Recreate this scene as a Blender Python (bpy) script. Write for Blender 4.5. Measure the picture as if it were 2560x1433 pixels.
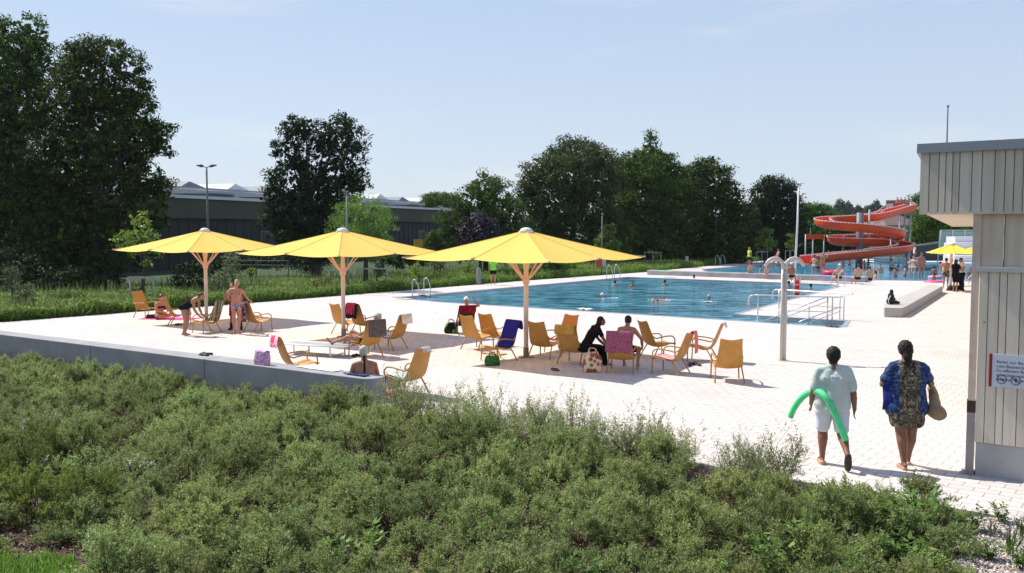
import bpy, bmesh, math, random
import numpy as np
from mathutils import Vector, Matrix, Euler
S = bpy.context.scene
for o in list(bpy.data.objects): bpy.data.objects.remove(o)
R = math.radians
# ---------------------------------------------------------------- camera
CAMH = 3.3; F = 2290.0; CX = 1280.0; CY = 716.5; PITCH = math.atan(143.5/F)
cd = bpy.data.cameras.new('camera'); cam = bpy.data.objects.new('camera', cd); S.collection.objects.link(cam)
cam.location = (0, 0, CAMH); cam.rotation_euler = (math.pi/2-PITCH, 0, 0)
cd.sensor_width = 36; cd.lens = F/2560*36; cd.clip_start = .1; cd.clip_end = 5000
S.camera = cam
# ---------------------------------------------------------------- sky and sun
SUN_EL = R(51); SUNXY = Vector((-.835, .55)).normalized()      # horizontal direction towards the sun
w = bpy.data.worlds.new('World'); S.world = w; w.use_nodes = True
nt = w.node_tree; bg = nt.nodes['Background']
sk = nt.nodes.new('ShaderNodeTexSky'); sk.sky_type = 'NISHITA'; sk.sun_disc = False
sk.sun_elevation = SUN_EL; sk.sun_rotation = math.atan2(SUNXY.x, SUNXY.y)
sk.air_density = 1.3; sk.dust_density = .7; sk.ozone_density = 2.0; sk.altitude = 400
bg.inputs['Strength'].default_value = .1
g_ = nt.nodes.new('ShaderNodeTexCoord'); sx_ = nt.nodes.new('ShaderNodeSeparateXYZ'); nt.links.new(g_.outputs['Generated'], sx_.inputs[0])
cr_ = nt.nodes.new('ShaderNodeValToRGB'); nt.links.new(sx_.outputs['Z'], cr_.inputs[0]); ce = cr_.color_ramp.elements
ce[0].position = 0.0; ce[0].color = (.69, .79, .94, 1); ce[1].position = .32; ce[1].color = (.49, .62, .86, 1); e3 = ce.new(.9); e3.color = (.28, .40, .74, 1)
# faint thin cirrus
cm = nt.nodes.new('ShaderNodeMapping'); cm.inputs['Scale'].default_value = (2.2, 2.2, 14); nt.links.new(g_.outputs['Generated'], cm.inputs[0])
cn = nt.nodes.new('ShaderNodeTexNoise'); cn.inputs['Scale'].default_value = 1.6; cn.inputs['Detail'].default_value = 8; nt.links.new(cm.outputs[0], cn.inputs[0])
cq = nt.nodes.new('ShaderNodeMapRange'); cq.inputs['From Min'].default_value = .56; cq.inputs['From Max'].default_value = .8; cq.inputs['To Max'].default_value = .7; nt.links.new(cn.outputs['Fac'], cq.inputs[0])
c2 = nt.nodes.new('ShaderNodeMix'); c2.data_type = 'RGBA'; c2.inputs[7].default_value = (.85, .87, .92, 1); nt.links.new(cq.outputs[0], c2.inputs[0]); nt.links.new(cr_.outputs[0], c2.inputs[6])
vm = nt.nodes.new('ShaderNodeVectorMath'); vm.operation = 'SCALE'; vm.inputs['Scale'].default_value = 7.2; nt.links.new(c2.outputs[2], vm.inputs[0])
mxs = nt.nodes.new('ShaderNodeMix'); mxs.data_type = 'RGBA'; mxs.inputs[0].default_value = .80
nt.links.new(sk.outputs[0], mxs.inputs[6]); nt.links.new(vm.outputs[0], mxs.inputs[7]); nt.links.new(mxs.outputs[2], bg.inputs['Color'])
sl = bpy.data.lights.new('sun', 'SUN'); sl.energy = 4.6; sl.angle = R(.55); sl.color = (1, .95, .87)
so = bpy.data.objects.new('sun', sl); S.collection.objects.link(so)
sd = Vector((SUNXY.x*math.cos(SUN_EL), SUNXY.y*math.cos(SUN_EL), math.sin(SUN_EL)))
so.rotation_euler = sd.to_track_quat('Z', 'Y').to_euler(); so.location = (-30, 20, 40)
S.view_settings.view_transform = 'Standard'; S.view_settings.look = 'None'
S.view_settings.exposure = 0.46; S.view_settings.gamma = 1
try:
    S.cycles.max_bounces = 6; S.cycles.transparent_max_bounces = 8; S.cycles.volume_bounces = 0
except Exception: pass

# ---------------------------------------------------------------- helpers
def ray(px, py):
    u = (px-CX)/F; v = (CY-py)/F
    c, s = math.cos(PITCH), math.sin(PITCH)
    return Vector((u, c+v*s, -s+v*c))
def P(px, py, z=0.0):          # point at height z seen at that pixel
    d = ray(px, py); t = (z-CAMH)/d.z
    return Vector((0, 0, CAMH))+d*t
def PD(px, py, Y):             # point at distance Y seen at that pixel
    d = ray(px, py); return Vector((0, 0, CAMH))+d*(Y/d.y)
D1 = Vector((.804, -.595, 0)).normalized(); D2 = Vector((.595, .804, 0)).normalized()
ANG1 = math.atan2(D1.y, D1.x)

def link(o, parent=None):
    S.collection.objects.link(o)
    if parent is not None: o.parent = parent
    return o
def tag(o, label=None, cat=None, group=None, kind=None):
    if label: o['label'] = label
    if cat: o['category'] = cat
    if group: o['group'] = group
    if kind: o['kind'] = kind
    return o
def empty(name, loc, rz=0, label=None, cat=None, group=None):
    o = bpy.data.objects.new(name, None); o.empty_display_size = .1
    o.location = loc; o.rotation_euler = (0, 0, rz); link(o)
    return tag(o, label, cat, group)
def meshobj(name, V, Fs, mats=None, parent=None, smooth=False, mi=None):
    me = bpy.data.meshes.new(name)
    me.from_pydata([tuple(v) for v in V], [], [tuple(f) for f in Fs]); me.update()
    for m in (mats if isinstance(mats, (list, tuple)) else [mats] if mats else []): me.materials.append(m)
    if smooth: me.polygons.foreach_set('use_smooth', [True]*len(me.polygons))
    if mi is not None: me.polygons.foreach_set('material_index', mi)
    return link(bpy.data.objects.new(name, me), parent)
class MB:                       # small mesh collector
    def __init__(s): s.v = []; s.f = []; s.m = []
    def add(s, V, Fs, mi=0):
        n = len(s.v); s.v += [Vector(v) for v in V]; s.f += [tuple(i+n for i in f) for f in Fs]; s.m += [mi]*len(Fs); return s
    def box(s, a, b, M=None, mi=0):
        (x0, y0, z0), (x1, y1, z1) = a, b
        V = [Vector(p) for p in ((x0,y0,z0),(x1,y0,z0),(x1,y1,z0),(x0,y1,z0),(x0,y0,z1),(x1,y0,z1),(x1,y1,z1),(x0,y1,z1))]
        if M: V = [M @ v for v in V]
        return s.add(V, [(0,3,2,1),(4,5,6,7),(0,1,5,4),(1,2,6,5),(2,3,7,6),(3,0,4,7)], mi)
    def tube(s, pts, r, n=8, mi=0, caps=True):
        pts = [Vector(p) for p in pts]; k = len(pts)
        rr = r if isinstance(r, (list, tuple)) else [r]*k
        V = []; up = None
        for i, p in enumerate(pts):
            t = (pts[min(i+1, k-1)]-pts[max(i-1, 0)]).normalized()
            if up is None:
                up = Vector((0, 0, 1)) if abs(t.z) < .9 else Vector((1, 0, 0))
            a = t.cross(up).normalized(); b = a.cross(t).normalized(); up = b
            for j in range(n):
                q = 2*math.pi*j/n; V.append(p+(a*math.cos(q)+b*math.sin(q))*rr[i])
        Fs = [(i*n+j, i*n+(j+1) % n, (i+1)*n+(j+1) % n, (i+1)*n+j) for i in range(k-1) for j in range(n)]
        if caps: Fs += [tuple(range(n-1, -1, -1)), tuple((k-1)*n+j for j in range(n))]
        return s.add(V, Fs, mi)
    def prism(s, poly, z0, z1, mi=0, bev=0):   # poly: list of (x,y) any order
        A = sum(poly[i][0]*poly[(i+1) % len(poly)][1]-poly[(i+1) % len(poly)][0]*poly[i][1] for i in range(len(poly)))
        if A < 0: poly = poly[::-1]
        n = len(poly)
        V = [(p[0], p[1], z0) for p in poly]+[(p[0], p[1], z1) for p in poly]
        Fs = [tuple(range(n-1, -1, -1)), tuple(range(n, 2*n))]+[(i, (i+1) % n, n+(i+1) % n, n+i) for i in range(n)]
        return s.add(V, Fs, mi)
    def ell(s, c, r, M=None, n=12, m=8, mi=0):
        c = Vector(c); V = [Vector((0, 0, -1))]
        for i in range(1, m):
            a = math.pi*i/m-math.pi/2
            for j in range(n):
                q = 2*math.pi*j/n; V.append(Vector((math.cos(a)*math.cos(q), math.cos(a)*math.sin(q), math.sin(a))))
        V.append(Vector((0, 0, 1)))
        V = [Vector((v.x*r[0], v.y*r[1], v.z*r[2])) for v in V]
        if M: V = [M @ v for v in V]
        V = [v+c for v in V]
        Fs = [(0, 1+(j+1) % n, 1+j) for j in range(n)]
        for i in range(m-2):
            for j in range(n):
                a = 1+i*n; Fs.append((a+j, a+(j+1) % n, a+n+(j+1) % n, a+n+j))
        L = len(V)-1; a = 1+(m-2)*n
        Fs += [(a+j, a+(j+1) % n, L) for j in range(n)]
        return s.add(V, Fs, mi)
    def cap(s, p1, r1, p2, r2, n=10, mi=0):
        p1 = Vector(p1); p2 = Vector(p2); t = p2-p1; L = t.length
        if L < 1e-5: return s.ell(p1, (r1, r1, r1), mi=mi)
        t /= L; pts = []; rr = []
        for a in (-80, -55, -28, 0): pts.append(p1+t*r1*math.sin(R(a))); rr.append(r1*math.cos(R(a)))
        for a in (0, 28, 55, 80): pts.append(p2+t*r2*math.sin(R(a))); rr.append(r2*math.cos(R(a)))
        if (pts[4]-pts[3]).length < 1e-5: del pts[3], rr[3]
        return s.tube(pts, rr, n, mi)
    def obj(s, name, mats, parent=None, smooth=False):
        return meshobj(name, s.v, s.f, mats, parent, smooth, s.m)
def auto_smooth(o, ang=35):
    me = o.data; me.polygons.foreach_set('use_smooth', [True]*len(me.polygons))
    try: me.set_sharp_from_angle(angle=R(ang))
    except Exception: pass
    return o
def bevel(o, w=.01, seg=2):
    m = o.modifiers.new('b', 'BEVEL'); m.width = w; m.segments = seg; m.limit_method = 'ANGLE'; return o
def arc(c, r, a0, a1, ax, ay, n=8):
    c = Vector(c); ax = Vector(ax); ay = Vector(ay)
    return [c+ax*r*math.cos(R(a0+(a1-a0)*i/n))+ay*r*math.sin(R(a0+(a1-a0)*i/n)) for i in range(n+1)]
def spline(pts, k=8):           # catmull-rom
    p = [Vector(q) for q in pts]; p = [p[0]*2-p[1]]+p+[p[-1]*2-p[-2]]; out = []
    for i in range(1, len(p)-2):
        for j in range(k):
            t = j/k
            out.append(.5*((2*p[i])+(-p[i-1]+p[i+1])*t+(2*p[i-1]-5*p[i]+4*p[i+1]-p[i+2])*t*t+(-p[i-1]+3*p[i]-3*p[i+1]+p[i+2])*t**3))
    out.append(p[-2]); return out

# ---------------------------------------------------------------- materials
MC = {}
def mat(name, col, rough=.7, col2=None, nscale=6, bump=0, bscale=40, spec=.35, metal=0, trans=None, detail=4, contrast=(.35, .65)):
    if name in MC: return MC[name]
    m = bpy.data.materials.new(name); m.use_nodes = True; N = m.node_tree; b = N.nodes['Principled BSDF']
    b.inputs['Base Color'].default_value = (*col, 1); b.inputs['Roughness'].default_value = rough
    b.inputs['Specular IOR Level'].default_value = spec; b.inputs['Metallic'].default_value = metal
    tc = N.nodes.new('ShaderNodeTexCoord')
    if col2:
        n = N.nodes.new('ShaderNodeTexNoise'); n.inputs['Scale'].default_value = nscale; n.inputs['Detail'].default_value = detail
        r = N.nodes.new('ShaderNodeValToRGB'); r.color_ramp.elements[0].position = contrast[0]; r.color_ramp.elements[1].position = contrast[1]
        r.color_ramp.elements[0].color = (*col, 1); r.color_ramp.elements[1].color = (*col2, 1)
        N.links.new(tc.outputs['Object'], n.inputs['Vector']); N.links.new(n.outputs['Fac'], r.inputs[0]); N.links.new(r.outputs[0], b.inputs['Base Color'])
    if bump:
        n2 = N.nodes.new('ShaderNodeTexNoise'); n2.inputs['Scale'].default_value = bscale; n2.inputs['Detail'].default_value = 5
        bp = N.nodes.new('ShaderNodeBump'); bp.inputs['Strength'].default_value = bump; bp.inputs['Distance'].default_value = .02
        N.links.new(tc.outputs['Object'], n2.inputs['Vector']); N.links.new(n2.outputs['Fac'], bp.inputs['Height']); N.links.new(bp.outputs[0], b.inputs['Normal'])
    if trans:
        t = N.nodes.new('ShaderNodeBsdfTranslucent'); t.inputs[0].default_value = (*trans[0], 1)
        mx = N.nodes.new('ShaderNodeMixShader'); mx.inputs[0].default_value = trans[1]
        N.links.new(b.outputs[0], mx.inputs[1]); N.links.new(t.outputs[0], mx.inputs[2]); N.links.new(mx.outputs[0], N.nodes['Material Output'].inputs[0])
    MC[name] = m; return m
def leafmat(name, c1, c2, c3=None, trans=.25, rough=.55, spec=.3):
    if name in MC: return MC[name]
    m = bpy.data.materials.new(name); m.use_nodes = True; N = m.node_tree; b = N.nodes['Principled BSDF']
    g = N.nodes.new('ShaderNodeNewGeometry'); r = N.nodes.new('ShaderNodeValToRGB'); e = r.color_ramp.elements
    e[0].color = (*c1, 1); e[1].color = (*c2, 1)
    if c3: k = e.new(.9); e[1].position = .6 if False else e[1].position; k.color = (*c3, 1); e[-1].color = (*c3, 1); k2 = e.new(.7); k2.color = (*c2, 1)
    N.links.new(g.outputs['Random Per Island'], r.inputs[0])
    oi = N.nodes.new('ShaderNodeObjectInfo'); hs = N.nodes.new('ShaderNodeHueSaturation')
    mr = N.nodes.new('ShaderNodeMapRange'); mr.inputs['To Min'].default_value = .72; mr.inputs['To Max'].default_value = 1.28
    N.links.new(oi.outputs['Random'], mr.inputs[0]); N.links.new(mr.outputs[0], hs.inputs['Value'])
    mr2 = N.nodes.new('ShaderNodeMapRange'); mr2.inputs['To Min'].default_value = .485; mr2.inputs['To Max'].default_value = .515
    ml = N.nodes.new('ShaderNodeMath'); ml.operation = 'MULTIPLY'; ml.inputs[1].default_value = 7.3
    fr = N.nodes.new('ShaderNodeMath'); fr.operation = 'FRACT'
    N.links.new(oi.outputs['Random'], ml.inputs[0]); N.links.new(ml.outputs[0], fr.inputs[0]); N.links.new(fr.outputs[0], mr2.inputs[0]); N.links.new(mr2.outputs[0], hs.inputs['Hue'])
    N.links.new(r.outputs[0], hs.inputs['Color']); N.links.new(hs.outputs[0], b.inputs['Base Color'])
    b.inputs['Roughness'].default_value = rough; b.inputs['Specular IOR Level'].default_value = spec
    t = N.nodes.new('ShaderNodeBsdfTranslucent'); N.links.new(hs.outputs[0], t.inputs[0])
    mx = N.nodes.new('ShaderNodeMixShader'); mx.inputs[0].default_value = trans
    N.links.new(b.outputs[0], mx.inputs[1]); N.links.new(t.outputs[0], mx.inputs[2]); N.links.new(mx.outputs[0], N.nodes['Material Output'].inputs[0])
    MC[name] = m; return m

def paving_mat(name='paving', rot=0):
    m = bpy.data.materials.new(name); m.use_nodes = True; N = m.node_tree; b = N.nodes['Principled BSDF']
    tc = N.nodes.new('ShaderNodeTexCoord'); mp = N.nodes.new('ShaderNodeMapping'); mp.inputs['Rotation'].default_value = (0, 0, -ANG1)
    N.links.new(tc.outputs['Object'], mp.inputs[0])
    br = N.nodes.new('ShaderNodeTexBrick'); br.inputs['Scale'].default_value = 1; br.inputs['Brick Width'].default_value = .30
    br.inputs['Row Height'].default_value = .20; br.inputs['Mortar Size'].default_value = .008; br.inputs['Mortar Smooth'].default_value = .1; br.offset = .5
    br.inputs['Color1'].default_value = (.66, .60, .56, 1); br.inputs['Color2'].default_value = (.57, .52, .485, 1); br.inputs['Mortar'].default_value = (.34, .30, .275, 1)
    N.links.new(mp.outputs[0], br.inputs[0])
    n = N.nodes.new('ShaderNodeTexNoise'); n.inputs['Scale'].default_value = .35; n.inputs['Detail'].default_value = 6; N.links.new(tc.outputs['Object'], n.inputs[0])
    n2 = N.nodes.new('ShaderNodeTexNoise'); n2.inputs['Scale'].default_value = 9; n2.inputs['Detail'].default_value = 8; N.links.new(tc.outputs['Object'], n2.inputs[0])
    r = N.nodes.new('ShaderNodeMapRange'); r.inputs['From Min'].default_value = .3; r.inputs['From Max'].default_value = .7; r.inputs['To Min'].default_value = .93; r.inputs['To Max'].default_value = 1.05; N.links.new(n.outputs['Fac'], r.inputs[0])
    r2 = N.nodes.new('ShaderNodeMapRange'); r2.inputs['From Min'].default_value = .25; r2.inputs['From Max'].default_value = .75; r2.inputs['To Min'].default_value = .92; r2.inputs['To Max'].default_value = 1.06; N.links.new(n2.outputs['Fac'], r2.inputs[0])
    n4 = N.nodes.new('ShaderNodeTexNoise'); n4.inputs['Scale'].default_value = 2.3; n4.inputs['Detail'].default_value = 7; n4.inputs['Roughness'].default_value = .7; N.links.new(tc.outputs['Object'], n4.inputs[0])
    r4 = N.nodes.new('ShaderNodeMapRange'); r4.inputs['From Min'].default_value = .62; r4.inputs['From Max'].default_value = .74; r4.inputs['To Min'].default_value = 1; r4.inputs['To Max'].default_value = .72; N.links.new(n4.outputs['Fac'], r4.inputs[0])
    m0 = N.nodes.new('ShaderNodeMath'); m0.operation = 'MULTIPLY'; N.links.new(r.outputs[0], m0.inputs[0]); N.links.new(r4.outputs[0], m0.inputs[1])
    mu = N.nodes.new('ShaderNodeMath'); mu.operation = 'MULTIPLY'; N.links.new(m0.outputs[0], mu.inputs[0]); N.links.new(r2.outputs[0], mu.inputs[1])
    hs = N.nodes.new('ShaderNodeHueSaturation'); N.links.new(mu.outputs[0], hs.inputs['Value']); N.links.new(br.outputs['Color'], hs.inputs['Color'])
    N.links.new(hs.outputs[0], b.inputs['Base Color']); b.inputs['Roughness'].default_value = .85; b.inputs['Specular IOR Level'].default_value = .2
    bp = N.nodes.new('ShaderNodeBump'); bp.inputs['Strength'].default_value = .4; bp.inputs['Distance'].default_value = .006
    inv = N.nodes.new('ShaderNodeMath'); inv.operation = 'SUBTRACT'; inv.inputs[0].default_value = 1; N.links.new(br.outputs['Fac'], inv.inputs[1])
    N.links.new(inv.outputs[0], bp.inputs['Height']); N.links.new(bp.outputs[0], b.inputs['Normal'])
    return m
def water_mat(name, deep, light, bs=2.6, strength=.9):
    m = bpy.data.materials.new(name); m.use_nodes = True; N = m.node_tree; b = N.nodes['Principled BSDF']
    tc = N.nodes.new('ShaderNodeTexCoord'); mp = N.nodes.new('ShaderNodeMapping'); mp.inputs['Rotation'].default_value = (0, 0, -.15); mp.inputs['Scale'].default_value = (.42, 1, 1)
    N.links.new(tc.outputs['Object'], mp.inputs[0])
    n = N.nodes.new('ShaderNodeTexNoise'); n.inputs['Scale'].default_value = bs; n.inputs['Detail'].default_value = 3; n.inputs['Distortion'].default_value = .6; N.links.new(mp.outputs[0], n.inputs[0])
    bp = N.nodes.new('ShaderNodeBump'); bp.inputs['Strength'].default_value = strength; bp.inputs['Distance'].default_value = .09
    N.links.new(n.outputs['Fac'], bp.inputs['Height']); N.links.new(bp.outputs[0], b.inputs['Normal'])
    n3 = N.nodes.new('ShaderNodeTexNoise'); n3.inputs['Scale'].default_value = 1.0; n3.inputs['Detail'].default_value = 6; n3.inputs['Distortion'].default_value = 1.6; N.links.new(mp.outputs[0], n3.inputs[0])
    r = N.nodes.new('ShaderNodeValToRGB'); e = r.color_ramp.elements; e[0].position = .41; e[1].position = .60; e[0].color = (*deep, 1); e[1].color = (*light, 1)
    N.links.new(n3.outputs['Fac'], r.inputs[0]); N.links.new(r.outputs[0], b.inputs['Base Color'])
    b.inputs['Roughness'].default_value = .08; b.inputs['IOR'].default_value = 1.33; b.inputs['Specular IOR Level'].default_value = .4
    return m
M_pave = paving_mat()
M_water1 = water_mat('pool_water', (.008, .085, .135), (.085, .34, .45), 2.0, 1.0)
M_water2 = water_mat('shallow_water', (.045, .25, .40), (.09, .34, .50), 2.5, .5)
M_steel = mat('brushed_steel', (.55, .55, .56), .35, (.45, .45, .46), 8, metal=.6)
M_concrete = mat('concrete', (.50, .49, .48), .85, (.42, .41, .40), 2.2, .25, 60)
M_concd = mat('concrete_dark', (.33, .33, .34), .85, (.27, .27, .28), 2, .25, 60)
M_soil = mat('soil', (.035, .022, .016), .95, (.12, .075, .055), 14, .9, 30, detail=8)
M_white = mat('white_paint', (.78, .77, .75), .45, (.70, .69, .68), 3)
M_black = mat('black_fabric', (.012, .012, .014), .8, (.03, .03, .033), 20)
# ================================================================ THE SETTING
def xy(v): return (v.x, v.y)
WL = P(0, 836, .45); WR = P(928, 949, .45); BD = (WR-WL); BD.z = 0; BD.normalize(); BN = Vector((-BD.y, BD.x, 0))
WL0 = WL-BD*14; WL0.z = 0; WRg = WR.copy(); WRg.z = 0
E1 = P(1050, 1037); E2 = P(1700, 1150); E3 = P(2560, 1301); E4 = E3+(E3-E2)*1.2
BORD = [P(2600, 640), P(1900, 652.5), P(1616, 680.5), P(1300, 703), P(700, 751.8), P(0, 806)]
def isect(p, d, q, e):
    k_ = ((q.x-p.x)*e.y-(q.y-p.y)*e.x)/(d.x*e.y-d.y*e.x); return Vector((p.x+d.x*k_, p.y+d.y*k_, 0))
BL = isect(WL, BD, BORD[-1], BORD[-1]-BORD[-2]); BLEN = (BL-Vector((WL.x, WL.y, 0))).length
pool1 = [P(985, 745), P(1107, 756), P(1560, 784), P(2060, 816), P(2106, 818.5), P(2117, 803), P(1835, 786), P(2096, 717), P(2080, 711.5), P(1570, 693)]
mbA = P(1617, 687); mbB = P(2163, 706); mbd = (mbB-mbA).normalized(); mbn = Vector((-mbd.y, mbd.x, 0))
pool2 = [P(1760, 673.5), mbA+mbd*((mbB-mbA).length*.32)+mbn*.62, mbB+mbn*.62, P(2163, 700), P(2340, 703), P(2700, 706), P(2700, 655), P(2000, 656.5), P(1905, 661.5)]
from mathutils.geometry import tessellate_polygon
def sheet(name, outer, holes, z, m, skirt=0):
    loops = [outer]+holes; V = [Vector((p.x, p.y, z)) for l in loops for p in l]
    tr = tessellate_polygon([[Vector((p.x, p.y, 0)) for p in l] for l in loops])
    Fs = []
    for t in tr:
        a, b, c = [V[i] for i in t]
        Fs.append(t if (b-a).cross(c-a).z > 0 else t[::-1])
    if skirt:
        k = 0
        for l in loops:
            n = len(l); base = len(V); V += [Vector((p.x, p.y, z-skirt)) for p in l]
            Fs += [(k+i, k+(i+1) % n, base+(i+1) % n, base+i) for i in range(n)]
            k += n
        # indices of the top rings stay as first created
    return V, Fs
def struct(o): o['kind'] = 'structure'; return o
deck_outer = [WRg, E1, E2, E3, E4, E4+Vector((60, 20, 0)), Vector((90, 110, 0)), P(2700, 636)]+BORD+[BL]
def build_deck():
    loops = [deck_outer, pool1, pool2]; V = [Vector((p.x, p.y, 0)) for l in loops for p in l]
    tr = tessellate_polygon([[Vector((p.x, p.y, 0)) for p in l] for l in loops]); Fs = []
    for t in tr:
        a, b, c = [V[i] for i in t]; Fs.append(tuple(t) if (b-a).cross(c-a).z > 0 else tuple(t[::-1]))
    k = 0; nt_ = len(V)
    for l in loops:
        n = len(l); base = len(V); V += [Vector((p.x, p.y, -.6)) for p in l]
        Fs += [(k+i, base+i, base+(i+1) % n, k+(i+1) % n) for i in range(n)]; k += n
    return struct(meshobj('paved_deck', V, Fs, M_pave))
build_deck()
# base ground to the horizon
M_grassg = mat('grass_ground', (.022, .045, .010), .95, (.045, .08, .018), 1.5, .6, 12, detail=8)
mb = MB(); mb.add([(-1500, -200, -.6), (1500, -200, -.6), (1500, 2500, -.6), (-1500, 2500, -.6)], [(0, 1, 2, 3)])
struct(mb.obj('ground', M_grassg))
# meadow sheet behind the deck border
def meadow_z(p):
    return -.04
mp_ = [BL, BORD[5], BORD[4], BORD[3], BORD[2], BORD[1], BORD[0], P(2700, 632), Vector((90, 400, 0)), Vector((-200, 400, 0)), Vector((-120, 20, 0))]
V = [Vector((p.x, p.y, -.03)) for p in mp_]; tr = tessellate_polygon([[Vector((p.x, p.y, 0)) for p in mp_]])
Fs = [tuple(t) if (V[t[1]]-V[t[0]]).cross(V[t[2]]-V[t[0]]).z > 0 else tuple(t[::-1]) for t in tr]
struct(meshobj('meadow_ground', V, Fs, M_grassg))
# planting bed (soil), gravel and its height
def bedz(x, y):
    p = Vector((x, y, 0)); s = (p-WRg).dot(BD)
    t = min(1, max(0, (-s+1.0)/3.0)); n = (WRg-p).dot(BN)
    t2 = min(1, max(0, 1-(n-2)/7)); 
    return -.05-.27*t*t2+.03*math.sin(x*2.1+y)*math.cos(y*1.7)
def bed():
    V = []; Fs = []; nx, ny = 90, 60
    for j in range(ny+1):
        for i in range(nx+1):
            s = -34+i*(50/nx); n = -.02-j*(14/ny)
            p = WRg+BD*s+BN*(n if s < 0 else n)
            # follow the paving edge to the right of the bench
            V.append(Vector((p.x, p.y, bedz(p.x, p.y))))
    for j in range(ny):
        for i in range(nx):
            a = j*(nx+1)+i; Fs.append((a, a+nx+1, a+nx+2, a+1))
    return struct(meshobj('soil_bed', V, Fs, M_soil, smooth=True))
bed()
M_gravel = mat('gravel', (.34, .27, .23), .95, (.62, .54, .49), 60, 1, 45, detail=6, contrast=(.3, .7))
g = [P(2425, 1292), P(2560, 1307), P(2760, 1340), P(2760, 1560), P(2420, 1560), P(2380, 1380)]
V = [Vector((p.x, p.y, .015)) for p in g]
struct(meshobj('gravel_strip', V, [tuple(range(len(V)))[::-1]], M_gravel))
# pools
def poolwater(name, poly, z, m):
    V = [Vector((p.x, p.y, z)) for p in poly]; tr = tessellate_polygon([[Vector((p.x, p.y, 0)) for p in poly]])
    Fs = [tuple(t) if (V[t[1]]-V[t[0]]).cross(V[t[2]]-V[t[0]]).z > 0 else tuple(t[::-1]) for t in tr]
    return struct(meshobj(name, V, Fs, m))
poolwater('pool_water', pool1, -.10, M_water1); poolwater('shallow_pool_water', pool2, -.08, M_water2)
def rim(name, poly, label, wd=.16, skip=()):
    mb = MB(); n = len(poly)
    c = sum((Vector((p.x, p.y, 0)) for p in poly), Vector())/n
    A = sum(poly[i].x*poly[(i+1) % n].y-poly[(i+1) % n].x*poly[i].y for i in range(n)); sg = 1 if A > 0 else -1
    for i in range(n):
        if i in skip: continue
        a, b = poly[i], poly[(i+1) % n]; d = (b-a).normalized(); nn = Vector((d.y, -d.x, 0))*sg
        M = Matrix(((d.x, nn.x, 0, a.x), (d.y, nn.y, 0, a.y), (0, 0, 1, 0), (0, 0, 0, 1)))
        mb.box((0, -.05, -.12), ((b-a).length, wd, .012+.002*(i % 2)), M)
    o = mb.obj(name, M_steel); tag(o, label, 'pool edge'); return o
rim('pool_edge', pool1, 'grey steel overflow edge running round the dark blue swimming pool', .13)
rim('pool_edge', pool2, 'pale edge running round the light blue shallow pool behind', .2)

# ---------------------------------------------------------------- concrete benches
def frame(a, d): # matrix with x along d, y to the left of d
    d = d.normalized(); return Matrix(((d.x, -d.y, 0, a.x), (d.y, d.x, 0, a.y), (0, 0, 1, a.z), (0, 0, 0, 1)))
t = empty('concrete_bench', (WRg.x, WRg.y, 0), 0, 'long low grey concrete bench wall along the near deck edge above the shrubs', 'bench wall')
LB = (WR-WL).length
def bcut(px):  # distance along bench for a pixel on its top front edge
    y = 836+(949-836)*px/928; q = P(px, y, .45); return (q-WL).dot(BD)
cuts = [-BLEN-.3, bcut(225), bcut(510), LB]
for i in range(3):
    mb = MB(); a, b = cuts[i]+(.012 if i else 0), cuts[i+1]-(.012 if i < 2 else 0)
    if i < 2: poly = [(a, 0), (b, 0), (b, .52), (a, .52)]
    else:
        r = .26; poly = [(a, 0)]+[(b-r+r*math.sin(R(q)), r-r*math.cos(R(q))) for q in range(0, 91, 10)]+[(b-.06, .46), (b-.12, .52), (a, .52)]
    W = [WL+BD*p[0]+BN*p[1] for p in poly]
    mb.prism([xy(q) for q in W], -.62, .45)
    o = mb.obj('bench_segment', mat('bench_concrete', (.33, .325, .325), .8, (.27, .268, .27), 1.7, .15, 70), t); o.location = (-WRg.x, -WRg.y, 0); bevel(o, .012)
mb = MB(); poly = [mbA, mbB, mbB+mbn*.6, mbA+mbn*.6]
mb.prism([xy(p) for p in poly], .0, .34)
o = mb.obj('concrete_bench', mat('bench_concrete2', (.40, .39, .38), .85, (.31, .30, .30), 1.2, .2, 40)); bevel(o, .05)
tag(o, 'low grey concrete ledge between the dark blue pool and the shallow pool', 'bench wall')
rb = [P(2207, 764, .36), P(2213, 758, .36), P(2325, 711, .36), P(2357, 715, .36), P(2264, 767, .36), P(2255, 770, .36), P(2211, 769, .36)]
mb = MB(); mb.prism([xy(p) for p in rb], 0, .36)
o = mb.obj('concrete_bench', mat('bench_concrete3', (.47, .45, .44), .85, (.40, .385, .375), 1.2, .2, 40)); bevel(o, .02)
tag(o, 'low grey concrete ledge with the black backpack on its near end', 'bench wall')

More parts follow.
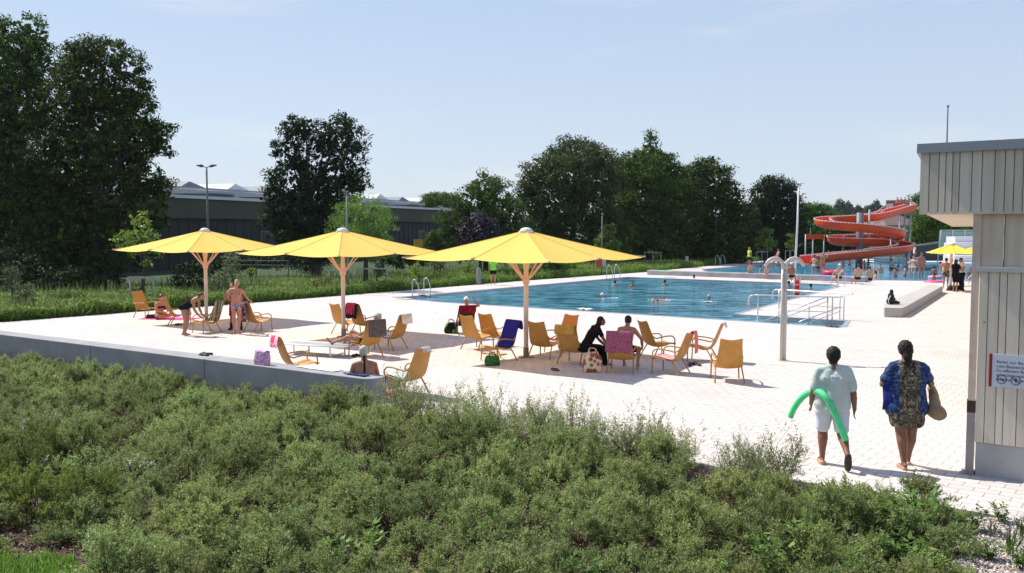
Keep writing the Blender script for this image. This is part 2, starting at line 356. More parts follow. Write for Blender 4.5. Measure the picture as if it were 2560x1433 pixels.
# ---------------------------------------------------------------- hut at the right
def plankmat(name, c1, c2, width=.16, ang=0, axis=0):
    m = bpy.data.materials.new(name); m.use_nodes = True; N = m.node_tree; b = N.nodes['Principled BSDF']
    tc = N.nodes.new('ShaderNodeTexCoord')
    n = N.nodes.new('ShaderNodeTexNoise'); mp = N.nodes.new('ShaderNodeMapping'); mp.inputs['Scale'].default_value = (14, 14, .8); n.inputs['Scale'].default_value = 1; n.inputs['Detail'].default_value = 7
    N.links.new(tc.outputs['Object'], mp.inputs[0]); N.links.new(mp.outputs[0], n.inputs[0])
    g = N.nodes.new('ShaderNodeNewGeometry'); ad = N.nodes.new('ShaderNodeMath'); ad.operation = 'MULTIPLY_ADD'; ad.inputs[1].default_value = .45
    r = N.nodes.new('ShaderNodeValToRGB'); r.color_ramp.elements[0].color = (*c1, 1); r.color_ramp.elements[1].color = (*c2, 1); r.color_ramp.elements[0].position = .3; r.color_ramp.elements[1].position = .95
    N.links.new(g.outputs['Random Per Island'], ad.inputs[0]); N.links.new(n.outputs['Fac'], ad.inputs[2]); N.links.new(ad.outputs[0], r.inputs[0])
    # knots
    v = N.nodes.new('ShaderNodeTexVoronoi'); v.inputs['Scale'].default_value = 2.6; N.links.new(tc.outputs['Object'], v.inputs[0])
    r2 = N.nodes.new('ShaderNodeValToRGB'); r2.color_ramp.elements[0].position = .025; r2.color_ramp.elements[1].position = .05; r2.color_ramp.elements[0].color = (.45, .38, .3, 1); r2.color_ramp.elements[1].color = (1, 1, 1, 1)
    N.links.new(v.outputs['Distance'], r2.inputs[0]); mx = N.nodes.new('ShaderNodeMix'); mx.data_type = 'RGBA'; mx.blend_type = 'MULTIPLY'; mx.inputs[0].default_value = 1
    N.links.new(r.outputs[0], mx.inputs[6]); N.links.new(r2.outputs[0], mx.inputs[7]); N.links.new(mx.outputs[2], b.inputs['Base Color'])
    b.inputs['Roughness'].default_value = .75; b.inputs['Specular IOR Level'].default_value = .25
    return m
M_plank = plankmat('weathered_planks', (.42, .375, .30), (.62, .555, .455)); M_plank2 = plankmat('pale_planks', (.44, .375, .29), (.62, .53, .41))
M_fascia = mat('grey_sheet', (.27, .29, .32), .5, (.25, .27, .30), 2)
K = P(2434, 1189); HD = D1; SD = Vector((.44, .898, 0)).normalized()
hut = empty('wooden_hut', (K.x, K.y, 0), 0, 'pale timber clad pool hut with grey roof edge and overhanging upper storey at the right', 'building')
hut_n = Vector((-HD.y, HD.x, 0))
def hobj(mb, name, m, bev=0, parent=None):
    o = mb.obj(name, m, parent or hut); 
    o.location = -K if parent is None else Vector()
    if bev: bevel(o, bev)
    return o
def HM(off=Vector()):  # local frame: x along front, y inward (SD direction sheared)
    a = K+off; return Matrix(((HD.x, SD.x, 0, a.x), (HD.y, SD.y, 0, a.y), (0, 0, 1, a.z), (0, 0, 0, 1)))
HMm = HM()
mb = MB(); mb.box((.02, .03, -.2), (6, 5, .45), HMm); hobj(mb, 'plinth', mat('plinth_concrete', (.40, .40, .39), .9, (.31, .31, .31), 1.3, .4, 30))
mb = MB(); mb.box((.03, .06, .45), (6, 5, 2.74), HMm); hobj(mb, 'wall', M_plank2)
rnd = random.Random(4)
mb = MB(); x = 0
while x < 5.8:
    wd = rnd.choice((.09, .11, .13, .155)); mb.box((x, 0, .46), (x+wd-.009, .055, 2.74), HMm); x += wd
hobj(mb, 'cladding', M_plank)
mb = MB(); mb.box((-.05, -.04, 2.74), (6, .5, 2.80), HMm); hobj(mb, 'ledge', mat('ledge_metal', (.42, .42, .42), .5))
mb = MB(); mb.box((0.0, .10, 2.80), (.27, .4, 3.5), HMm); mb.box((.285, .13, 2.80), (6, .4, 3.5), HMm); hobj(mb, 'shutter', M_plank2)
mb = MB(); mb.box((-.10, .05, 1.0), (-.005, .20, 3.5), HMm); o = hobj(mb, 'corner_post', mat('post_wood', (.58, .47, .40), .7, (.50, .40, .34), 9))
mb = MB(); mb.box((-.105, .04, .02), (-.002, .21, .84), HMm); mb.box((-.15, .0, 0), (.0, .25, .02), HMm); hobj(mb, 'post_shoe', mat('galvanised', (.30, .28, .27), .5, metal=.4))
mb = MB(); mb.box((-.108, .037, .84), (.0, .213, 1.0), HMm); hobj(mb, 'post_collar', mat('dark_bracket', (.04, .025, .02), .6))
# upper storey: solid with sloping soffit
x0 = -.775; ZB, ZT = 3.50, 4.33
def upper():
    L = 45.0; V = []; 
    for (x, y, z) in ((x0+.03, .06, ZB+.03), (6, .06, ZB+.03), (6, L, 3.44), (x0+.03, L, 3.44), (x0+.03, .06, ZT), (6, .06, ZT), (6, L, ZT), (x0+.03, L, ZT)):
        V.append(HMm @ Vector((x, y, z)))
    return MB().add(V, [(0,3,2,1),(4,5,6,7),(0,1,5,4),(1,2,6,5),(2,3,7,6),(3,0,4,7)])
hobj(upper(), 'soffit', mat('soffit_boards', (.62, .50, .36), .7, (.70, .58, .44), 3))
mb = MB(); x = x0
while x < 5.8:
    wd = rnd.choice((.085, .105, .12, .15)); mb.box((x, 0, ZB), (x+wd-.010, .055, ZT), HMm); x += wd
hobj(mb, 'cladding', M_plank)
mb = MB(); mb.box((x0-.05, -.06, ZT), (6, 45.1, ZT+.125), HMm); hobj(mb, 'roof_edge', M_fascia)
# sign on the hut wall
M_signw = mat('sign_white', (.50, .53, .60), .5); M_red = mat('sign_red', (.25, .012, .015), .5); M_ink = mat('sign_ink', (.05, .06, .09), .6)
def wallpt(px, py, off=.0):  # point on the hut front plane seen at the pixel
    d = ray(px, py); n = hut_n; o_ = Vector((0, 0, CAMH)); a = K-hut_n*off
    t_ = (a-o_).dot(n)/d.dot(n); return o_+d*t_
q0 = wallpt(2472, 965); q1 = wallpt(2474, 884)
SZ0 = q0.z; SZ1 = q1.z; sx = (q0-K).dot(HD)
sign = empty('wall_sign', K+HD*sx+Vector((0, 0, SZ0)), ANG1, 'white rules sign with red left edge and three round symbols on the hut wall', 'sign')
sh = SZ1-SZ0
mb = MB(); mb.box((.035, -.02, 0), (1.0, -.004, sh)); mb.obj('sign_board', M_signw, sign)
mb = MB(); mb.box((0, -.022, 0), (.034, -.004, sh)); mb.obj('red_strip', M_red, sign)
def text(body, size, loc, m, parent, name='lettering'):
    cu = bpy.data.curves.new(name, 'FONT'); cu.body = body; cu.size = size; cu.extrude = .0005; cu.space_line = 1.02
    o = bpy.data.objects.new('t', cu); S.collection.objects.link(o); bpy.context.view_layer.update()
    me = bpy.data.meshes.new_from_object(o.evaluated_get(bpy.context.evaluated_depsgraph_get())); bpy.data.objects.remove(o)
    me.materials.clear(); me.materials.append(m)
    me.transform(Euler((math.pi/2, 0, 0)).to_matrix().to_4x4()); o = link(bpy.data.objects.new(name, me), parent); o.location = loc; return o
text('Baden nur Benutzen,\nvom Beckenrand einspringen\nZu offenem Bereiche nicht\nerreichen, später wachsen\n& keine Flipper verwenden', .056, (.085, -.0225, sh-.115), M_ink, sign)
for k in range(3):
    mb = MB(); cx = .15+k*.165; cz = .105; r = .058
    ring = [Vector((cx+r*math.cos(R(a)), -.022, cz+r*math.sin(R(a)))) for a in range(0, 361, 15)]
    mb.tube(ring, .0045, 5); mb.tube([(cx-r*.72, -.0215, cz+r*.68), (cx+r*.72, -.0215, cz-r*.68)], .0045, 5)
    if k == 0: mb.box((cx-.035, -.0235, cz-.012), (cx+.02, -.021, cz-.002)); mb.ell((cx+.012, -.022, cz-.004), (.02, .002, .010))
    if k == 1: mb.ell((cx, -.022, cz+.008), (.018, .002, .022)); mb.box((cx-.002, -.0235, cz-.035), (cx+.002, -.021, cz-.01))
    if k == 2: mb.tube([(cx-.01, -.022, cz-.03), (cx, -.022, cz), (cx+.012, -.022, cz-.03)], .004, 5); mb.tube([(cx, -.022, cz), (cx, -.022, cz+.022)], .006, 5); mb.ell((cx, -.022, cz+.032), (.007, .002, .007))
    mb.obj('symbol', M_ink, sign)
# roof antenna
q = PD(2367, 363, 20); mb = MB(); zt = PD(2367, 268, 20).z
mb.tube([(0, 0, 0), (0, 0, zt-ZT-.1)], [.022, .014]); mb.ell((0, 0, zt-ZT-.08), (.03, .03, .03))
o = mb.obj('roof_mast', mat('mast_grey', (.22, .24, .26), .5)); o.location = (q.x, q.y, ZT+.1); tag(o, 'thin grey mast standing on the hut roof', 'mast')

# ---------------------------------------------------------------- industrial hall behind the trees
HA = PD(430, 490, 75); HB = PD(1110, 525, 126); HA.z = 0; HB.z = 0
he = (HB-HA).normalized(); hn = Vector((-he.y, he.x, 0))
HA2 = HA-he*38; LH = (HB-HA2).length+25
hall = empty('factory_hall', HA2, math.atan2(he.y, he.x), 'long dark industrial hall with pale roof lights behind the trees', 'building')
M_h1 = mat('hall_fascia', (.078, .074, .048), .8, (.092, .088, .060), .3); M_h2 = mat('hall_wall', (.030, .031, .030), .8, (.038, .039, .037), .5)
M_roof = mat('zinc_roof', (.60, .62, .65), .45, (.70, .71, .73), .4); M_roofd = mat('roof_grey', (.20, .215, .235), .7, (.24, .255, .27), .5); M_glassr = mat('roof_light', (.75, .78, .80), .25, (.65, .68, .7), 1)
mb = MB(); mb.box((0, 0, -.3), (LH, 40, 4.2)); mb.obj('wall', M_h2, hall)
mb = MB(); mb.box((-.1, -.25, 4.2), (LH+.1, 40, 5.95)); mb.obj('fascia', M_h1, hall)
mb = MB()
for i in range(int(LH/1.25)): mb.box((i*1.25, -.06, .0), (i*1.25+.09, -.003, 4.19))
mb.obj('wall_ribs', mat('rib_grey', (.05, .052, .052), .7), hall)
def wedge(mb, x0, x1, y0, y1, z0, z1): mb.add([(x0, y0, z0), (x1, y0, z0), (x1, y1, z1), (x0, y1, z1), (x0, y0, z0-.25), (x1, y0, z0-.25), (x1, y1, z0-.25), (x0, y1, z0-.25)], [(0,1,2,3),(0,4,5,1),(1,5,6,2),(2,6,7,3),(3,7,4,0),(4,7,6,5)])
mb = MB(); wedge(mb, -.3, LH+.3, -.45, 9, 6.10, 6.62); mb.obj('roof', M_roof, hall)
mb = MB(); mb.box((-.2, 9, 5.9), (LH, 40, 7.45)); mb.obj('upper_roof', M_roofd, hall)
rr = random.Random(7)
for i in range(11):
    x = 4+i*10.5+rr.uniform(-1, 1); mb = MB()
    mb.box((x, 3.2, 6.3), (x+4.2, 6.8, 6.75)); wedge(mb, x-.3, x+4.6, 2.6, 7.2, 6.80, 7.15); mb.obj('skylight', M_roofd if i % 3 else M_glassr, hall)
for i in range(14):
    x = 2+i*8.2+rr.uniform(-1, 1); mb = MB()
    V = [(x, 11, 7.45), (x+4.6, 11, 7.45), (x+1.6, 11, 8.15+.1*(i % 3)), (x, 16, 7.45), (x+4.6, 16, 7.45), (x+1.6, 16, 8.15+.1*(i % 3))]
    mb.add(V, [(0,1,2),(3,5,4),(0,2,5,3),(1,4,5,2),(0,3,4,1)]); mb.obj('skylight', M_glassr if i % 2 else M_roofd, hall)
for i, sx_ in enumerate((50, 53.2, 66, 69, 84)):
    mb = MB(); mb.box((sx_, -.08, .6), (sx_+1.6, -.002, 3.0)); f_ = mb.obj('window', mat('win_dark', (.012, .016, .02), .15), hall)
    mb = MB()
    for a, b_ in (((sx_-.08, -.12, .5), (sx_, -.0, 3.1)), ((sx_+1.6, -.12, .5), (sx_+1.68, 0, 3.1)), ((sx_, -.12, 3.0), (sx_+1.6, 0, 3.1))): mb.box(a, b_)
    mb.obj('frame', mat('win_frame', (.16, .17, .18), .5), f_)
# low wire fence in front of the hall
fa = PD(560, 682, 62); fb = PD(840, 690, 60); fa.z = fb.z = 0; fd = (fb-fa); mb = MB()
fen = empty('wire_fence', fa, math.atan2(fd.y, fd.x), 'low grey wire fence behind the meadow plants in front of the dark hall', 'fence'); L = fd.length
for i in range(int(L/2.4)+1): mb.tube([(i*2.4, 0, 0), (i*2.4, 0, 1.25)], .03, 6)
mb.obj('fence_post_row', mat('fence_grey', (.12, .13, .14), .6), fen)
mb = MB()
for z in (.1, .5, .9, 1.2): mb.tube([(0, 0, z), (L, 0, z)], .012, 4)
for i in range(int(L/.3)): mb.tube([(i*.3, 0, .1), (i*.3, 0, 1.2)], .006, 3, caps=False)
mb.obj('wire_mesh', MC['fence_grey'], fen)

# ---------------------------------------------------------------- hills, far houses
def hill(name, pts, Y, depth, m):
    V = []; n = len(pts)
    for px, py in pts:
        q = PD(px, py, Y); V += [Vector((q.x, Y-depth, -1)), Vector((q.x, Y, q.z)), Vector((q.x*1.4, Y+depth*2, -1))]
    Fs = []
    for i in range(n-1):
        a = 3*i; Fs += [(a, a+3, a+4, a+1), (a+1, a+4, a+5, a+2)]
    return struct(meshobj(name, V, Fs, m, smooth=True))
hill('hills', [(900, 573), (1300, 568), (1650, 560), (1900, 548), (2050, 540), (2150, 536), (2250, 534), (2400, 530), (2600, 528), (2900, 530), (3200, 560)], 420, 160, mat('hill_green', (.05, .08, .035), .95, (.10, .13, .06), .02, detail=6))
# ================================================================ VEGETATION
def leaf_quads(C, D, L, W, nrm=None, rng=None, lift=.12):
    """diamond leaves: centre-base C (n,3), direction D, length L, width W -> verts (4n,3)"""
    n = len(C); rnd_ = rng.normal(size=(n, 3))
    side = np.cross(D, rnd_ if nrm is None else nrm); side /= np.linalg.norm(side, axis=1, keepdims=True)+1e-9
    up = np.cross(side, D)
    L = np.asarray(L).reshape(-1, 1)*np.ones((n, 1)); W = np.asarray(W).reshape(-1, 1)*np.ones((n, 1))
    V = np.empty((n, 4, 3)); V[:, 0] = C; V[:, 1] = C+D*L*.45+side*W*.5+up*L*lift; V[:, 2] = C+D*L; V[:, 3] = C+D*L*.45-side*W*.5+up*L*lift
    return V.reshape(-1, 3)
def quadmesh(name, V, mats, extra=None, mi=0):
    """V (4n,3) quads; extra: MB appended with its own material index"""
    n = len(V)//4; me = bpy.data.meshes.new(name); ev = np.zeros((0, 3)); ef = []; em = []
    if extra: ev = np.array([tuple(v) for v in extra.v]).reshape(-1, 3); ef = extra.f; em = extra.m
    allv = np.vstack([V, ev]) if len(ev) else V
    nl = 4*n+sum(len(f) for f in ef)
    me.vertices.add(len(allv)); me.vertices.foreach_set('co', allv.astype(np.float32).ravel())
    me.loops.add(nl); me.polygons.add(n+len(ef))
    li = np.concatenate([np.arange(4*n), np.array([i+len(V) for f in ef for i in f], dtype=int)]) if ef else np.arange(4*n)
    st = list(range(0, 4*n, 4)); tot = [4]*n; k = 4*n
    for f in ef: st.append(k); tot.append(len(f)); k += len(f)
    me.loops.foreach_set('vertex_index', li.astype(np.int32)); me.polygons.foreach_set('loop_start', np.array(st, dtype=np.int32))
    try: me.polygons.foreach_set('loop_total', np.array(tot, dtype=np.int32))
    except Exception: pass
    me.polygons.foreach_set('material_index', np.array([mi]*n+list(em), dtype=np.int32))
    for m in mats: me.materials.append(m)
    me.update(calc_edges=True); me.validate(); return me
def unit(a): return a/(np.linalg.norm(a, axis=1, keepdims=True)+1e-9)

L_bush = leafmat('bush_leaf', (.175, .232, .066), (.320, .388, .135), (.48, .53, .23), .42, .6)
L_bushy = leafmat('bush_leaf_yellow', (.13, .18, .03), (.22, .27, .055), (.28, .33, .09), .35, .6)
L_weed = leafmat('weed_leaf', (.08, .17, .025), (.14, .26, .04), (.20, .34, .07), .4, .5)
L_pale = leafmat('pale_leaf', (.12, .17, .09), (.20, .26, .15), (.27, .34, .21), .3, .5)
M_twig = mat('twig', (.075, .045, .028), .9, (.11, .07, .045), 30)

def bush_mesh(seed, rad=.36, h=.52, stems=90, per=132, L=.024, W=.010, leaf=None, start=.72, up=.0, open_=0.0, lump=.12, bias=1.0, tufts_=11):
    rng = np.random.default_rng(seed); mb = MB(); VV = []
    tq = rng.uniform(0, 2*math.pi, tufts_); tz = rng.uniform(.05+up, 1, tufts_); tr_ = rng.uniform(.72, 1.18, tufts_)
    for i in range(stems):
        k0 = i % tufts_; te = math.asin(min(.995, tz[k0])); td = np.array([math.cos(te)*math.cos(tq[k0]), math.cos(te)*math.sin(tq[k0]), math.sin(te)])
        d = unit((td+rng.normal(size=3)*.24)[None, :])[0]; d[2] = abs(d[2])+.03
        rr_ = tr_[k0]/math.sqrt((d[0]**2+d[1]**2)/rad**2+d[2]**2/h**2)*rng.uniform(1-lump, 1+lump)
        base = np.array([rng.normal()*.04, rng.normal()*.04, 0]); tip = base+d*rr_
        bend = rng.normal(size=3)*rr_*.08; bend[2] = abs(bend[2])
        def at(t): return base+(tip-base)*t[:, None]+bend*(4*t*(1-t))[:, None]
        if i % 2 == 0:
            ts = np.array([0, .33, .66, .97]); pts = at(ts); mb.tube([Vector(p) for p in pts], [.006, .005, .003, .0015], 3, 1, False)
        nt_ = max(4, per//12)
        tt = 1-(1-start)*rng.random(nt_)**1.2; tb = at(tt); tdir = unit(unit((tip-base)[None, :]*np.ones((nt_, 1)))*.7+rng.normal(size=(nt_, 3))*.5+np.array([0, 0, .6]))
        tl = rng.uniform(.05, .11, nt_)*(1+open_); k = 12
        s_ = rng.uniform(0.05, 1, (nt_, k)); C = (tb[:, None, :]+tdir[:, None, :]*(tl[:, None]*s_)[:, :, None]).reshape(-1, 3)
        C += rng.normal(size=C.shape)*.005
        D = unit(np.repeat(tdir, k, 0)*.9+rng.normal(size=C.shape)*.65)
        N_ = unit(d[None, :]*bias+rng.normal(size=C.shape)*.55)
        VV.append(leaf_quads(C, D, rng.uniform(.7, 1.3, len(C))*L, W, nrm=N_, rng=rng))
    return quadmesh('shrub', np.vstack(VV), [leaf or L_bush, M_twig], mb)
BM = [bush_mesh(s, rad=r, h=h, stems=st) for s, r, h, st in ((1,.37,.46,84),(2,.43,.42,96),(3,.33,.50,80),(4,.45,.48,104),(5,.36,.40,84),(6,.40,.52,96))]
L_tall = leafmat('bush_leaf_pale', (.21, .245, .10), (.36, .40, .19), (.50, .52, .28), .42, .6)
BT = [bush_mesh(s, rad=.36, h=.72, stems=48, per=96, start=.30, up=.42, open_=.8, L=.030, W=.009, lump=.22, bias=.5, tufts_=24, leaf=L_tall) for s in (21, 22, 23)]
BY = [bush_mesh(31, rad=.48, h=.48, stems=100, per=132, leaf=L_bushy)]
def weed_mesh(seed, n=34, L=.13, W=.055, h=.45, leaf=None, spread=.5):
    rng = np.random.default_rng(seed); VV = []; mb = MB()
    for s in range(7):
        d = unit(np.array([[rng.normal()*spread, rng.normal()*spread, 1.0]]))[0]; hh = h*rng.uniform(.6, 1.1)
        mb.tube([Vector((0, 0, 0)), Vector(d*hh)], [.006, .003], 4, 1, False)
        t = rng.uniform(.25, 1, n//2); C = d[None, :]*(hh*t)[:, None]
        a = rng.uniform(0, 2*math.pi, len(C)); D = unit(np.stack([np.cos(a), np.sin(a), rng.uniform(.0, .7, len(C))], 1))
        VV.append(leaf_quads(C, D, rng.uniform(.6, 1.2, len(C))*L, W, nrm=np.tile([[0, 0, 1.]], (len(C), 1)), rng=rng, lift=-.08))
    return quadmesh('weed', np.vstack(VV), [leaf or L_weed, M_twig], mb)
WM = [weed_mesh(41), weed_mesh(42, L=.10, W=.05, h=.38), weed_mesh(43, h=.52, L=.15)]
WP = [weed_mesh(51, L=.11, W=.045, leaf=L_pale, h=.42), weed_mesh(52, L=.09, W=.035, leaf=L_pale, h=.36)]

rnd = random.Random(11); pts = []
def on_bed(p):  # inside the planting bed (near side of the edge), with a small margin
    q = Vector((p[0], p[1], 0))
    s = (q-WRg).dot(BD)
    if s < .0: return (q-WRg).dot(BN) < -.42
    for a, b in ((WRg, E1), (E1, E2), (E2, E3), (E3, E4)):
        d = (b-a); 
        if 0 <= (q-a).dot(d)/d.length_squared <= 1: 
            n = Vector((-d.y, d.x, 0)).normalized(); return (q-a).dot(n) < -.28
    return False
def scr(p, z=0):  # screen position of a world point
    v = Vector((p[0], p[1], z-CAMH)); c, s = math.cos(PITCH), math.sin(PITCH)
    dep = v.y*c-v.z*s; up = v.y*s+v.z*c; return CX+F*v.x/dep, CY-F*up/dep
gap = [(30, 1365, 120), (60, 1450, 170), (1740, 1195, 75), (1650, 1330, 50), (1330, 1395, 60), (560, 1290, 34), (1040, 1130, 38), (10, 1340, 60), (60, 1440, 110), (1180, 1400, 45), (880, 1260, 30), (420, 1400, 34), (180, 1330, 26)]
tries = 0; cell = {}
while tries < 26000:
    tries += 1
    y = rnd.uniform(7.6, 27); x = rnd.uniform(-.66, .60)*y
    if not on_bed((x, y)): continue
    px, py = scr((x, y))
    if px > 2440-(py-1290)*.02 and py > 1230: continue
    if px > 2395 or (px > 2340 and py > 1285): continue
    if any((px-a)**2+((py-b)*1.4)**2 < c*c for a, b, c in gap): continue
    md = .60
    if 1965 < px < 2350 and py < 1268: continue
    ok = True
    ci, cj = int(x//.6), int(y//.6)
    for i in range(ci-1, ci+2):
        for j in range(cj-1, cj+2):
            for (a, b) in cell.get((i, j), ()):
                if (a-x)**2+(b-y)**2 < md*md: ok = False; break
    if not ok: continue
    cell.setdefault((ci, cj), []).append((x, y)); pts.append((x, y))
pts.sort(key=lambda p: math.hypot(*p))
print('BUSHES', len(pts))
G_b = 'fine leaved shrubs of the planting bed'
def nearest_edge(q):
    best = 9
    for a, b in ((WRg, E1), (E1, E2), (E2, E3)):
        d = b-a; t_ = max(0, min(1, (q-a).dot(d)/d.length_squared)); best = min(best, (q-(a+d*t_)).length)
    return best
used = []; far = []
for i, (x, y) in enumerate(pts):
    q = Vector((x, y, 0)); px, py = scr((x, y)); ed = nearest_edge(q)
    tall = ed < .75 and px > 980 and not (1930 < px < 2360); s = rnd.uniform(.85, 1.22)
    me = rnd.choice(BT) if tall else rnd.choice(BM)
    if px < 230 and 1150 < py < 1330: me = BY[0]
    (used if i < 285 else far).append((x, y, me, s, tall))
for (x, y, me, s, tall) in used:
    o = link(bpy.data.objects.new('shrub', me)); o.location = (x, y, bedz(x, y)-.02); o.rotation_euler = (rnd.uniform(-.08, .08), rnd.uniform(-.08, .08), rnd.uniform(0, 6.28)); o.scale = (s, s, s*rnd.uniform(.82, 1.12))
    if tall: tag(o, 'tall loose shrub of thin upright twigs at the edge of the paving', 'shrub', 'tall loose shrubs along the paving edge')
    elif me is BY[0]: tag(o, 'yellowish green low shrub at the left of the planting bed', 'shrub', 'yellowish shrubs at the left')
    else: tag(o, 'low rounded grey green shrub with fine twiggy leaves in the planting bed', 'shrub', G_b)
u = 0; edge_ = [(E1+(E2-E1)*.0, E2), (E2, E3)]
for a, b in edge_:
    L_ = (b-a).length; d = (b-a).normalized(); n = Vector((-d.y, d.x, 0)); t_ = .1
    while t_ < L_:
        p = a+d*t_-n*rnd.uniform(.25, .5); px, py = scr((p.x, p.y)); t_ += rnd.uniform(.34, .62)
        if px > 2330 or 1700 < px < 1790: continue
        s = rnd.uniform(.8, 1.2) if px < 2020 else rnd.uniform(.45, .75)
        if 1950 < px < 2160: continue
        o = link(bpy.data.objects.new('shrub', rnd.choice(BT))); o.location = (p.x, p.y, -.05); o.rotation_euler = (0, 0, rnd.uniform(0, 6.28)); o.scale = (s, s, s)
        tag(o, 'tall loose shrub of thin upright twigs at the edge of the paving', 'shrub', 'tall loose shrubs along the paving edge')
VV = []
for (x, y, me, s, tall) in far:   # the small far rest of the bed
    n = len(me.vertices); co = np.empty(n*3, np.float32); me.vertices.foreach_get('co', co); co = co.reshape(-1, 3)
    nq = sum(1 for p in me.polygons if p.material_index == 0); V = co[:nq*4]
    V = V.reshape(-1, 4, 3)[::3].reshape(-1, 3)*np.array([1, 1, 1.0])*s*np.array([1.0, 1.0, 1]); a = rnd.uniform(0, 6.28); ca, sa = math.cos(a), math.sin(a)
    V = V @ np.array([[ca, sa, 0], [-sa, ca, 0], [0, 0, 1]]); V = V+np.array([x, y, bedz(x, y)-.02]); VV.append(V)
if VV: o = link(bpy.data.objects.new('shrub_planting', quadmesh('shrub_planting', np.vstack(VV), [L_bush]))); tag(o, 'far part of the grey green shrub planting close to the bench wall', 'shrubs', kind='stuff')
# brighter weeds between the shrubs
G_w = 'bright green weeds between the shrubs'
for i, (px, py, s, k) in enumerate([(900, 1330, 1.1, 0), (830, 1350, 1, 0), (1270, 1110, 1, 0), (1430, 1385, 1, 0), (560, 1345, .9, 0), (1485, 1400, .9, 0), (2030, 1350, 1.3, 0), (1930, 1380, 1.2, 0), (2060, 1240, 1.25, 0), (2160, 1270, 1.3, 0), (2230, 1290, 1.2, 0), (2290, 1255, 1.2, 0), (2020, 1290, 1.1, 0), (2300, 1300, 1.0, 0), (1900, 1330, .9, 0), (2180, 1398, .9, 1), (2140, 1340, .9, 1), (390, 1150, 1.1, 1), (340, 1140, 1, 1), (90, 1140, 1.0, 1), (60, 1050, 1, 1), (130, 1030, 1, 1), (230, 1315, .8, 1), (2300, 1370, 1.0, 0), (2100, 1400, 1.1, 0), (700, 1240, .7, 0), (1500, 1240, .8, 0), (2260, 1360, 1.2, 0), (1790, 1390, .9, 0)]):
    q = P(px, py, .35); o = link(bpy.data.objects.new('weed', (WM if k == 0 else WP)[i % (3 if k == 0 else 2)])); s *= .72; o.location = (q.x, q.y, 0.02); o.scale = (s, s, s*1.25); o.rotation_euler = (0, 0, i*1.3)
    tag(o, 'bright green broad leaved weed growing up between the grey green shrubs' if k == 0 else 'pale green weed with light leaves between the grey green shrubs', 'weed', G_w if k == 0 else 'pale weeds between the shrubs')
# lawn corner bottom left, small plants in the gravel
def tufts(name, region, n, h, wd, m, seed, zf=lambda x, y: 0, lean=.35, k=3):
    rng = np.random.default_rng(seed); XY = region(rng, n); Z = np.array([zf(a, b) for a, b in XY]) if callable(zf) else zf
    C = np.column_stack([XY, Z]); D = unit(np.column_stack([rng.normal(size=(n, 2))*lean, np.ones(n)]))
    hs_ = rng.uniform(.5, 1.15, n)*h
    V = leaf_quads(C, D, hs_, wd*rng.uniform(.6, 1.4, n), rng=rng, lift=.1); return link(bpy.data.objects.new(name, quadmesh(name, V, [m])))
def pxregion(x0, x1, y0, y1, z=0):
    def f(rng, n):
        out = np.empty((n, 2))
        for i in range(n):
            q = P(rng.uniform(x0, x1), rng.uniform(y0, y1), z); out[i] = (q.x, q.y)
        return out
    return f
L_grass = leafmat('grass_blade', (.12, .22, .03), (.20, .32, .05), (.28, .42, .08), .4, .6)
o = tufts('lawn_grass', pxregion(-60, 190, 1392, 1500), 2600, .13, .014, L_grass, 3, lambda a, b: bedz(a, b)); tag(o, 'short bright green grass in the bottom left corner', 'grass', kind='stuff')
for i, (px, py, s, k) in enumerate([(2525, 1395, 1.0, 'g'), (2470, 1405, .55, 'w'), (2555, 1350, .8, 'g'), (2500, 1310, .6, 'w'), (2555, 1430, .7, 'w'), (2440, 1330, .7, 'w'), (2480, 1345, .6, 'g')]):
    q = P(px, py)
    if k == 'g':
        rng = np.random.default_rng(60+i); n = 26; C = rng.normal(size=(n, 3))*.02; C[:, 2] = 0; D = unit(np.column_stack([rng.normal(size=(n, 2))*.28, np.ones(n)]))
        me = quadmesh('iris', leaf_quads(C, D, rng.uniform(.2, .42, n), .016, rng=rng), [leafmat('iris_leaf', (.05, .09, .02), (.10, .15, .04))]); o = link(bpy.data.objects.new('sword_plant', me))
        tag(o, 'small plant of upright sword shaped leaves in the pale gravel', 'plant', 'sword leaved plants in the gravel')
    else:
        o = link(bpy.data.objects.new('small_plant', WM[1])); tag(o, 'small yellow green leafy plant in the pale gravel', 'plant', 'leafy plants in the gravel')
    o.location = (q.x, q.y, .01); o.scale = (s,)*3; o.rotation_euler = (0, 0, i)
# stones scattered on the gravel and mulch on the soil
def chips(name, fn, n, r0, r1, m, seed, z):
    rng = np.random.default_rng(seed); XY = fn(rng, n); V = []
    C = np.column_stack([XY, np.full(n, z)]); D = unit(np.column_stack([rng.normal(size=(n, 2)), rng.uniform(-.1, .35, n)]))
    L_ = rng.uniform(r0, r1, n); return link(bpy.data.objects.new(name, quadmesh(name, leaf_quads(C, D, L_, L_*.8, nrm=np.tile([[0, 0, 1.]], (n, 1))+rng.normal(size=(n, 3))*.3, rng=rng, lift=.25), [m])))
o = chips('gravel_stones', pxregion(2400, 2600, 1300, 1450), 6000, .015, .04, leafmat('stone_chip', (.28, .22, .19), (.55, .47, .42), (.75, .70, .66), 0, .9), 5, .02); tag(o, 'loose pale pinkish gravel stones at the bottom right', 'gravel', kind='stuff')
def bedreg(rng, n):
    out = np.empty((n, 2)); k = 0
    while k < n:
        q = P(rng.uniform(-30, 2430), rng.uniform(1020, 1460))
        if on_bed(q): out[k] = (q.x, q.y); k += 1
    return out
rngz = None
o = chips('mulch', bedreg, 14000, .02, .06, leafmat('mulch_chip', (.04, .022, .015), (.16, .095, .065), (.30, .20, .15), 0, .9), 8, -.02); tag(o, 'brown bark mulch chips on the soil between the shrubs', 'mulch', kind='stuff')

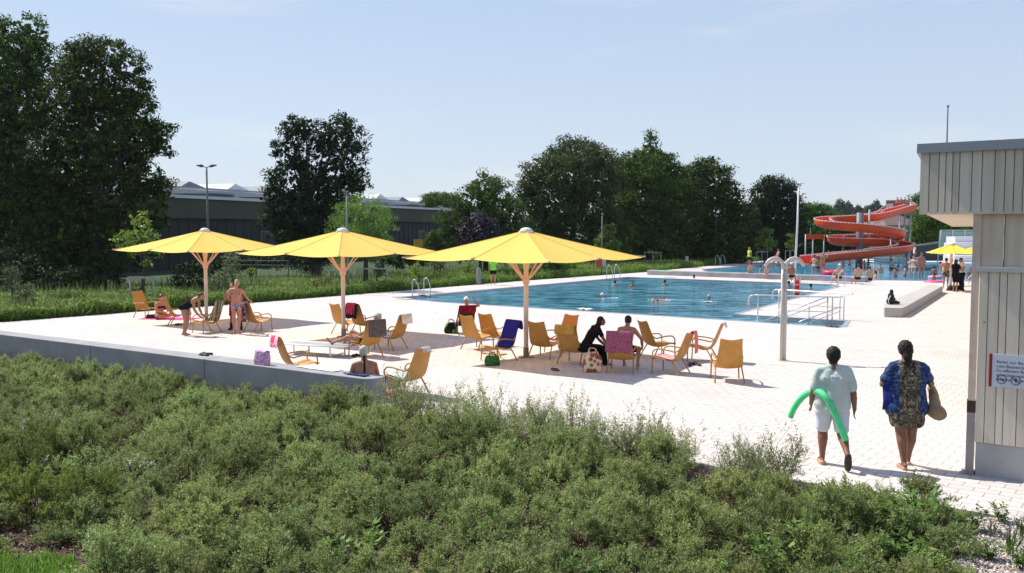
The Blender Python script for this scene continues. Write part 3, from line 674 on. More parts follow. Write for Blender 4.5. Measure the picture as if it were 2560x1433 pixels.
# ---------------------------------------------------------------- meadow strip behind the deck
def meadow_region(rows):
    def f(rng, n):
        out = np.empty((n, 2)); k = 0
        while k < n:
            px = rng.uniform(-60, 2060); u = rng.uniform(0, 1)
            edge = np.interp(px, [0, 700, 1300, 1616, 1900, 2060], [806, 751.8, 703, 680.5, 652.5, 641.5]); top = np.interp(px, [0, 700, 1300, 1616, 1900, 2060], rows)
            q = P(px, edge-1-(edge-top)*u**1.4); out[k] = (q.x, q.y); k += 1
        return out
    return f
L_mead = leafmat('meadow_leaf', (.08, .17, .02), (.14, .26, .04), (.19, .32, .07), .45, .6)
L_mead2 = leafmat('meadow_stalk', (.09, .14, .04), (.16, .21, .08), (.26, .27, .13), .4, .7)
o = tufts('meadow', meadow_region([735, 708, 672, 655, 641, 634]), 30000, .42, .06, L_mead, 9); tag(o, 'tall bright green meadow plants along the far edge of the deck', 'meadow', kind='stuff')
o = tufts('tall_grass', meadow_region([740, 700, 662, 645, 636, 630]), 9000, .80, .035, L_mead2, 10, lean=.25); tag(o, 'tall dry greyish grass stalks standing in the meadow', 'grass', kind='stuff')
def herbs(name, region, n, h, L, W, m, seed):
    rng = np.random.default_rng(seed); XY = region(rng, n); g = .55+.45*np.sin(XY[:, 0]*1.3+np.sin(XY[:, 1]*.9)*2)*np.cos(XY[:, 1]*.8); Z = rng.random(n)**.8*h*(.45+.75*g)
    C = np.column_stack([XY, Z]); D = unit(rng.normal(size=(n, 3))*np.array([1, 1, .6])); N_ = unit(rng.normal(size=(n, 3))*.5+np.array([0, -.2, 1]))
    return link(bpy.data.objects.new(name, quadmesh(name, leaf_quads(C, D, L*rng.uniform(.6, 1.4, n), W, nrm=N_, rng=rng), [m])))
o = herbs('meadow_herbs', meadow_region([760, 722, 682, 662, 643, 635]), 110000, .50, .12, .07, leafmat('herb_leaf', (.13, .26, .03), (.22, .38, .05), (.32, .47, .09), .4, .6), 19); tag(o, 'lush low leafy herbs covering the ground behind the deck', 'herbs', kind='stuff')
def clump_leaves(rng, lobes, dens, cr, per, L, W, up=.25, fill=.35, core=0):
    """lobes: (centre, (rx,ry,rz)); each carries bounded leaf pads near its surface, and a core of bigger shaded leaves"""
    VV = []
    for c, r in lobes:
        r = np.array(r); A = 4*math.pi*((r[0]*r[1]+r[0]*r[2]+r[1]*r[2])/3); n = max(4, int(A*dens))
        d = unit(rng.normal(size=(n, 3))); rad = 1-fill*rng.random(n)**1.6; rad *= 1+rng.normal(size=n)*.06
        cc = np.array(c)+d*r*rad[:, None]; k = per
        ps = cr*rng.uniform(.6, 1.35, n)
        o_ = unit(rng.normal(size=(n*k, 3))); q_ = rng.random(n*k)**.45
        CC = np.repeat(cc, k, 0)+o_*(np.repeat(ps, k)*q_)[:, None]*np.array([1, 1, .62])
        D = unit(rng.normal(size=(n*k, 3))+o_*.5+np.array([0, 0, -.15]))
        N_ = unit(o_*1.0+np.repeat(d, k, 0)*.45+rng.normal(size=(n*k, 3))*.35+np.array([0, 0, up*1.6]))
        VV.append(leaf_quads(CC, D, L*rng.uniform(.6, 1.3, n*k), W, nrm=N_, rng=rng))
        if core:
            m = int(A*core); dd = unit(rng.normal(size=(m, 3))); C2 = np.array(c)+dd*r*(rng.uniform(.45, .84, m))[:, None]
            VV.append(leaf_quads(C2, unit(rng.normal(size=(m, 3))), L*2.4*rng.uniform(.7, 1.3, m), W*2.6, nrm=unit(dd+rng.normal(size=(m, 3))*.4), rng=rng))
    return np.vstack(VV)
def tree(name, Y, lobes, leaf, label, cat='tree', trunk=None, dens=2.6, cr=.34, per=9, L=.22, W=.13, seed=0, group=None, base=0, bark=None, ysc=.9, fill=.35, limbs=True):
    """lobes: list of (px, py, r_px[, ry_px]) seen at distance Y; built as a real crown with depth"""
    rng = np.random.default_rng(seed+100); LB_ = []
    if Y > 45 and name not in ('garden_shrub', 'young_tree'): dens *= .62; per = int(per*5.2); cr *= 1.35*(max(Y, 50)/60)**.5; L *= .70*(max(Y, 50)/60)**.35; W *= .80*(max(Y, 50)/60)**.35
    for l in lobes:
        px, py, r = l[:3]; ry = l[3] if len(l) > 3 else r
        if Y > 60: r *= 1.14; ry *= 1.08
        elif Y > 45: r *= 1.06; ry *= 1.05
        s_ = Y/F; dy = (rng.uniform(-.5, .5))*r*s_*1.2; q = PD(px, py, Y+dy)
        LB_.append((q, (r*s_, r*s_*ysc, ry*s_)))
    cx = trunk if trunk is not None else sum(l[0] for l in lobes)/len(lobes)
    g = PD(cx, 600, Y); root = empty(name, (g.x, g.y, base), 0, label, cat, group); off = Vector((g.x, g.y, base))
    rel = [((q-off), r) for q, r in LB_]
    V = clump_leaves(rng, [((q.x, q.y, q.z), r) for q, r in rel], dens, cr, per, L, W, fill=fill, core=(5 if Y > 45 and name not in ('garden_shrub', 'young_tree') else 0))
    o = link(bpy.data.objects.new('crown', quadmesh('crown', V, [leaf])), root)
    hz = max(q.z+r[2] for q, r in rel); mb = MB(); tw = .028*hz+.02
    mid = Vector((rng.normal()*.03*hz, 0, hz*.35)); top = Vector((rng.normal()*.05*hz, 0, hz*.7))
    mb.tube(spline([(0, 0, -.1), mid*.5, mid, top], 4), [tw*(1-.65*i/12) for i in range(13)], 8)
    if limbs:
        for q, r in rel[:16]:
            st = mid.lerp(top, rng.uniform(0, .8)); st.z = min(st.z, max(.3, q.z*.8)); 
            md = st.lerp(q, .5)+Vector((0, 0, -.05*hz)); mb.tube(spline([st, md, q], 4), [tw*.4*(1-.1*i) for i in range(9)], 6)
    o2 = mb.obj('trunk', bark or mat('bark', (.045, .037, .03), .95, (.08, .067, .055), 6, .6, 12), root, smooth=True); return root
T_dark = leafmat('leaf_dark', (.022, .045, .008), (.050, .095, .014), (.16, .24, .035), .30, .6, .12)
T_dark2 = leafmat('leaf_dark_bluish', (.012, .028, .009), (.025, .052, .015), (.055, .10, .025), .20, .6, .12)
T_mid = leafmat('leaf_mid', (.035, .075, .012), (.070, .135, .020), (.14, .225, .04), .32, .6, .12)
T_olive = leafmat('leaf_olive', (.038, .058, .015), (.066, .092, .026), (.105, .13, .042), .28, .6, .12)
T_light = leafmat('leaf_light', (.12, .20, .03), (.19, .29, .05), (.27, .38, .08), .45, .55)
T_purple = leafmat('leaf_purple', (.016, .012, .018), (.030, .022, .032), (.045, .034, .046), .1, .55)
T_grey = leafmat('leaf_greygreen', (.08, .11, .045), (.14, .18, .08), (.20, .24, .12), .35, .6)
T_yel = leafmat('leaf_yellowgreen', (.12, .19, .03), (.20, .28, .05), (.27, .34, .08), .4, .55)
# the big trees at the left
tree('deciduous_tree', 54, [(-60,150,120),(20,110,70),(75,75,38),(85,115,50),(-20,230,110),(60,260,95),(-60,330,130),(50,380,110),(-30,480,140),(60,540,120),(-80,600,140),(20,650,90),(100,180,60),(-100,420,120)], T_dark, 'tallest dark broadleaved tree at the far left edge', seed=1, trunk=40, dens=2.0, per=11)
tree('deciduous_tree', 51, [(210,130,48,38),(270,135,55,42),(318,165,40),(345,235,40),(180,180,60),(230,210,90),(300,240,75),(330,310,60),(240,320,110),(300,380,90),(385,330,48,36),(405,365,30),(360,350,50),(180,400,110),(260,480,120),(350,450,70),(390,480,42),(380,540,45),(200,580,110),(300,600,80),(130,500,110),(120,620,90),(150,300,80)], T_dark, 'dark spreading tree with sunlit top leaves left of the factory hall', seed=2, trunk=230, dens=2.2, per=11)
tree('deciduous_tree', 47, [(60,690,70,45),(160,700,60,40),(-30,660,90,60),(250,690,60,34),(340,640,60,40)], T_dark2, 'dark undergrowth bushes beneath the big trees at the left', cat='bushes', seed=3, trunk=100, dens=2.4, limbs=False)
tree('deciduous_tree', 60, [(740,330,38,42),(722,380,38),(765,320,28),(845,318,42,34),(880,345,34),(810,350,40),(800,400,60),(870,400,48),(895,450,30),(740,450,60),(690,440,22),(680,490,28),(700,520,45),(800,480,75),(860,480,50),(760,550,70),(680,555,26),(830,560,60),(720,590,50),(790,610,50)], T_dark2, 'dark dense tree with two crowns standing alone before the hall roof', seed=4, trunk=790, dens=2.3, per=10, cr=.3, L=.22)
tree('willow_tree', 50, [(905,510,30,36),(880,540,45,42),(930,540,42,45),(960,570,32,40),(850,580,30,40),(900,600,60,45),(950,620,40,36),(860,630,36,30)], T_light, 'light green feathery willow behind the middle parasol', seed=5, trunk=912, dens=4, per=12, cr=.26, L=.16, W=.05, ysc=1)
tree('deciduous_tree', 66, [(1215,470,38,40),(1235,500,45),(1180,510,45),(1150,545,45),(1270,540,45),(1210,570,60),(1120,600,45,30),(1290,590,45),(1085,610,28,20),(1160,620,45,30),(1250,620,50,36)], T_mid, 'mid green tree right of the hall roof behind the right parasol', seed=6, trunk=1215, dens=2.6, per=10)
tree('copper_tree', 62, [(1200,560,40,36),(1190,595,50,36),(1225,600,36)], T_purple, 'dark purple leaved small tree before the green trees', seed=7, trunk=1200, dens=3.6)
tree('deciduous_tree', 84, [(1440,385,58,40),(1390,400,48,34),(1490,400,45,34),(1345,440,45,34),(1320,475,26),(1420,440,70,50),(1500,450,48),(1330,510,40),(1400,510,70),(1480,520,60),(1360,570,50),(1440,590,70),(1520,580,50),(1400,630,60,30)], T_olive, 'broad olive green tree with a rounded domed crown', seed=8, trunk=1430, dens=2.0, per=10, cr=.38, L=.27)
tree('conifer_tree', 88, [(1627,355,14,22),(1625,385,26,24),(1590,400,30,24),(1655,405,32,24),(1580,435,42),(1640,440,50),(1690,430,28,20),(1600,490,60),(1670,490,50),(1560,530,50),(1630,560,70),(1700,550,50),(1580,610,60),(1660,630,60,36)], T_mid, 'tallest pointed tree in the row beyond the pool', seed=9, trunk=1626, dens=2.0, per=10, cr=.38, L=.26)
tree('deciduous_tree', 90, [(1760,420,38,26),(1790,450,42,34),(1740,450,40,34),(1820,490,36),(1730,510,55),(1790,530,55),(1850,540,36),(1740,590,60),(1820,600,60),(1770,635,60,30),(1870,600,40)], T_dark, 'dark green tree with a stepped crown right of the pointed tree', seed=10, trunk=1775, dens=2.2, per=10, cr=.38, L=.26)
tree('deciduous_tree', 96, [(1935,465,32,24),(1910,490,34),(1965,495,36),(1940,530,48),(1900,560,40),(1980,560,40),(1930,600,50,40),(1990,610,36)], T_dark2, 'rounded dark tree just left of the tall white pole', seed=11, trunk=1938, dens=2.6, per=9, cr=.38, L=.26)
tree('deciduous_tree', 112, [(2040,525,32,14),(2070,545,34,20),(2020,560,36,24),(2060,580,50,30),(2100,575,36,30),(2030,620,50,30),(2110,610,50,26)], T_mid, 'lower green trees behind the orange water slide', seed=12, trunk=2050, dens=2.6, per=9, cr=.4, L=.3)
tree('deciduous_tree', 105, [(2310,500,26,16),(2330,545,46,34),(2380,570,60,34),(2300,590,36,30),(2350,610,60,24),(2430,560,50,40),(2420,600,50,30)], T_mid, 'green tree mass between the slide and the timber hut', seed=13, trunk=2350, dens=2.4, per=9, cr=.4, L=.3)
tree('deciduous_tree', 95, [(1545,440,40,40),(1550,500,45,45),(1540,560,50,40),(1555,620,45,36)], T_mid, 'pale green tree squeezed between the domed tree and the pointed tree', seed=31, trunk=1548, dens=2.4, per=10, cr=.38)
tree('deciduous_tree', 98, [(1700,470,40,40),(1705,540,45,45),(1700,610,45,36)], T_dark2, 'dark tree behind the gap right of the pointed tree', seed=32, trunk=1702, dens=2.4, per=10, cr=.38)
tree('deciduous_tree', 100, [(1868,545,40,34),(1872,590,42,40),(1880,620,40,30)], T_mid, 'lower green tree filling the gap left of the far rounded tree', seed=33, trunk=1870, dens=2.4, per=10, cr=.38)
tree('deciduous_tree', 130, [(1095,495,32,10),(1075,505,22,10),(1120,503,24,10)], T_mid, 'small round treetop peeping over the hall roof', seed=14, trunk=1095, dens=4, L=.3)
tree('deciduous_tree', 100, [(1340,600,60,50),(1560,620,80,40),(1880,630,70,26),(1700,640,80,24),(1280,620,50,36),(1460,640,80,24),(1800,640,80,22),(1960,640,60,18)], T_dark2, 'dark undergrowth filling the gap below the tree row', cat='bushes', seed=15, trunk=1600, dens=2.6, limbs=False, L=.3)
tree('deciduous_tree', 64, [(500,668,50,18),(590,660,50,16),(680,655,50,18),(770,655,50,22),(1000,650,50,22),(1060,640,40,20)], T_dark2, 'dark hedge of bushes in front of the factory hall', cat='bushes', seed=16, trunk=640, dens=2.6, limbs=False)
# young trees and shrubs
tree('young_tree', 40, [(352,545,22,24),(340,580,30,22),(310,598,28,18),(375,590,26,18),(350,610,40,16),(330,635,18,8),(385,632,20,8),(372,655,16,10)], T_light, 'young tree with light leaves in a post frame behind the left parasol', seed=20, trunk=347, dens=6, per=9, cr=.17, L=.17, W=.11)
tree('young_tree', 78, [(1522,575,14,20),(1518,600,20,18),(1530,615,22,14),(1505,610,18)], T_light, 'slim young tree rising behind the orange panel', seed=21, trunk=1520, dens=4, cr=.2)
tree('young_tree', 88, [(1640,560,30,30),(1655,590,36,34),(1625,600,34,34),(1645,630,30,16)], T_olive, 'dim greenish young tree before the dark wood', seed=22, trunk=1645, dens=3.4, cr=.26)
tree('young_tree', 88, [(1912,590,20,22),(1912,610,24,18)], T_light, 'oval young tree beside the far lamp post', seed=23, trunk=1912, dens=4, cr=.22)
tree('young_tree', 92, [(1978,595,9,14),(1978,612,12,10)], T_light, 'smallest young tree just left of the tall white pole', seed=24, trunk=1978, dens=5, cr=.16)
SH = [(25,690,32,38,36,T_grey,'grey green bushy shrub at the left edge of the meadow'),(60,730,36,28,35,T_grey,'low grey green shrub at the far left before the deck'),(575,655,26,30,44,T_grey,'tall grey green shrub right behind the left parasol pole'),(560,700,40,30,44,T_grey,'wide grey green shrub by the standing woman'),(470,700,50,26,45,T_dark2,'dark shrub behind the bending woman'),
      (945,665,22,26,50,T_grey,'grey green upright shrub right of the middle parasol pole'),(1045,675,20,20,52,T_yel,'bright yellow green shrub by the pool ladder'),(1172,672,20,22,56,T_yel,'bright yellow green shrub left of the grey bollard'),(805,705,26,18,46,T_yel,'pale yellow flowering plant left of the middle parasol pole'),(1100,660,22,18,58,T_grey,'grey green shrub between the two yellow green ones'),
      (625,680,14,10,50,T_light,'small light green shrub before the wire fence'),(1085,640,30,20,60,T_mid,'green shrub below the gap between the parasols'),(1400,665,50,16,66,T_mid,'long low green shrub behind the right parasol'),(1450,675,40,14,68,T_light,'light green low shrub left of the orange panel'),(1560,672,30,8,75,T_light,'low light green plants right of the orange panel'),(330,735,34,18,41,T_mid,'green leafy plants below the young tree frame'),(180,745,50,18,38,T_mid,'low green leafy plants in the middle of the left meadow'),(1120,695,14,8,54,T_yel,'tiny yellow green shrub near the pool corner')]
for i, (px, py, rx, ry, Y, m, lab) in enumerate(SH):
    rr_ = random.Random(i); lobes = [(px, py, rx*.8, ry*.8)]+[(px+rr_.uniform(-.6, .6)*rx, py+rr_.uniform(-.7, .6)*ry, rx*.45, ry*.45) for _ in range(5)]
    lobes.append((px, py+ry*.6, rx*.8, ry*.5))
    tree('garden_shrub', Y, lobes, m, lab, cat='shrub', seed=40+i, trunk=px, dens=9*(40/Y)**1.2, per=9, cr=.13, L=.11*(Y/38), W=.05*(Y/38), limbs=False)
# trees on the far hill
rr_ = random.Random(5); me = None
rng = np.random.default_rng(77); V = clump_leaves(rng, [((0, 0, 5), (4.2, 4.2, 4.5)), ((1, 0, 9), (2.6, 2.6, 3.5)), ((-2, 0, 6), (2.5, 2.5, 3)), ((2.6, 1, 4.5), (2.6, 2.6, 3))], .9, 1.0, 6, 1.3, .9)
far_me = quadmesh('far_crown', V, [leafmat('leaf_far', (.03, .05, .02), (.05, .075, .03), None, .1)])
mb = MB(); mb.tube([(0, 0, -2), (0, 0, 5)], [.35, .2], 6); trunk_me = mb.obj('trunk', MC['bark']); tm = trunk_me.data; bpy.data.objects.remove(trunk_me)
for i in range(46):
    px = 2020+i*7.6+rr_.uniform(-4, 4); py = 536+rr_.uniform(-2, 5); q = PD(px, py, 400+rr_.uniform(-25, 15)); s = rr_.uniform(.28, .52)
    if 2075 < px < 2110 or 2160 < px < 2200: s *= 1.1
    r_ = empty('hill_tree', (q.x, q.y, q.z-2), rr_.uniform(0, 6), 'distant hazy tree on the hilltop skyline', 'tree', 'distant trees on the hill'); r_.scale = (s, s, s*rr_.uniform(.8, 1.25))
    link(bpy.data.objects.new('crown', far_me), r_); link(bpy.data.objects.new('trunk', tm), r_)
# ================================================================ PARASOLS
M_canopy = mat('parasol_canopy', (.92, .79, .20), .75, (.90, .76, .18), 2, .12, 90, trans=((1.0, .50, .14), .42), spec=.15)
M_canopy2 = mat('parasol_canopy_far', (.92, .82, .12), .75, trans=((1.0, .55, .1), .3), spec=.15)
M_seam = mat('canopy_seam', (.42, .27, .05), .8)
M_pole = mat('parasol_pole', (.72, .60, .55), .4, (.66, .56, .52), 3)  # white pole with the warm light under the canopy tinted into its colour
M_rib = mat('parasol_rib', (.80, .50, .40), .5)
def parasol(loc, rot, half, zt, zr, label, group, mcan, spoked=True):
    root = empty('parasol', loc, rot, label, 'parasol', group)
    mb = MB(); mb.tube([(0, 0, .20), (0, 0, zr-.0)], .062, 14); mb.tube([(0, 0, zr), (0, 0, zt-.03)], .045, 10); mb.obj('pole', M_pole, root, True)
    mb = MB(); mb.tube([(0, 0, 0), (0, 0, .25)], .072, 14); mb.box((-.2, -.2, 0), (.2, .2, .015)); auto_smooth(mb.obj('base_sleeve', mat('sleeve_brown', (.26, .19, .17), .6), root))
    zh = zr-.30*half/3.1
    mb = MB(); mb.tube([(0, 0, zh-.33), (0, 0, zh-.15)], .095, 12); mb.tube([(0, 0, zh-.37), (0, 0, zh-.33)], .08, 12); auto_smooth(mb.obj('hub', M_rib, root))
    # canopy: 8 sectors, corners at 'half' on the diagonals, ribs also at the edge middles
    ends = []
    for k in range(8):
        a = k*math.pi/4; r = half if k % 2 == 0 else half*math.cos(math.pi/4)*1.0
        ends.append(Vector((math.cos(a)*r, math.sin(a)*r, zr+(0 if k % 2 == 0 else (zt-zr)*.03))))
    top = Vector((0, 0, zt)); V = []; Fs = []; nu, nv = 8, 6
    for k in range(8):
        A, B = ends[k], ends[(k+1) % 8]; b0 = len(V)
        for i in range(nu+1):
            for j in range(nv+1):
                u = .02+.98*i/nu; v = j/nv; e = A.lerp(B, v); e = e*(1-.035*math.sin(math.pi*v)); e.z = A.z*(1-v)+B.z*v
                p = top.lerp(e, u); p.z -= .055*math.sin(math.pi*v)*u*(half/3.1)+.012*math.sin(math.pi*u)*(half/3.1); V.append(p)
        for i in range(nu):
            for j in range(nv):
                a = b0+i*(nv+1)+j; Fs.append((a, a+nv+1, a+nv+2, a+1))
    c = meshobj('canopy', V, Fs, mcan, root, False)
    bm = bmesh.new(); bm.from_mesh(c.data); bmesh.ops.remove_doubles(bm, verts=bm.verts, dist=.002); bmesh.ops.recalc_face_normals(bm, faces=bm.faces); bm.to_mesh(c.data); bm.free()
    auto_smooth(c, 9)
    mb = MB()
    for k in range(8):
        e = ends[k]; pts = [top.lerp(e, u/8)+Vector((0, 0, -.012*math.sin(math.pi*u/8)*(half/3.1)+.002)) for u in range(9)]
        mb.tube(pts, .007, 4)
    so_ = mb.obj('seams', M_seam, c)
    for k in range(8):
        e = ends[k]; mb = MB(); pts = [top.lerp(e*1.0, u/8)+Vector((0, 0, -.012*math.sin(math.pi*u/8)*(half/3.1)-.035)) for u in range(9)]
        pts[-1] = e*1.015+Vector((0, 0, -.012)); mb.tube(pts, .018, 6); rb_ = mb.obj('rib', M_rib, root)
        if spoked:
            mb = MB(); a = e.normalized(); s0 = Vector((e.x, e.y, 0)).normalized()*.09; s0.z = zh-.24; fr_ = .92*(half/3.1)/Vector((e.x, e.y, 0)).length; mb.tube([s0, top.lerp(e, fr_)+Vector((0, 0, -.04))], .017, 6); mb.obj('strut', M_rib, rb_)
    mb = MB(); mb.ell((0, 0, zt-.01), (.16, .16, .085), n=16, m=8); mb.tube([(0, 0, zt-.06), (0, 0, zt-.01)], .19, 16); auto_smooth(mb.obj('cap', M_white, root))
    return root
UR = R(8.5)
G_um = 'large square yellow parasols on the deck'
U1 = P(1315, 893); U2 = P(859, 842); U3 = P(516.5, 803)
parasol(U1, UR, 3.12, 3.27, 2.56, 'yellow parasol nearest the camera, the right one of the three large ones', G_um, M_canopy)
parasol(U2, UR, 3.12, 3.27, 2.56, 'middle one of the three large yellow parasols in front of the willow', G_um, M_canopy)
parasol(U3, UR, 3.12, 3.27, 2.56, 'left one of the three large yellow parasols, farthest away', G_um, M_canopy)
q = P(2376, 727); parasol(q, .5, 1.55, 2.52, 2.02, 'small bright yellow parasol left of the timber hut', 'small parasols by the shallow pool', M_canopy2, False)
q = P(2440, 716); parasol(q, .5, 1.5, 2.35, 1.95, 'small yellow parasol half hidden behind the timber hut corner', 'small parasols by the shallow pool', M_canopy2, False)
q = P(2345, 690); 
# ================================================================ LOUNGE CHAIRS
M_chair = mat('chair_ochre', (.55, .28, .065), .55, (.49, .24, .055), 5, spec=.3)
M_chairf = mat('chair_frame_ochre', (.42, .245, .065), .45, spec=.4)
M_chairo = mat('chair_orange', (.62, .24, .075), .55)
PROF = spline([(.33, .345), (.29, .385), (.12, .365), (-.06, .325), (-.20, .335), (-.30, .43), (-.38, .60), (-.45, .78), (-.52, .95), (-.555, .975)], 5)
PROF = [Vector((0, p.x, p.y)) for p in [Vector((q.x, q.y, 0)) for q in PROF]]
def pw(u):  # half width along the profile
    return .262+.035*math.sin(math.pi*min(1, u*1.25))-.035*max(0, u-.55)/.45
def chair_parts():
    n = len(PROF); V = []; Fs = []; nj = 6
    for side in (0, 1):
        for i, p in enumerate(PROF):
            t = (PROF[min(i+1, n-1)]-PROF[max(i-1, 0)]).normalized(); nrm = Vector((0, -t.z, t.y))
            u = i/(n-1); h = pw(u)
            for j in range(nj+1):
                v = j/nj*2-1; bow = .035*(1-v*v)*(1 if u > .3 else .4)
                x = v*h
                if u > .93: x *= 1-.12*((u-.93)/.07)**2
                V.append(p+Vector((x, 0, 0))-nrm*(-1)*0+nrm*(bow*-1 if False else -bow*-1*0)+(-nrm if side else nrm)*.007+nrm*bow)
        b0 = side*n*(nj+1)
        for i in range(n-1):
            for j in range(nj):
                a = b0+i*(nj+1)+j; f = (a, a+1, a+nj+2, a+nj+1); Fs.append(f if side == 0 else f[::-1])
    m_ = n*(nj+1)
    ring = [j for j in range(nj+1)]+[(i)*(nj+1)+nj for i in range(1, n)]+[(n-1)*(nj+1)+j for j in range(nj-1, -1, -1)]+[i*(nj+1) for i in range(n-2, 0, -1)]
    for a, b in zip(ring, ring[1:]+ring[:1]): Fs.append((b, a, a+m_, b+m_))
    out = {}
    o = meshobj('seat_shell', V, Fs, M_chair); auto_smooth(o, 60)
    # fine slit pattern is material bump; frame parts
    out['seat_shell'] = [o]
    out['leg'] = []; out['armrest'] = []
    for s in (-1, 1):
        x = s*.300
        mb = MB(); mb.tube([(x, .27, .42), (x, .275, .2), (x+s*.008, .285, 0)], .0165, 8); out['leg'].append(mb.obj('leg', M_chairf, smooth=True))
        mb = MB(); mb.tube([(x*.93, -.18, .34), (x*.99, -.30, .15), (x+s*.012, -.385, 0)], .0165, 8); out['leg'].append(mb.obj('leg', M_chairf, smooth=True))
        mb = MB(); mb.tube(spline([(x, .27, .42), (x, .265, .50), (x, .19, .565), (x, .05, .575), (x, -.16, .55), (x*.95, -.29, .53), (x*.85, -.385, .60)], 4), .0165, 8); out['armrest'].append(mb.obj('armrest', M_chairf, smooth=True))
    mb = MB(); mb.tube([(-.27, -.19, .335), (.27, -.19, .335)], .013, 6); mb.tube([(-.285, .265, .36), (.285, .265, .36)], .013, 6); out['crossbar'] = [mb.obj('crossbar', M_chairf, smooth=True)]
    return out
# slotted texture of the shell
def slots(m, sc=70):
    N = m.node_tree; b = N.nodes['Principled BSDF']; tc = N.nodes.new('ShaderNodeTexCoord'); wv = N.nodes.new('ShaderNodeTexWave'); wv.inputs['Scale'].default_value = sc; wv.bands_direction = 'X'
    N.links.new(tc.outputs['Object'], wv.inputs[0]); bp = N.nodes.new('ShaderNodeBump'); bp.inputs['Strength'].default_value = .5; bp.inputs['Distance'].default_value = .004
    N.links.new(wv.outputs['Fac'], bp.inputs['Height']); N.links.new(bp.outputs[0], b.inputs['Normal'])
slots(M_chair, 14); slots(M_chairo, 14)
CH0 = chair_parts(); first = [True]
G_ch = 'ochre yellow lounge chairs on the deck'
CH = {}
def chair(key, px, py, deg, label, shell=None):
    q = P(px, py); root = empty('lounge_chair', q, R(deg)-math.pi/2, label, 'lounge chair', G_ch)
    for k, L_ in CH0.items():
        for o in L_:
            c = o if first[0] else o.copy()
            if not first[0]: S.collection.objects.link(c)
            c.parent = root
            if shell and k == 'seat_shell':
                c.material_slots[0].link = 'OBJECT'; c.material_slots[0].material = shell
    first[0] = False; CH[key] = Matrix.Translation(q) @ Matrix.Rotation(R(deg)-math.pi/2, 4, 'Z'); return root
chair(1, 368, 794, -30, 'lounge chair farthest left, empty, facing the seated sunbather')
chair(2, 452, 812, 10, 'lounge chair behind the bending person in the black swimsuit')
chair(3, 515, 832, 230, 'lounge chair under a striped towel, touched by the bending person')
chair(4, 648, 828, 48, 'lounge chair with the dark patterned towel beside the standing bikini wearer')
chair(5, 868, 833, 52, 'empty lounge chair directly behind the middle parasol pole')
chair(6, 915, 836, 52, 'lounge chair right of the middle parasol pole with black and magenta cloth')
chair(7, 912, 890, 132, 'lounge chair in which a person lies with legs stretched out')
chair(8, 974, 872, 150, 'lounge chair behind the reclining person, holding a white towel')
chair(9, 752, 948, 34, 'lounge chair right behind the bench wall with a pink towel on top')
chair(10, 1012, 986, 143, 'lounge chair nearest the camera, right of the bench wall end')
chair(11, 1196, 872, 52, 'empty lounge chair left of the two beside the blue towel chair')
chair(12, 1240, 866, 54, 'empty lounge chair just behind the blue towel chair')
chair(13, 1244, 902, 222, 'lounge chair draped with the plain blue towel at the right parasol pole')
chair(14, 1364, 893, 60, 'empty lounge chair seen from behind just right of the right parasol pole')
chair(15, 1400, 880, 230, 'orange tinted lounge chair turned towards the camera', M_chairo)
chair(16, 1438, 908, 60, 'lounge chair seen from behind with a yellow cloth over its top')
chair(17, 1556, 928, 74, 'lounge chair seen from behind with the purple towel, man sitting on it')
chair(18, 1648, 893, 24, 'empty lounge chair right of the seated man, facing right')
chair(19, 1672, 932, 146, 'lounge chair with a salmon pink towel hung on its back')
chair(20, 1752, 902, 158, 'lounge chair with a white cloth on its top, behind the salmon towel chair')
chair(21, 1817, 951, 86, 'empty lounge chair farthest right, seen squarely from behind')

# ---- cloths
def clothmat(name, cols, mode='plain', sc=8, rot=0):
    if name in MC: return MC[name]
    m = bpy.data.materials.new(name); m.use_nodes = True; N = m.node_tree; b = N.nodes['Principled BSDF']; b.inputs['Roughness'].default_value = .9; b.inputs['Specular IOR Level'].default_value = .1
    b.inputs['Base Color'].default_value = (*cols[0], 1)
    if mode != 'plain':
        tc = N.nodes.new('ShaderNodeTexCoord')
        if mode == 'stripe': t = N.nodes.new('ShaderNodeTexWave'); t.inputs['Scale'].default_value = sc; t.bands_direction = 'X'; t.wave_profile = 'SAW'; out = t.outputs['Fac']
        else: t = N.nodes.new('ShaderNodeTexVoronoi' if mode == 'spots' else 'ShaderNodeTexNoise'); t.inputs['Scale'].default_value = sc; out = t.outputs[0]
        N.links.new(tc.outputs['Object'], t.inputs[0])
        r = N.nodes.new('ShaderNodeValToRGB'); r.color_ramp.interpolation = 'CONSTANT'; e = r.color_ramp.elements
        lo, hi = (0, 1) if mode == 'stripe' else ((.15, .7) if mode == 'spots' else (.35, .65))
        e[0].position = 0; e[0].color = (*cols[0], 1); n = len(cols)
        e[1].position = lo+(hi-lo)*(n-1)/n; e[1].color = (*cols[-1], 1)
        for i in range(1, n-1): x = e.new(lo+(hi-lo)*i/n); x.color = (*cols[i], 1)
        N.links.new(out, r.inputs[0]); N.links.new(r.outputs[0], b.inputs['Base Color'])
    MC[name] = m; return m
def sheetobj(name, rows, m, label, cat, thick=.008, M=None, sub=1):
    """rows: grid of points"""
    nr, nc = len(rows), len(rows[0]); V = [Vector(p) for r in rows for p in r]
    if M is not None: V = [M @ v for v in V]
    c = sum(V, Vector())/len(V); c.z = min(v.z for v in V); V = [v-c for v in V]
    Fs = [(i*nc+j, i*nc+j+1, (i+1)*nc+j+1, (i+1)*nc+j) for i in range(nr-1) for j in range(nc-1)]
    o = meshobj(name, V, Fs, m, smooth=True); o.location = c
    s = o.modifiers.new('s', 'SOLIDIFY'); s.thickness = thick; s.offset = 1
    if sub: x = o.modifiers.new('u', 'SUBSURF'); x.levels = sub; x.render_levels = sub
    return tag(o, label, cat)
NP = len(PROF)
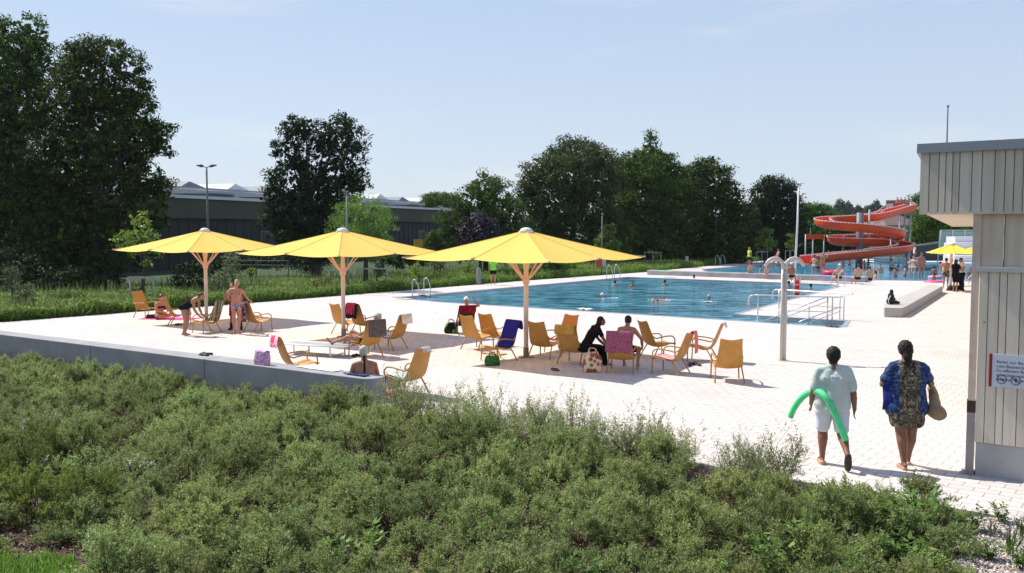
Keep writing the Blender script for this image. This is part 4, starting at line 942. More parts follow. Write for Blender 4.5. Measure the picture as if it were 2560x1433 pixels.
def drape(key, u0, back, hw, m, label, seed=0, name='towel', off=.022, shift=0, flare=.0, u1=1):
    """towel from profile parameter u0 up over the backrest top, hanging 'back' metres behind"""
    rng = random.Random(seed); path = []
    i0 = int(u0*(NP-1)); i1 = int(u1*(NP-1))
    for i in range(i0, i1+1, 2):
        t = (PROF[min(i+1, NP-1)]-PROF[max(i-1, 0)]).normalized(); nrm = Vector((0, -t.z, t.y)) if False else Vector((0, t.z, -t.y))
        path.append(PROF[i]+nrm*off if nrm.y > 0 or abs(nrm.z) > .5 and nrm.z > 0 else PROF[i]-nrm*off)
    if back > 0:
        top = PROF[-1]; path.append(Vector((0, top.y-.01, top.z+off+.01))); path.append(Vector((0, top.y-.045, top.z-.01)))
        k = max(2, int(back/.09))
        for i in range(1, k+1): path.append(Vector((0, top.y-.05-.01*i/k, top.z-.01-back*i/k)))
    nc = 9; rows = []
    for i, p in enumerate(path):
        r = []
        for j in range(nc):
            v = j/(nc-1)*2-1; w_ = .012*math.sin(j*1.9+seed+i*.35)+rng.uniform(-.005, .005)
            tail = max(0, i-(len(path)-max(2, int(back/.09)) if back > 0 else 99))
            x = shift+v*hw*(1+flare*tail*.03); r.append(p+Vector((x, -abs(w_)*(1 if tail else .2)*1.6, (w_*.8 if tail else .0)-(.02*math.sin(j*1.3+seed) if i == len(path)-1 else 0))))
        rows.append(r)
    return sheetobj(name, rows, m, label, 'towel', M=CH[key])
M_blue = clothmat('towel_blue', [(.022, .022, .22)])
drape(13, .38, .20, .285, M_blue, 'plain royal blue towel over the lounge chair at the right parasol pole', 1)
drape(3, .10, .12, .24, clothmat('towel_stripes', [(.30, .36, .05), (.42, .07, .03), (.02, .05, .20), (.45, .33, .10), (.03, .14, .06), (.5, .42, .25)], 'stripe', 1.1), 'green, red and blue striped towel covering the lounge chair by the bending person', 2)
drape(4, .35, .62, .27, clothmat('towel_dark_pattern', [(.04, .008, .03), (.10, .015, .045), (.36, .26, .28), (.05, .01, .05)], 'noise', 9), 'dark maroon patterned towel hanging over the back of a lounge chair', 3)
drape(9, .55, .22, .25, clothmat('towel_pink_white', [(.85, .10, .20), (.80, .55, .58), (.85, .08, .18)], 'noise', 4), 'pink and white towel over the chair behind the bench wall', 4)
drape(17, .55, .46, .29, clothmat('towel_purple', [(.30, .075, .12), (.38, .13, .18), (.24, .055, .10)], 'noise', 25), 'purple towel hanging over the back of the seated man\'s chair', 5, flare=.6)
drape(16, .6, .20, .27, clothmat('towel_yellow', [(.52, .30, .06), (.46, .25, .045)], 'noise', 5), 'ochre yellow cloth folded over the top of a chair seen from behind', 6)
drape(19, .6, .48, .10, clothmat('towel_salmon', [(.85, .22, .20), (.78, .20, .18)], 'noise', 6), 'salmon pink towel hanging straight down the back of a lounge chair', 7, shift=.12)
drape(19, .12, 0, .20, clothmat('towel_rose', [(.85, .38, .40), (.75, .30, .32)], 'noise', 9), 'rose pink cloth lying across the seat of the salmon towel chair', 17, u1=.5)
drape(20, .8, .10, .15, clothmat('cloth_white', [(.70, .66, .64), (.62, .52, .48)], 'noise', 4), 'small white cloth on the top of the chair behind the salmon towel', 8)
drape(7, .72, .42, .27, clothmat('towel_grey', [(.10, .085, .085), (.13, .11, .11)], 'noise', 12), 'dark grey towel hanging behind the reclining person\'s chair', 9, flare=.5)
drape(8, .1, .25, .24, MC['cloth_white'], 'white towel lying over the chair behind the reclining person', 10)
drape(6, .45, .42, .27, clothmat('cloth_black', [(.012, .010, .012), (.02, .015, .018)], 'noise', 8), 'black cloth draped over the chair right of the middle parasol pole', 11, off=.03)
drape(6, .86, .30, .19, clothmat('cloth_magenta', [(.42, .035, .10), (.50, .05, .14)], 'noise', 5), 'magenta cloth lying on top of the black cloth', 12, off=.055, shift=-.04)
drape(10, .02, 0, .22, clothmat('towel_teal', [(.60, .66, .62), (.42, .52, .50), (.70, .72, .70)], 'noise', 3), 'pale teal towel on the seat of the nearest lounge chair', 13, u1=.55, off=.03)
drape(10, .9, .05, .12, MC['cloth_white'], 'small white cloth tip on the top of the nearest lounge chair', 14)
# towel hanging down in front of the nearest chair seat
rows = [[Vector((-.24+.48*j/8, .35+.015*math.sin(j*1.7+i), .37-.30*i/5)) for j in range(9)] for i in range(6)]
sheetobj('towel', rows, clothmat('towel_band', [(.55, .60, .56), (.50, .42, .22), (.10, .14, .13), (.62, .66, .62), (.45, .55, .50)], 'stripe', 1.2), 'striped cream and grey towel end hanging from the nearest chair seat', 'towel', M=CH[10])

def flat(name, px, py, w_, h_, rot, m, label, z=.0, cat='towel', bump=.015, seed=0, thick=.012):
    q = P(px, py, z); rng = random.Random(seed); rows = []
    for i in range(9):
        r = []
        for j in range(9):
            u, v = (i/8-.5)*w_, (j/8-.5)*h_; e = 1+.07*math.sin(i*2.1+seed)*math.cos(j*1.4)
            r.append(Vector((u*e*math.cos(rot)-v*math.sin(rot), u*math.sin(rot)+v*e*math.cos(rot), .008+bump*(.5+.5*math.sin(i*1.7+seed)*math.cos(j*2.3+seed)))))
        rows.append(r)
    return sheetobj(name, rows, m, label, cat, M=Matrix.Translation(q), thick=thick)
M_pink = clothmat('towel_hotpink', [(.80, .10, .32), (.72, .08, .28)], 'noise', 7)
flat('towel', 425, 797, 2.1, .9, ANG1+.45, M_pink, 'hot pink towel spread on the ground under the cross legged sunbather', seed=1)
flat('towel', 805, 921, 1.15, .42, ANG1, clothmat('towel_cream', [(.80, .80, .76), (.74, .76, .72)], 'noise', 6), 'white towel lying flat on the top of the bench wall', .455, seed=2)
flat('towel', 955, 987, .9, .5, ANG1+1.4, M_pink, 'hot pink towel on the ground beside the bench wall end', seed=3)
flat('swim_shorts', 897, 938, .50, .20, ANG1, clothmat('cloth_navy', [(.03, .035, .09), (.05, .055, .14)], 'noise', 9), 'dark navy swimming clothes lying on the end of the bench wall', .455, 'clothes', .03, 4)
flat('crumpled_garment', 868, 934, .28, .12, ANG1-.4, clothmat('cloth_slate', [(.10, .11, .16), (.3, .32, .36), (.08, .09, .12)], 'noise', 14), 'crumpled slate grey garment beside the navy clothes on the bench wall', .455, 'clothes', .03, 5)
flat('pool_towel', 1462, 776, .62, .42, ANG1, clothmat('towel_pale_pink', [(.80, .62, .74), (.78, .70, .80)], 'noise', 6), 'pale pink towel lying on the near edge of the pool', 0, 'towel', .12, 6)
flat('towel', 1010, 747, .9, .3, ANG1, clothmat('cloth_lime', [(.62, .68, .36), (.66, .70, .45)], 'noise', 6), 'pale lime cloth lying at the left corner of the pool', .02, 'towel', .02, 7)
flat('towel', 1663, 681, 1.0, .5, ANG1, clothmat('cloth_green', [(.06, .52, .22), (.08, .60, .28)], 'noise', 6), 'bright green cloth lying on the concrete ledge behind the pool', .34, 'towel', .12, 8)
flat('towel', 1235, 885, .7, .35, ANG1, clothmat('cloth_peach', [(.55, .30, .20), (.6, .42, .30)], 'noise', 6), 'small peach cloth on the ground under the blue towel chair', 0, 'towel', .05, 9)
flat('play_mat', 2095, 693, 2.6, .5, ANG1, clothmat('mat_blue', [(.04, .12, .62), (.05, .15, .7)], 'noise', 4), 'blue mat hanging over the ledge under the red swim ring', .34, 'mat', .05, 10)

def sandal(M, m, mb):
    V = []
    mb.tube([M @ Vector((0, -.12, .012)), M @ Vector((0, -.04, .012)), M @ Vector((0, .06, .014)), M @ Vector((0, .125, .014))], [.028, .034, .042, .026], 8)
    mb.tube([M @ Vector((-.045, .02, .015)), M @ Vector((-.02, .05, .055)), M @ Vector((.02, .05, .055)), M @ Vector((.045, .02, .015))], .010, 5)
def sandals(px, py, label, m, z=0, sc=1, rot=0.3, seed=0):
    q = P(px, py, z); root = empty('sandals', q, rot, label, 'sandals')
    for k in (-1, 1):
        mb = MB(); sandal(Matrix.Translation((k*.09, .03*k, 0)) @ Matrix.Rotation(.3*k+seed, 4, 'Z') @ Matrix.Diagonal((sc, sc, sc*.9, 1)), m, mb); mb.obj('sandal', m, root, True)
M_sbl = mat('rubber_black', (.015, .015, .018), .6)
sandals(513, 888, 'tangled dark sandals lying on the left part of the bench wall', mat('leather_dark', (.05, .05, .035), .6), .452, 1.2, 1.3)
sandals(890, 891, 'dark flip flops on the ground below the reclining person\'s chair', M_sbl, 0, 1.1, .8)
sandals(1733, 914, 'chunky black shoes on the ground behind the salmon towel chair', M_sbl, 0, 1.5, .1)
sandals(1056, 741, 'black shoes at the pool corner by the ladder', M_sbl, .0, 2.2, .1)
sandals(2081, 818, 'dark sandals at the right end of the pool ramp', mat('leather_grey', (.09, .08, .07), .7), 0, 1.6, 1.2)
sandals(1388, 926, 'thin brown sandal pair lying in the right parasol shadow', mat('leather_brown', (.12, .05, .04), .7), 0, .7, 1.4)
sandals(446, 813, 'dark sandals at the foot of the second chair from the left', M_sbl, 0, 1.1, 1)
# bags
def bag(name, q, rot, w_, d_, h_, m, label, cat='bag', straps=True, lean=.0, sm=None, seed=0, top=.8):
    root = empty(name, q, rot, label, cat); rng = random.Random(seed); V = []; Fs = []; n = 20; rings = [(0, .82), (.06, .96), (.3, 1.04), (.6, 1.0), (.85, .93), (.97, top), (1, top*.75)]
    for z, s in rings:
        for j in range(n):
            a = 2*math.pi*j/n; c, s_ = math.cos(a), math.sin(a); e = .5
            x = math.copysign(abs(c)**e, c)*w_/2*s; y = math.copysign(abs(s_)**e, s_)*d_/2*s*(1-.35*z)
            k = 1+.05*math.sin(3*a+seed+z*5); V.append(Vector((x*k, y*k+lean*z, z*h_*(1+.04*math.sin(2*a+seed)))))
    for i in range(len(rings)-1):
        for j in range(n): Fs.append((i*n+j, i*n+(j+1) % n, (i+1)*n+(j+1) % n, (i+1)*n+j))
    Fs += [tuple(range(n-1, -1, -1)), tuple((len(rings)-1)*n+j for j in range(n))]
    b = meshobj('bag_body', V, Fs, m, root, True)
    if straps:
        for k in (-1, 1):
            mb = MB(); mb.tube(spline([(-w_*.22, k*d_*.2, h_*.95), (-w_*.16, k*d_*.3, h_*1.25), (0, k*d_*.34, h_*1.34), (w_*.16, k*d_*.3, h_*1.25), (w_*.22, k*d_*.2, h_*.95)], 3), .010, 5); mb.obj('strap', sm or m, root, True)
    return root
bag('beach_bag', P(656, 912, .45), ANG1+.1, .40, .17, .30, clothmat('bag_pink', [(.62, .22, .42), (.78, .62, .74), (.30, .10, .30), (.70, .40, .60)], 'noise', 13), 'pink and purple patterned beach bag standing on the bench wall', straps=False, seed=2, top=.95)
bag('beach_bag', P(1231, 914), .2, .36, .22, .24, clothmat('bag_green', [(.04, .12, .025), (.07, .18, .04), (.03, .09, .02)], 'noise', 10), 'dark green bag standing below the blue towel chair', seed=3)
bag('beach_bag', P(1481, 930), .1, .44, .22, .42, clothmat('bag_giraffe', [(.34, .10, .035), (.42, .14, .05), (.82, .66, .46)], 'spots', 9), 'cream beach bag with brown giraffe patches by the person in black', straps=True, seed=4, top=.7)
bag('beach_bag', P(1128, 833), .3, .42, .3, .33, clothmat('bag_blackgreen', [(.012, .016, .012), (.02, .03, .02), (.25, .42, .05)], 'noise', 5), 'black and green bag left of the person with the white cap', seed=5)
bag('travel_bag', P(2388, 727), .2, .9, .4, .28, M_black, 'black bags lying on the ground at the feet of the group by the hut', straps=False, seed=6)
bag('sun_bag', P(378, 797), .2, .34, .2, .16, M_black, 'small black bag on the ground left of the pink towel', straps=False, seed=7)
# backpack on the ledge
bpq = P(2228, 761, .36); root = empty('backpack', bpq, .5, 'black backpack with white emblem sitting on the end of the concrete ledge', 'backpack')
mb = MB(); mb.cap((0, 0, .14), .14, (0, .02, .34), .12, 14); mb.cap((-.09, .02, .12), .12, (.09, .02, .12), .12, 12); mb.cap((0, 0, .4), .075, (0, .0, .52), .07, 12); mb.cap((.15, -.02, .09), .085, (.36, -.06, .055), .05, 10); mb.obj('backpack_body', M_black, root, True)
mb = MB(); mb.cap((0, -.13, .14), .07, (0, -.13, .22), .06, 10); mb.obj('front_pocket', mat('black_nylon', (.02, .02, .024), .5), root, True)
mb = MB(); mb.tube(spline([(-.1, -.05, .34), (-.24, -.08, .22), (-.26, -.08, .10), (-.14, -.04, .02)], 4), .013, 6); mb.obj('strap', M_white, root, True)
mb = MB(); mb.add([(-.03, -.197, .2), (.03, -.197, .2), (0, -.2, .15)], [(0, 2, 1)]); mb.tube([(-.032, -.198, .205), (.032, -.198, .205)], .006, 4); mb.obj('emblem', M_white, root)
# ================================================================ SHOWER
sq = P(1957, 902); root = empty('outdoor_shower', sq, 0, 'pale grey double outdoor shower post with two curved arms like a palm', 'shower')
M_sh = mat('shower_paint', (.52, .48, .45), .35, (.48, .45, .42), 4)
mb = MB(); mb.tube([(-.035, 0, 0), (-.035, 0, 2.3)], .045, 12); mb.tube([(.035, 0, 0), (.035, 0, 2.3)], .045, 12); mb.obj('post', M_sh, root, True)
for s in (-1, 1):
    pts = [(s*.035, 0, 2.28)]+[(s*(.245-.21*math.cos(R(a))), 0, 2.36+.21*math.sin(R(a))) for a in range(0, 151, 15)]+[(s*.47, 0, 2.40)]
    mb = MB(); mb.tube(pts, [.045]*3+[.05]*(len(pts)-5)+[.046, .042], 12); a_ = mb.obj('shower_arm', M_sh, root, True)
    mb = MB(); mb.tube([(s*.47, 0, 2.41), (s*.478, 0, 2.37)], [.03, .038], 10); mb.obj('nozzle', M_steel, a_, True)
mb = MB(); mb.tube([(-.02, -.045, 1.16), (-.02, -.085, 1.16)], .022, 10); mb.obj('push_button', M_steel, root, True)
mb = MB(); mb.box((-.14, -.14, 0), (.14, .14, .012)); mb.obj('base_plate', M_sh, root)
struct(meshobj('drain_strip', [P(1880, 899)+Vector((0, 0, .004)), P(1990, 906)+Vector((0, 0, .004)), P(1965, 914)+Vector((0, 0, .004)), P(1850, 905)+Vector((0, 0, .004))], [(0, 1, 2, 3)], mat('drain_pale', (.62, .57, .46), .8)))
# ================================================================ RAMP HANDRAILS
M_rail = mat('rail_steel', (.60, .60, .61), .3, metal=.35)
Ra = P(1894, 806); Rb = P(2080, 813); Rc = P(1947, 787); Rd = P(2109, 801)
def railing(a, b, label, over):
    root = empty('handrail', a, math.atan2((b-a).y, (b-a).x), label, 'handrail', 'steel railings of the pool ramp'); L = (b-a).length
    mb = MB(); mb.tube(spline([(-over, 0, .58), (-over, 0, .80), (-over+.07, 0, .94), (-over+.25, 0, .97), (0, 0, .97), (L*.5, 0, .97), (L, 0, .97), (L+.35, 0, .985)], 4), .024, 8); mb.obj('top_rail', M_rail, root, True)
    mb = MB(); mb.tube([(0, 0, .45), (L, 0, .45)], .014, 6); mb.obj('mid_rail', M_rail, root, True)
    for x in (0, L-.16, L):
        mb = MB(); mb.tube([(x, 0, -.12), (x, 0, .97)], .026 if x == 0 else .022, 8); mb.obj('post', M_rail, root, True)
    return root
railing(Ra, Rb, 'front steel handrail of the pool ramp at the near pool edge', .32)
railing(Rc, Rd, 'rear steel handrail of the pool ramp, on the white deck side', .30)
def slope_rail(a, b, label):
    mb = MB(); c = Vector((a.x, a.y, 0)); root = empty('sloping_handrail', c, 0, label, 'handrail', 'steel railings of the pool ramp')
    mb.tube([a-c, b-c], .020, 8); mb.tube([a-c+Vector((0, 0, -.16)), b-c+Vector((0, 0, -.16))], .014, 6); mb.obj('rail', M_rail, root, True)
    for t in (.35, .7):
        p = a.lerp(b, t)-c; mb = MB(); mb.tube([(p.x, p.y, -.12), (p.x, p.y, p.z)], .015, 6); mb.obj('post', M_rail, root, True)
slope_rail(P(1915, 801, .06), PD(2071, 741, Rb.y), 'upper sloping steel handrail leading down the pool ramp'); slope_rail(P(1998, 805, .06), PD(2099, 768, Rd.y), 'lower sloping steel handrail leading down the pool ramp')
# pool ladders
def ladder(px1, py1, px2, py2, label, d, h=.95):
    a, b = P(px1, py1), P(px2, py2); root = empty('pool_ladder', a, 0, label, 'pool ladder', 'steel pool ladders'); dv = Vector((d[0], d[1], 0)).normalized()
    for p in (a, b):
        o = p-a; mb = MB(); mb.tube(spline([o, o+Vector((0, 0, h*.75)), o+dv*.10+Vector((0, 0, h*.97)), o+dv*.25+Vector((0, 0, h*.9)), o+dv*.42+Vector((0, 0, h*.45)), o+dv*.42+Vector((0, 0, -.4))], 5), .022, 8); mb.obj('grab_rail', M_rail, root, True)
    for z in (-.03, -.3):
        mb = MB(); mb.tube([dv*.42+Vector((0, 0, z)), b-a+dv*.42+Vector((0, 0, z))], .02, 6); mb.obj('rung', M_rail, root)
nearD = -D2
ladder(1031, 742, 1060, 736.5, 'steel pool ladder at the left corner of the dark blue pool', D1, .86)
ladder(1517, 699, 1536, 697, 'steel pool ladder behind the far left swimmer', D1)
ladder(1789, 664, 1802, 662, 'small distant steel ladder at the shallow pool', D1)
ladder(2096, 716, 2112, 718, 'steel pool ladder at the right end of the concrete ledge', -D1)
# red rescue float hanging on a stand
rq = P(1992, 742); root = empty('rescue_float', rq, .2, 'red rescue float hanging on a small steel stand at the pool', 'rescue float')
mb = MB(); mb.cap((-.07, 0, .10), .06, (-.07, 0, .78), .06, 10); mb.cap((.07, 0, .10), .06, (.07, 0, .78), .06, 10); mb.obj('float', mat('float_red', (.55, .03, .03), .5), root, True)
mb = MB(); mb.tube([(.0, .03, -.1), (0, .03, 1.05), (.1, .03, 1.1), (.2, .03, 1.05), (.2, .03, -.1)], .015, 6); mb.obj('stand', M_rail, root, True)
mb = MB(); mb.tube([(-.14, 0, .25), (.14, 0, .25)], .066, 8); mb.tube([(-.14, 0, .6), (.14, 0, .6)], .066, 8); mb.obj('band', mat('band_pink', (.7, .3, .28), .6), root)
# ================================================================ POLES AND LAMPS
M_lamp = mat('lamp_grey', (.16, .17, .18), .5); M_lampl = mat('lamp_pale', (.5, .5, .5), .5)
def lamp(px, pyb, pyt, Y, label, heads, r=.07, m=None, group='lamp posts around the pools'):
    b = PD(px, 600, Y); zt = PD(px, pyt, Y).z; root = empty('lamp_post', (b.x, b.y, -.05), 0, label, 'lamp post', group); m = m or M_lamp
    mb = MB(); mb.tube([(0, 0, 0), (0, 0, zt+.05)], [r, r*.6], 8); mb.obj('pole', m, root, True)
    for dx, tilt in heads:
        s = math.copysign(1, dx) if dx else 1; mb = MB()
        mb.tube([(0, 0, zt+.02), (dx*.35, 0, zt+.06+tilt*.3)], .03, 6)
        mb.tube([(dx*.3, 0, zt+.06+tilt*.3), (dx*.5, 0, zt+.07+tilt*.5), (dx, 0, zt+.05+tilt)], [.05, .10, .03], 8); mb.obj('lamp_head', m, root, True)
    return root
lamp(520, 718, 418, 56, 'tall double headed lamp post rising behind the left parasol', [(-.62, .12), (.62, .12)], .095)
lamp(868, 735, 478, 46.6, 'grey lamp post behind the middle parasol with a small head', [(-.25, 0)], .075)
lamp(1505, 668, 540, 66, 'slim lamp post behind the orange panel', [(0.05, .2)], .05)
lamp(1790, 655, 548, 88, 'slim lamp post standing alone before the dark wood', [(.1, .0)], .06)
lamp(1932, 640, 557, 98, 'far lamp post beside the oval young tree', [(.12, 0)], .06)
lamp(2026, 640, 565, 105, 'far lamp post near the orange slide', [(-.2, 0)], .06)
fp = P(1986, 702); zt = PD(1992, 470, fp.y).z
root = empty('flag_pole', fp, 0, 'tall thin white pole standing behind the pool right of centre', 'pole')
mb = MB(); mb.tube([(0, 0, 0), (.12, 0, zt*.6), (.15, 0, zt)], [.075, .06, .045], 10); mb.obj('pole', M_white, root, True)
mb = MB(); mb.ell((.28, 0, zt+.30), (.22, .12, .06)); mb.tube([(.15, 0, zt), (.2, 0, zt+.25), (.3, 0, zt+.3)], .02, 6); mb.obj('pole_head', M_white, root, True)
# grey bollard, orange panel, tree frame posts, yellow notice
def post(px, py, h, r, m, label, cat='bollard', name='bollard'):
    q = P(px, py); mb = MB(); mb.tube([(0, 0, 0), (0, 0, h-.04), (0, 0, h)], [r, r, r*.8], 12); o = mb.obj(name, m, None, False); auto_smooth(o); o.location = q; return tag(o, label, cat)
M_bol = mat('bollard_grey', (.24, .24, .25), .7)
post(1197, 712, 1.0, .13, M_bol, 'grey bollard at the deck edge left of the lime shirted attendant')
post(1717, 668, .95, .14, mat('bollard_pale', (.35, .35, .33), .7), 'pale grey bollard in the grass before the dark wood')
oq = P(1499, 683); root = empty('orange_panel', oq, -.25, 'upright orange panel with a white side strip at the meadow edge', 'panel')
mb = MB(); mb.box((-.28, -.05, 0), (.20, .30, 1.3)); mb.obj('panel', mat('panel_orange', (.70, .14, .02), .6), root)
mb = MB(); mb.box((.205, -.05, 0), (.42, .30, 1.3)); mb.box((-.34, -.045, 0), (-.285, .29, 1.3)); mb.obj('side_strip', mat('panel_white', (.62, .62, .66), .6), root)
fq = PD(352, 778, 38.6); fq.z = 0; root = empty('tree_support', (PD(325, 700, 38.6).x, 38.6, -.05), 0, 'grey goal shaped wooden frame supporting the young tree', 'tree frame')
ww = PD(383, 700, 38.6).x-PD(325, 700, 38.6).x; hh = PD(350, 697, 38.6).z+.05; M_frm = mat('frame_wood', (.30, .30, .29), .8)
for x in (0, ww):
    mb = MB(); mb.tube([(x, 0, 0), (x, 0, hh)], .04, 8); mb.obj('post', M_frm, root, True)
mb = MB(); mb.box((-.08, -.03, hh), (ww+.08, .03, hh+.09)); mb.obj('crossbeam', M_frm, root)
for i, (px, Y, w_, lab) in enumerate(((1632, 84, 1.5, 'thin wooden tree frame at the dark wood left of the bollard'), (1905, 86, 1.0, 'small wooden tree frame under the oval young tree'), (1975, 90, .9, 'small wooden tree frame under the smallest young tree'), (930, 49, 1.6, 'dark wooden tree frame under the willow'))):
    b = PD(px, 650, Y); root = empty('tree_support', (b.x, b.y, -.05), 0, lab, 'tree frame', 'tree support frames')
    for x in (-w_/2, 0, w_/2):
        mb = MB(); mb.tube([(x, 0, 0), (x, 0, 1.25)], .04, 6); mb.obj('post', M_frm, root)
    mb = MB(); mb.box((-w_/2, -.03, 1.2), (w_/2, .03, 1.27)); mb.obj('crossbeam', M_frm, root)
b = PD(1045, 610, 60); root = empty('notice_board', (b.x, b.y, 0), 0, 'ochre notice board behind the gap between two parasols', 'sign'); zz = b.z
mb = MB(); mb.box((-.3, 0, zz-.2), (.3, .05, zz+.3)); mb.obj('board', mat('board_ochre', (.45, .25, .03), .6), root)
mb = MB(); mb.tube([(0, .06, 0), (0, .06, zz+.3)], .04, 6); mb.obj('post', M_lamp, root)
# ================================================================ SUN BED
bq = P(800, 880); root = empty('sun_bed', bq, ANG1+R(50)-R(8), 'low white framed sun bed with grey fabric in front of the middle parasol', 'sun bed')
root.rotation_euler = (0, 0, math.atan2((P(880, 868)-P(722, 858)).y, (P(880, 868)-P(722, 858)).x)); root.location = (P(722, 882)+P(880, 893))/2
mb = MB(); mb.box((-.95, -.30, .27), (.95, .30, .285)); mb.obj('fabric', mat('bed_fabric', (.36, .35, .35), .8), root)
for s in (-1, 1):
    mb = MB(); mb.tube([(-.98, s*.32, .28), (.98, s*.32, .28)], .022, 8); mb.obj('side_rail', M_white, root, True)
    for e in (-.6, .55):
        mb = MB(); mb.tube([(e, s*.32, .27), (e+.02, s*.32, 0)], .02, 8); mb.obj('leg', M_white, root, True)
for e in (-.6, .55):
    mb = MB(); mb.tube([(e, -.32, .04), (e, .32, .04)], .016, 6); mb.obj('foot_bar', M_white, root, True)
# ================================================================ CAMP CHAIR
cq = P(1163, 836); root = empty('camp_chair', cq, R(110)-math.pi/2, 'black folding camp chair with dark red cover, person in white cap on it', 'camp chair'); CHC = Matrix.Translation(cq) @ Matrix.Rotation(R(110)-math.pi/2, 4, 'Z')
mb = MB(); mb.add([(-.25, -.28, .92), (.25, -.28, .92), (.25, -.12, .30), (-.25, -.12, .30), (.26, .28, .36), (-.26, .28, .36)], [(0, 1, 2, 3), (3, 2, 4, 5)]); o = mb.obj('sling', M_black, root); o.modifiers.new('s', 'SOLIDIFY').thickness = .02
for s in (-1, 1):
    mb = MB(); mb.tube([(s*.27, -.29, .93), (s*.27, .26, 0)], .014, 6); mb.tube([(s*.27, .28, .37), (s*.27, -.25, 0)], .014, 6); mb.obj('frame', M_black, root, True)
mb = MB(); mb.tube([(-.27, -.25, .02), (.27, -.25, .02)], .012, 6); mb.tube([(-.27, .26, .02), (.27, .26, .02)], .012, 6); mb.obj('crossbar', M_black, root)
rows = [[Vector((-.27+.54*j/6, y+.008*math.sin(j*2), z)) for j in range(7)] for y, z in ((-.20, .72), (-.24, .86), (-.275, .955), (-.31, .94), (-.315, .80), (-.30, .68))]
sheetobj('towel', rows, clothmat('towel_darkred', [(.22, .008, .018), (.28, .02, .03)], 'noise', 8), 'dark red towel over the back of the camp chair', 'towel', M=CHC)
# ================================================================ WATER SLIDE
sp = [(2278, 524, 85), (2240, 534, 84), (2200, 545, 82), (2160, 551, 81), (2110, 554, 81), (2075, 556, 80.5), (2056, 560, 79), (2064, 566, 77.2), (2100, 571, 76.3), (2150, 575, 76), (2200, 581, 76.3), (2235, 588, 77.3), (2244, 594, 79.3), (2222, 598, 81.5), (2170, 599, 82.5), (2120, 601, 82), (2092, 603, 80.8), (2088, 606, 79.5), (2105, 610, 78.6), (2150, 611, 79.6), (2200, 612, 80.6), (2245, 617, 80.4), (2265, 624, 78.8), (2250, 630, 77), (2200, 636, 75.8), (2150, 642, 75), (2100, 647, 74.2), (2055, 652, 73.4), (2014, 656, 72.6)]
path = spline([PD(a, b, Y) for a, b, Y in sp], 6)
sr = empty('water_slide', (PD(2150, 600, 79).x, 79, 0), 0, 'orange red spiral water slide on grey columns behind the shallow pool', 'water slide'); so_ = Vector(sr.location)
V = []; Fs = []; sec = [(-.62, .62), (-.60, .25), (-.45, -.05), (-.2, -.16), (.2, -.16), (.45, -.05), (.60, .25), (.62, .62)]
sec2 = [(x*1.08, z-.06 if abs(z) < .6 else z) for x, z in sec][::-1]; prof = sec+sec2; k = len(prof); rims = [[], []]
for i, p in enumerate(path):
    t = (path[min(i+1, len(path)-1)]-path[max(i-1, 0)]); t.z = 0; t.normalize(); s = Vector((-t.y, t.x, 0))
    for x, z in prof: V.append(p-so_+s*x+Vector((0, 0, z*.78)))
    for q_, sg in ((0, -1), (1, 1)): rims[q_].append(p-so_+s*.64*sg+Vector((0, 0, .50)))
for i in range(len(path)-1):
    for j in range(k): Fs.append((i*k+j, i*k+(j+1) % k, (i+1)*k+(j+1) % k, (i+1)*k+j))
Fs += [tuple(range(k)), tuple((len(path)-1)*k+j for j in range(k))[::-1]]
M_or = mat('slide_orange', (.64, .062, .010), .5, (.70, .085, .014), 1.2); o = meshobj('flume', V, Fs, M_or, sr, True); auto_smooth(o, 40)
mb = MB()
for r_ in rims:
    mb.tube(r_, .03, 5)
    for i in range(0, len(r_)-1, 1): c = (r_[i]+r_[i+1])/2; mb.box(c-Vector((.07, .07, .04)), c+Vector((.07, .07, .055)))
mb.obj('rim', mat('rim_pale', (.72, .55, .50), .5), sr)
M_colm = mat('slide_column', (.16, .155, .17), .5); q = PD(2149, 600, 79)
mb = MB(); mb.tube([(q.x-so_.x, 0, -.5), (q.x-so_.x, 0, PD(2149, 532, 79).z)], .30, 14); mb.obj('column', M_colm, sr, True)
for px, Y, pt in ((2174, 80, 524), (2228, 77.5, 590), (2262, 84, 538), (2277, 86, 540), (2107, 80.5, 606), (2250, 86, 530), (2268, 79, 628)):
    a = PD(px, pt, Y)-so_; mb = MB(); mb.tube([(a.x, a.y, -.5), (a.x, a.y, a.z)], .085, 8); mb.obj('support', mat('support_grey', (.35, .34, .35), .5), sr, True)
# start tower: platform, roof, stairs
a = PD(2235, 520, 86)-so_; b = PD(2290, 520, 86)-so_
mb = MB(); mb.box((a.x, a.y, a.z-.55), (b.x, b.y+2.2, a.z-.40)); mb.obj('platform', M_colm, sr)
mb = MB(); zz = PD(2250, 502, 86).z; mb.box((a.x, a.y+1.8, zz-1.2), (b.x, b.y+1.9, zz+.1)); mb.box((a.x-.05, a.y+.1, zz-1.2), (a.x, a.y+1.8, zz-.25)); mb.obj('screen', mat('screen_mauve', (.28, .17, .18), .7), sr)
rmp = [PD(2230, 535, 84.5)-so_, PD(2240, 520, 86)-so_]
for i in range(14):
    t = i/13; p = (PD(2172, 650, 81)-so_).lerp(PD(2240, 528, 86)-so_, t); mb = MB()
mb = MB()
for i in range(26):
    t = i/25; zig = t*3 % 2; u = zig if zig <= 1 else 2-zig
    p = Vector(((PD(2160, 600, 82).x-so_.x)*(1-u)+(PD(2205, 600, 82).x-so_.x)*u, 3.2+.9*math.floor(t*3)/3, t*4.2)); mb.box(p-Vector((.3, .5, .03)), p+Vector((.3, .5, .03)))
mb.obj('stairs', mat('stair_steel', (.36, .33, .34), .5), sr)
mb = MB()
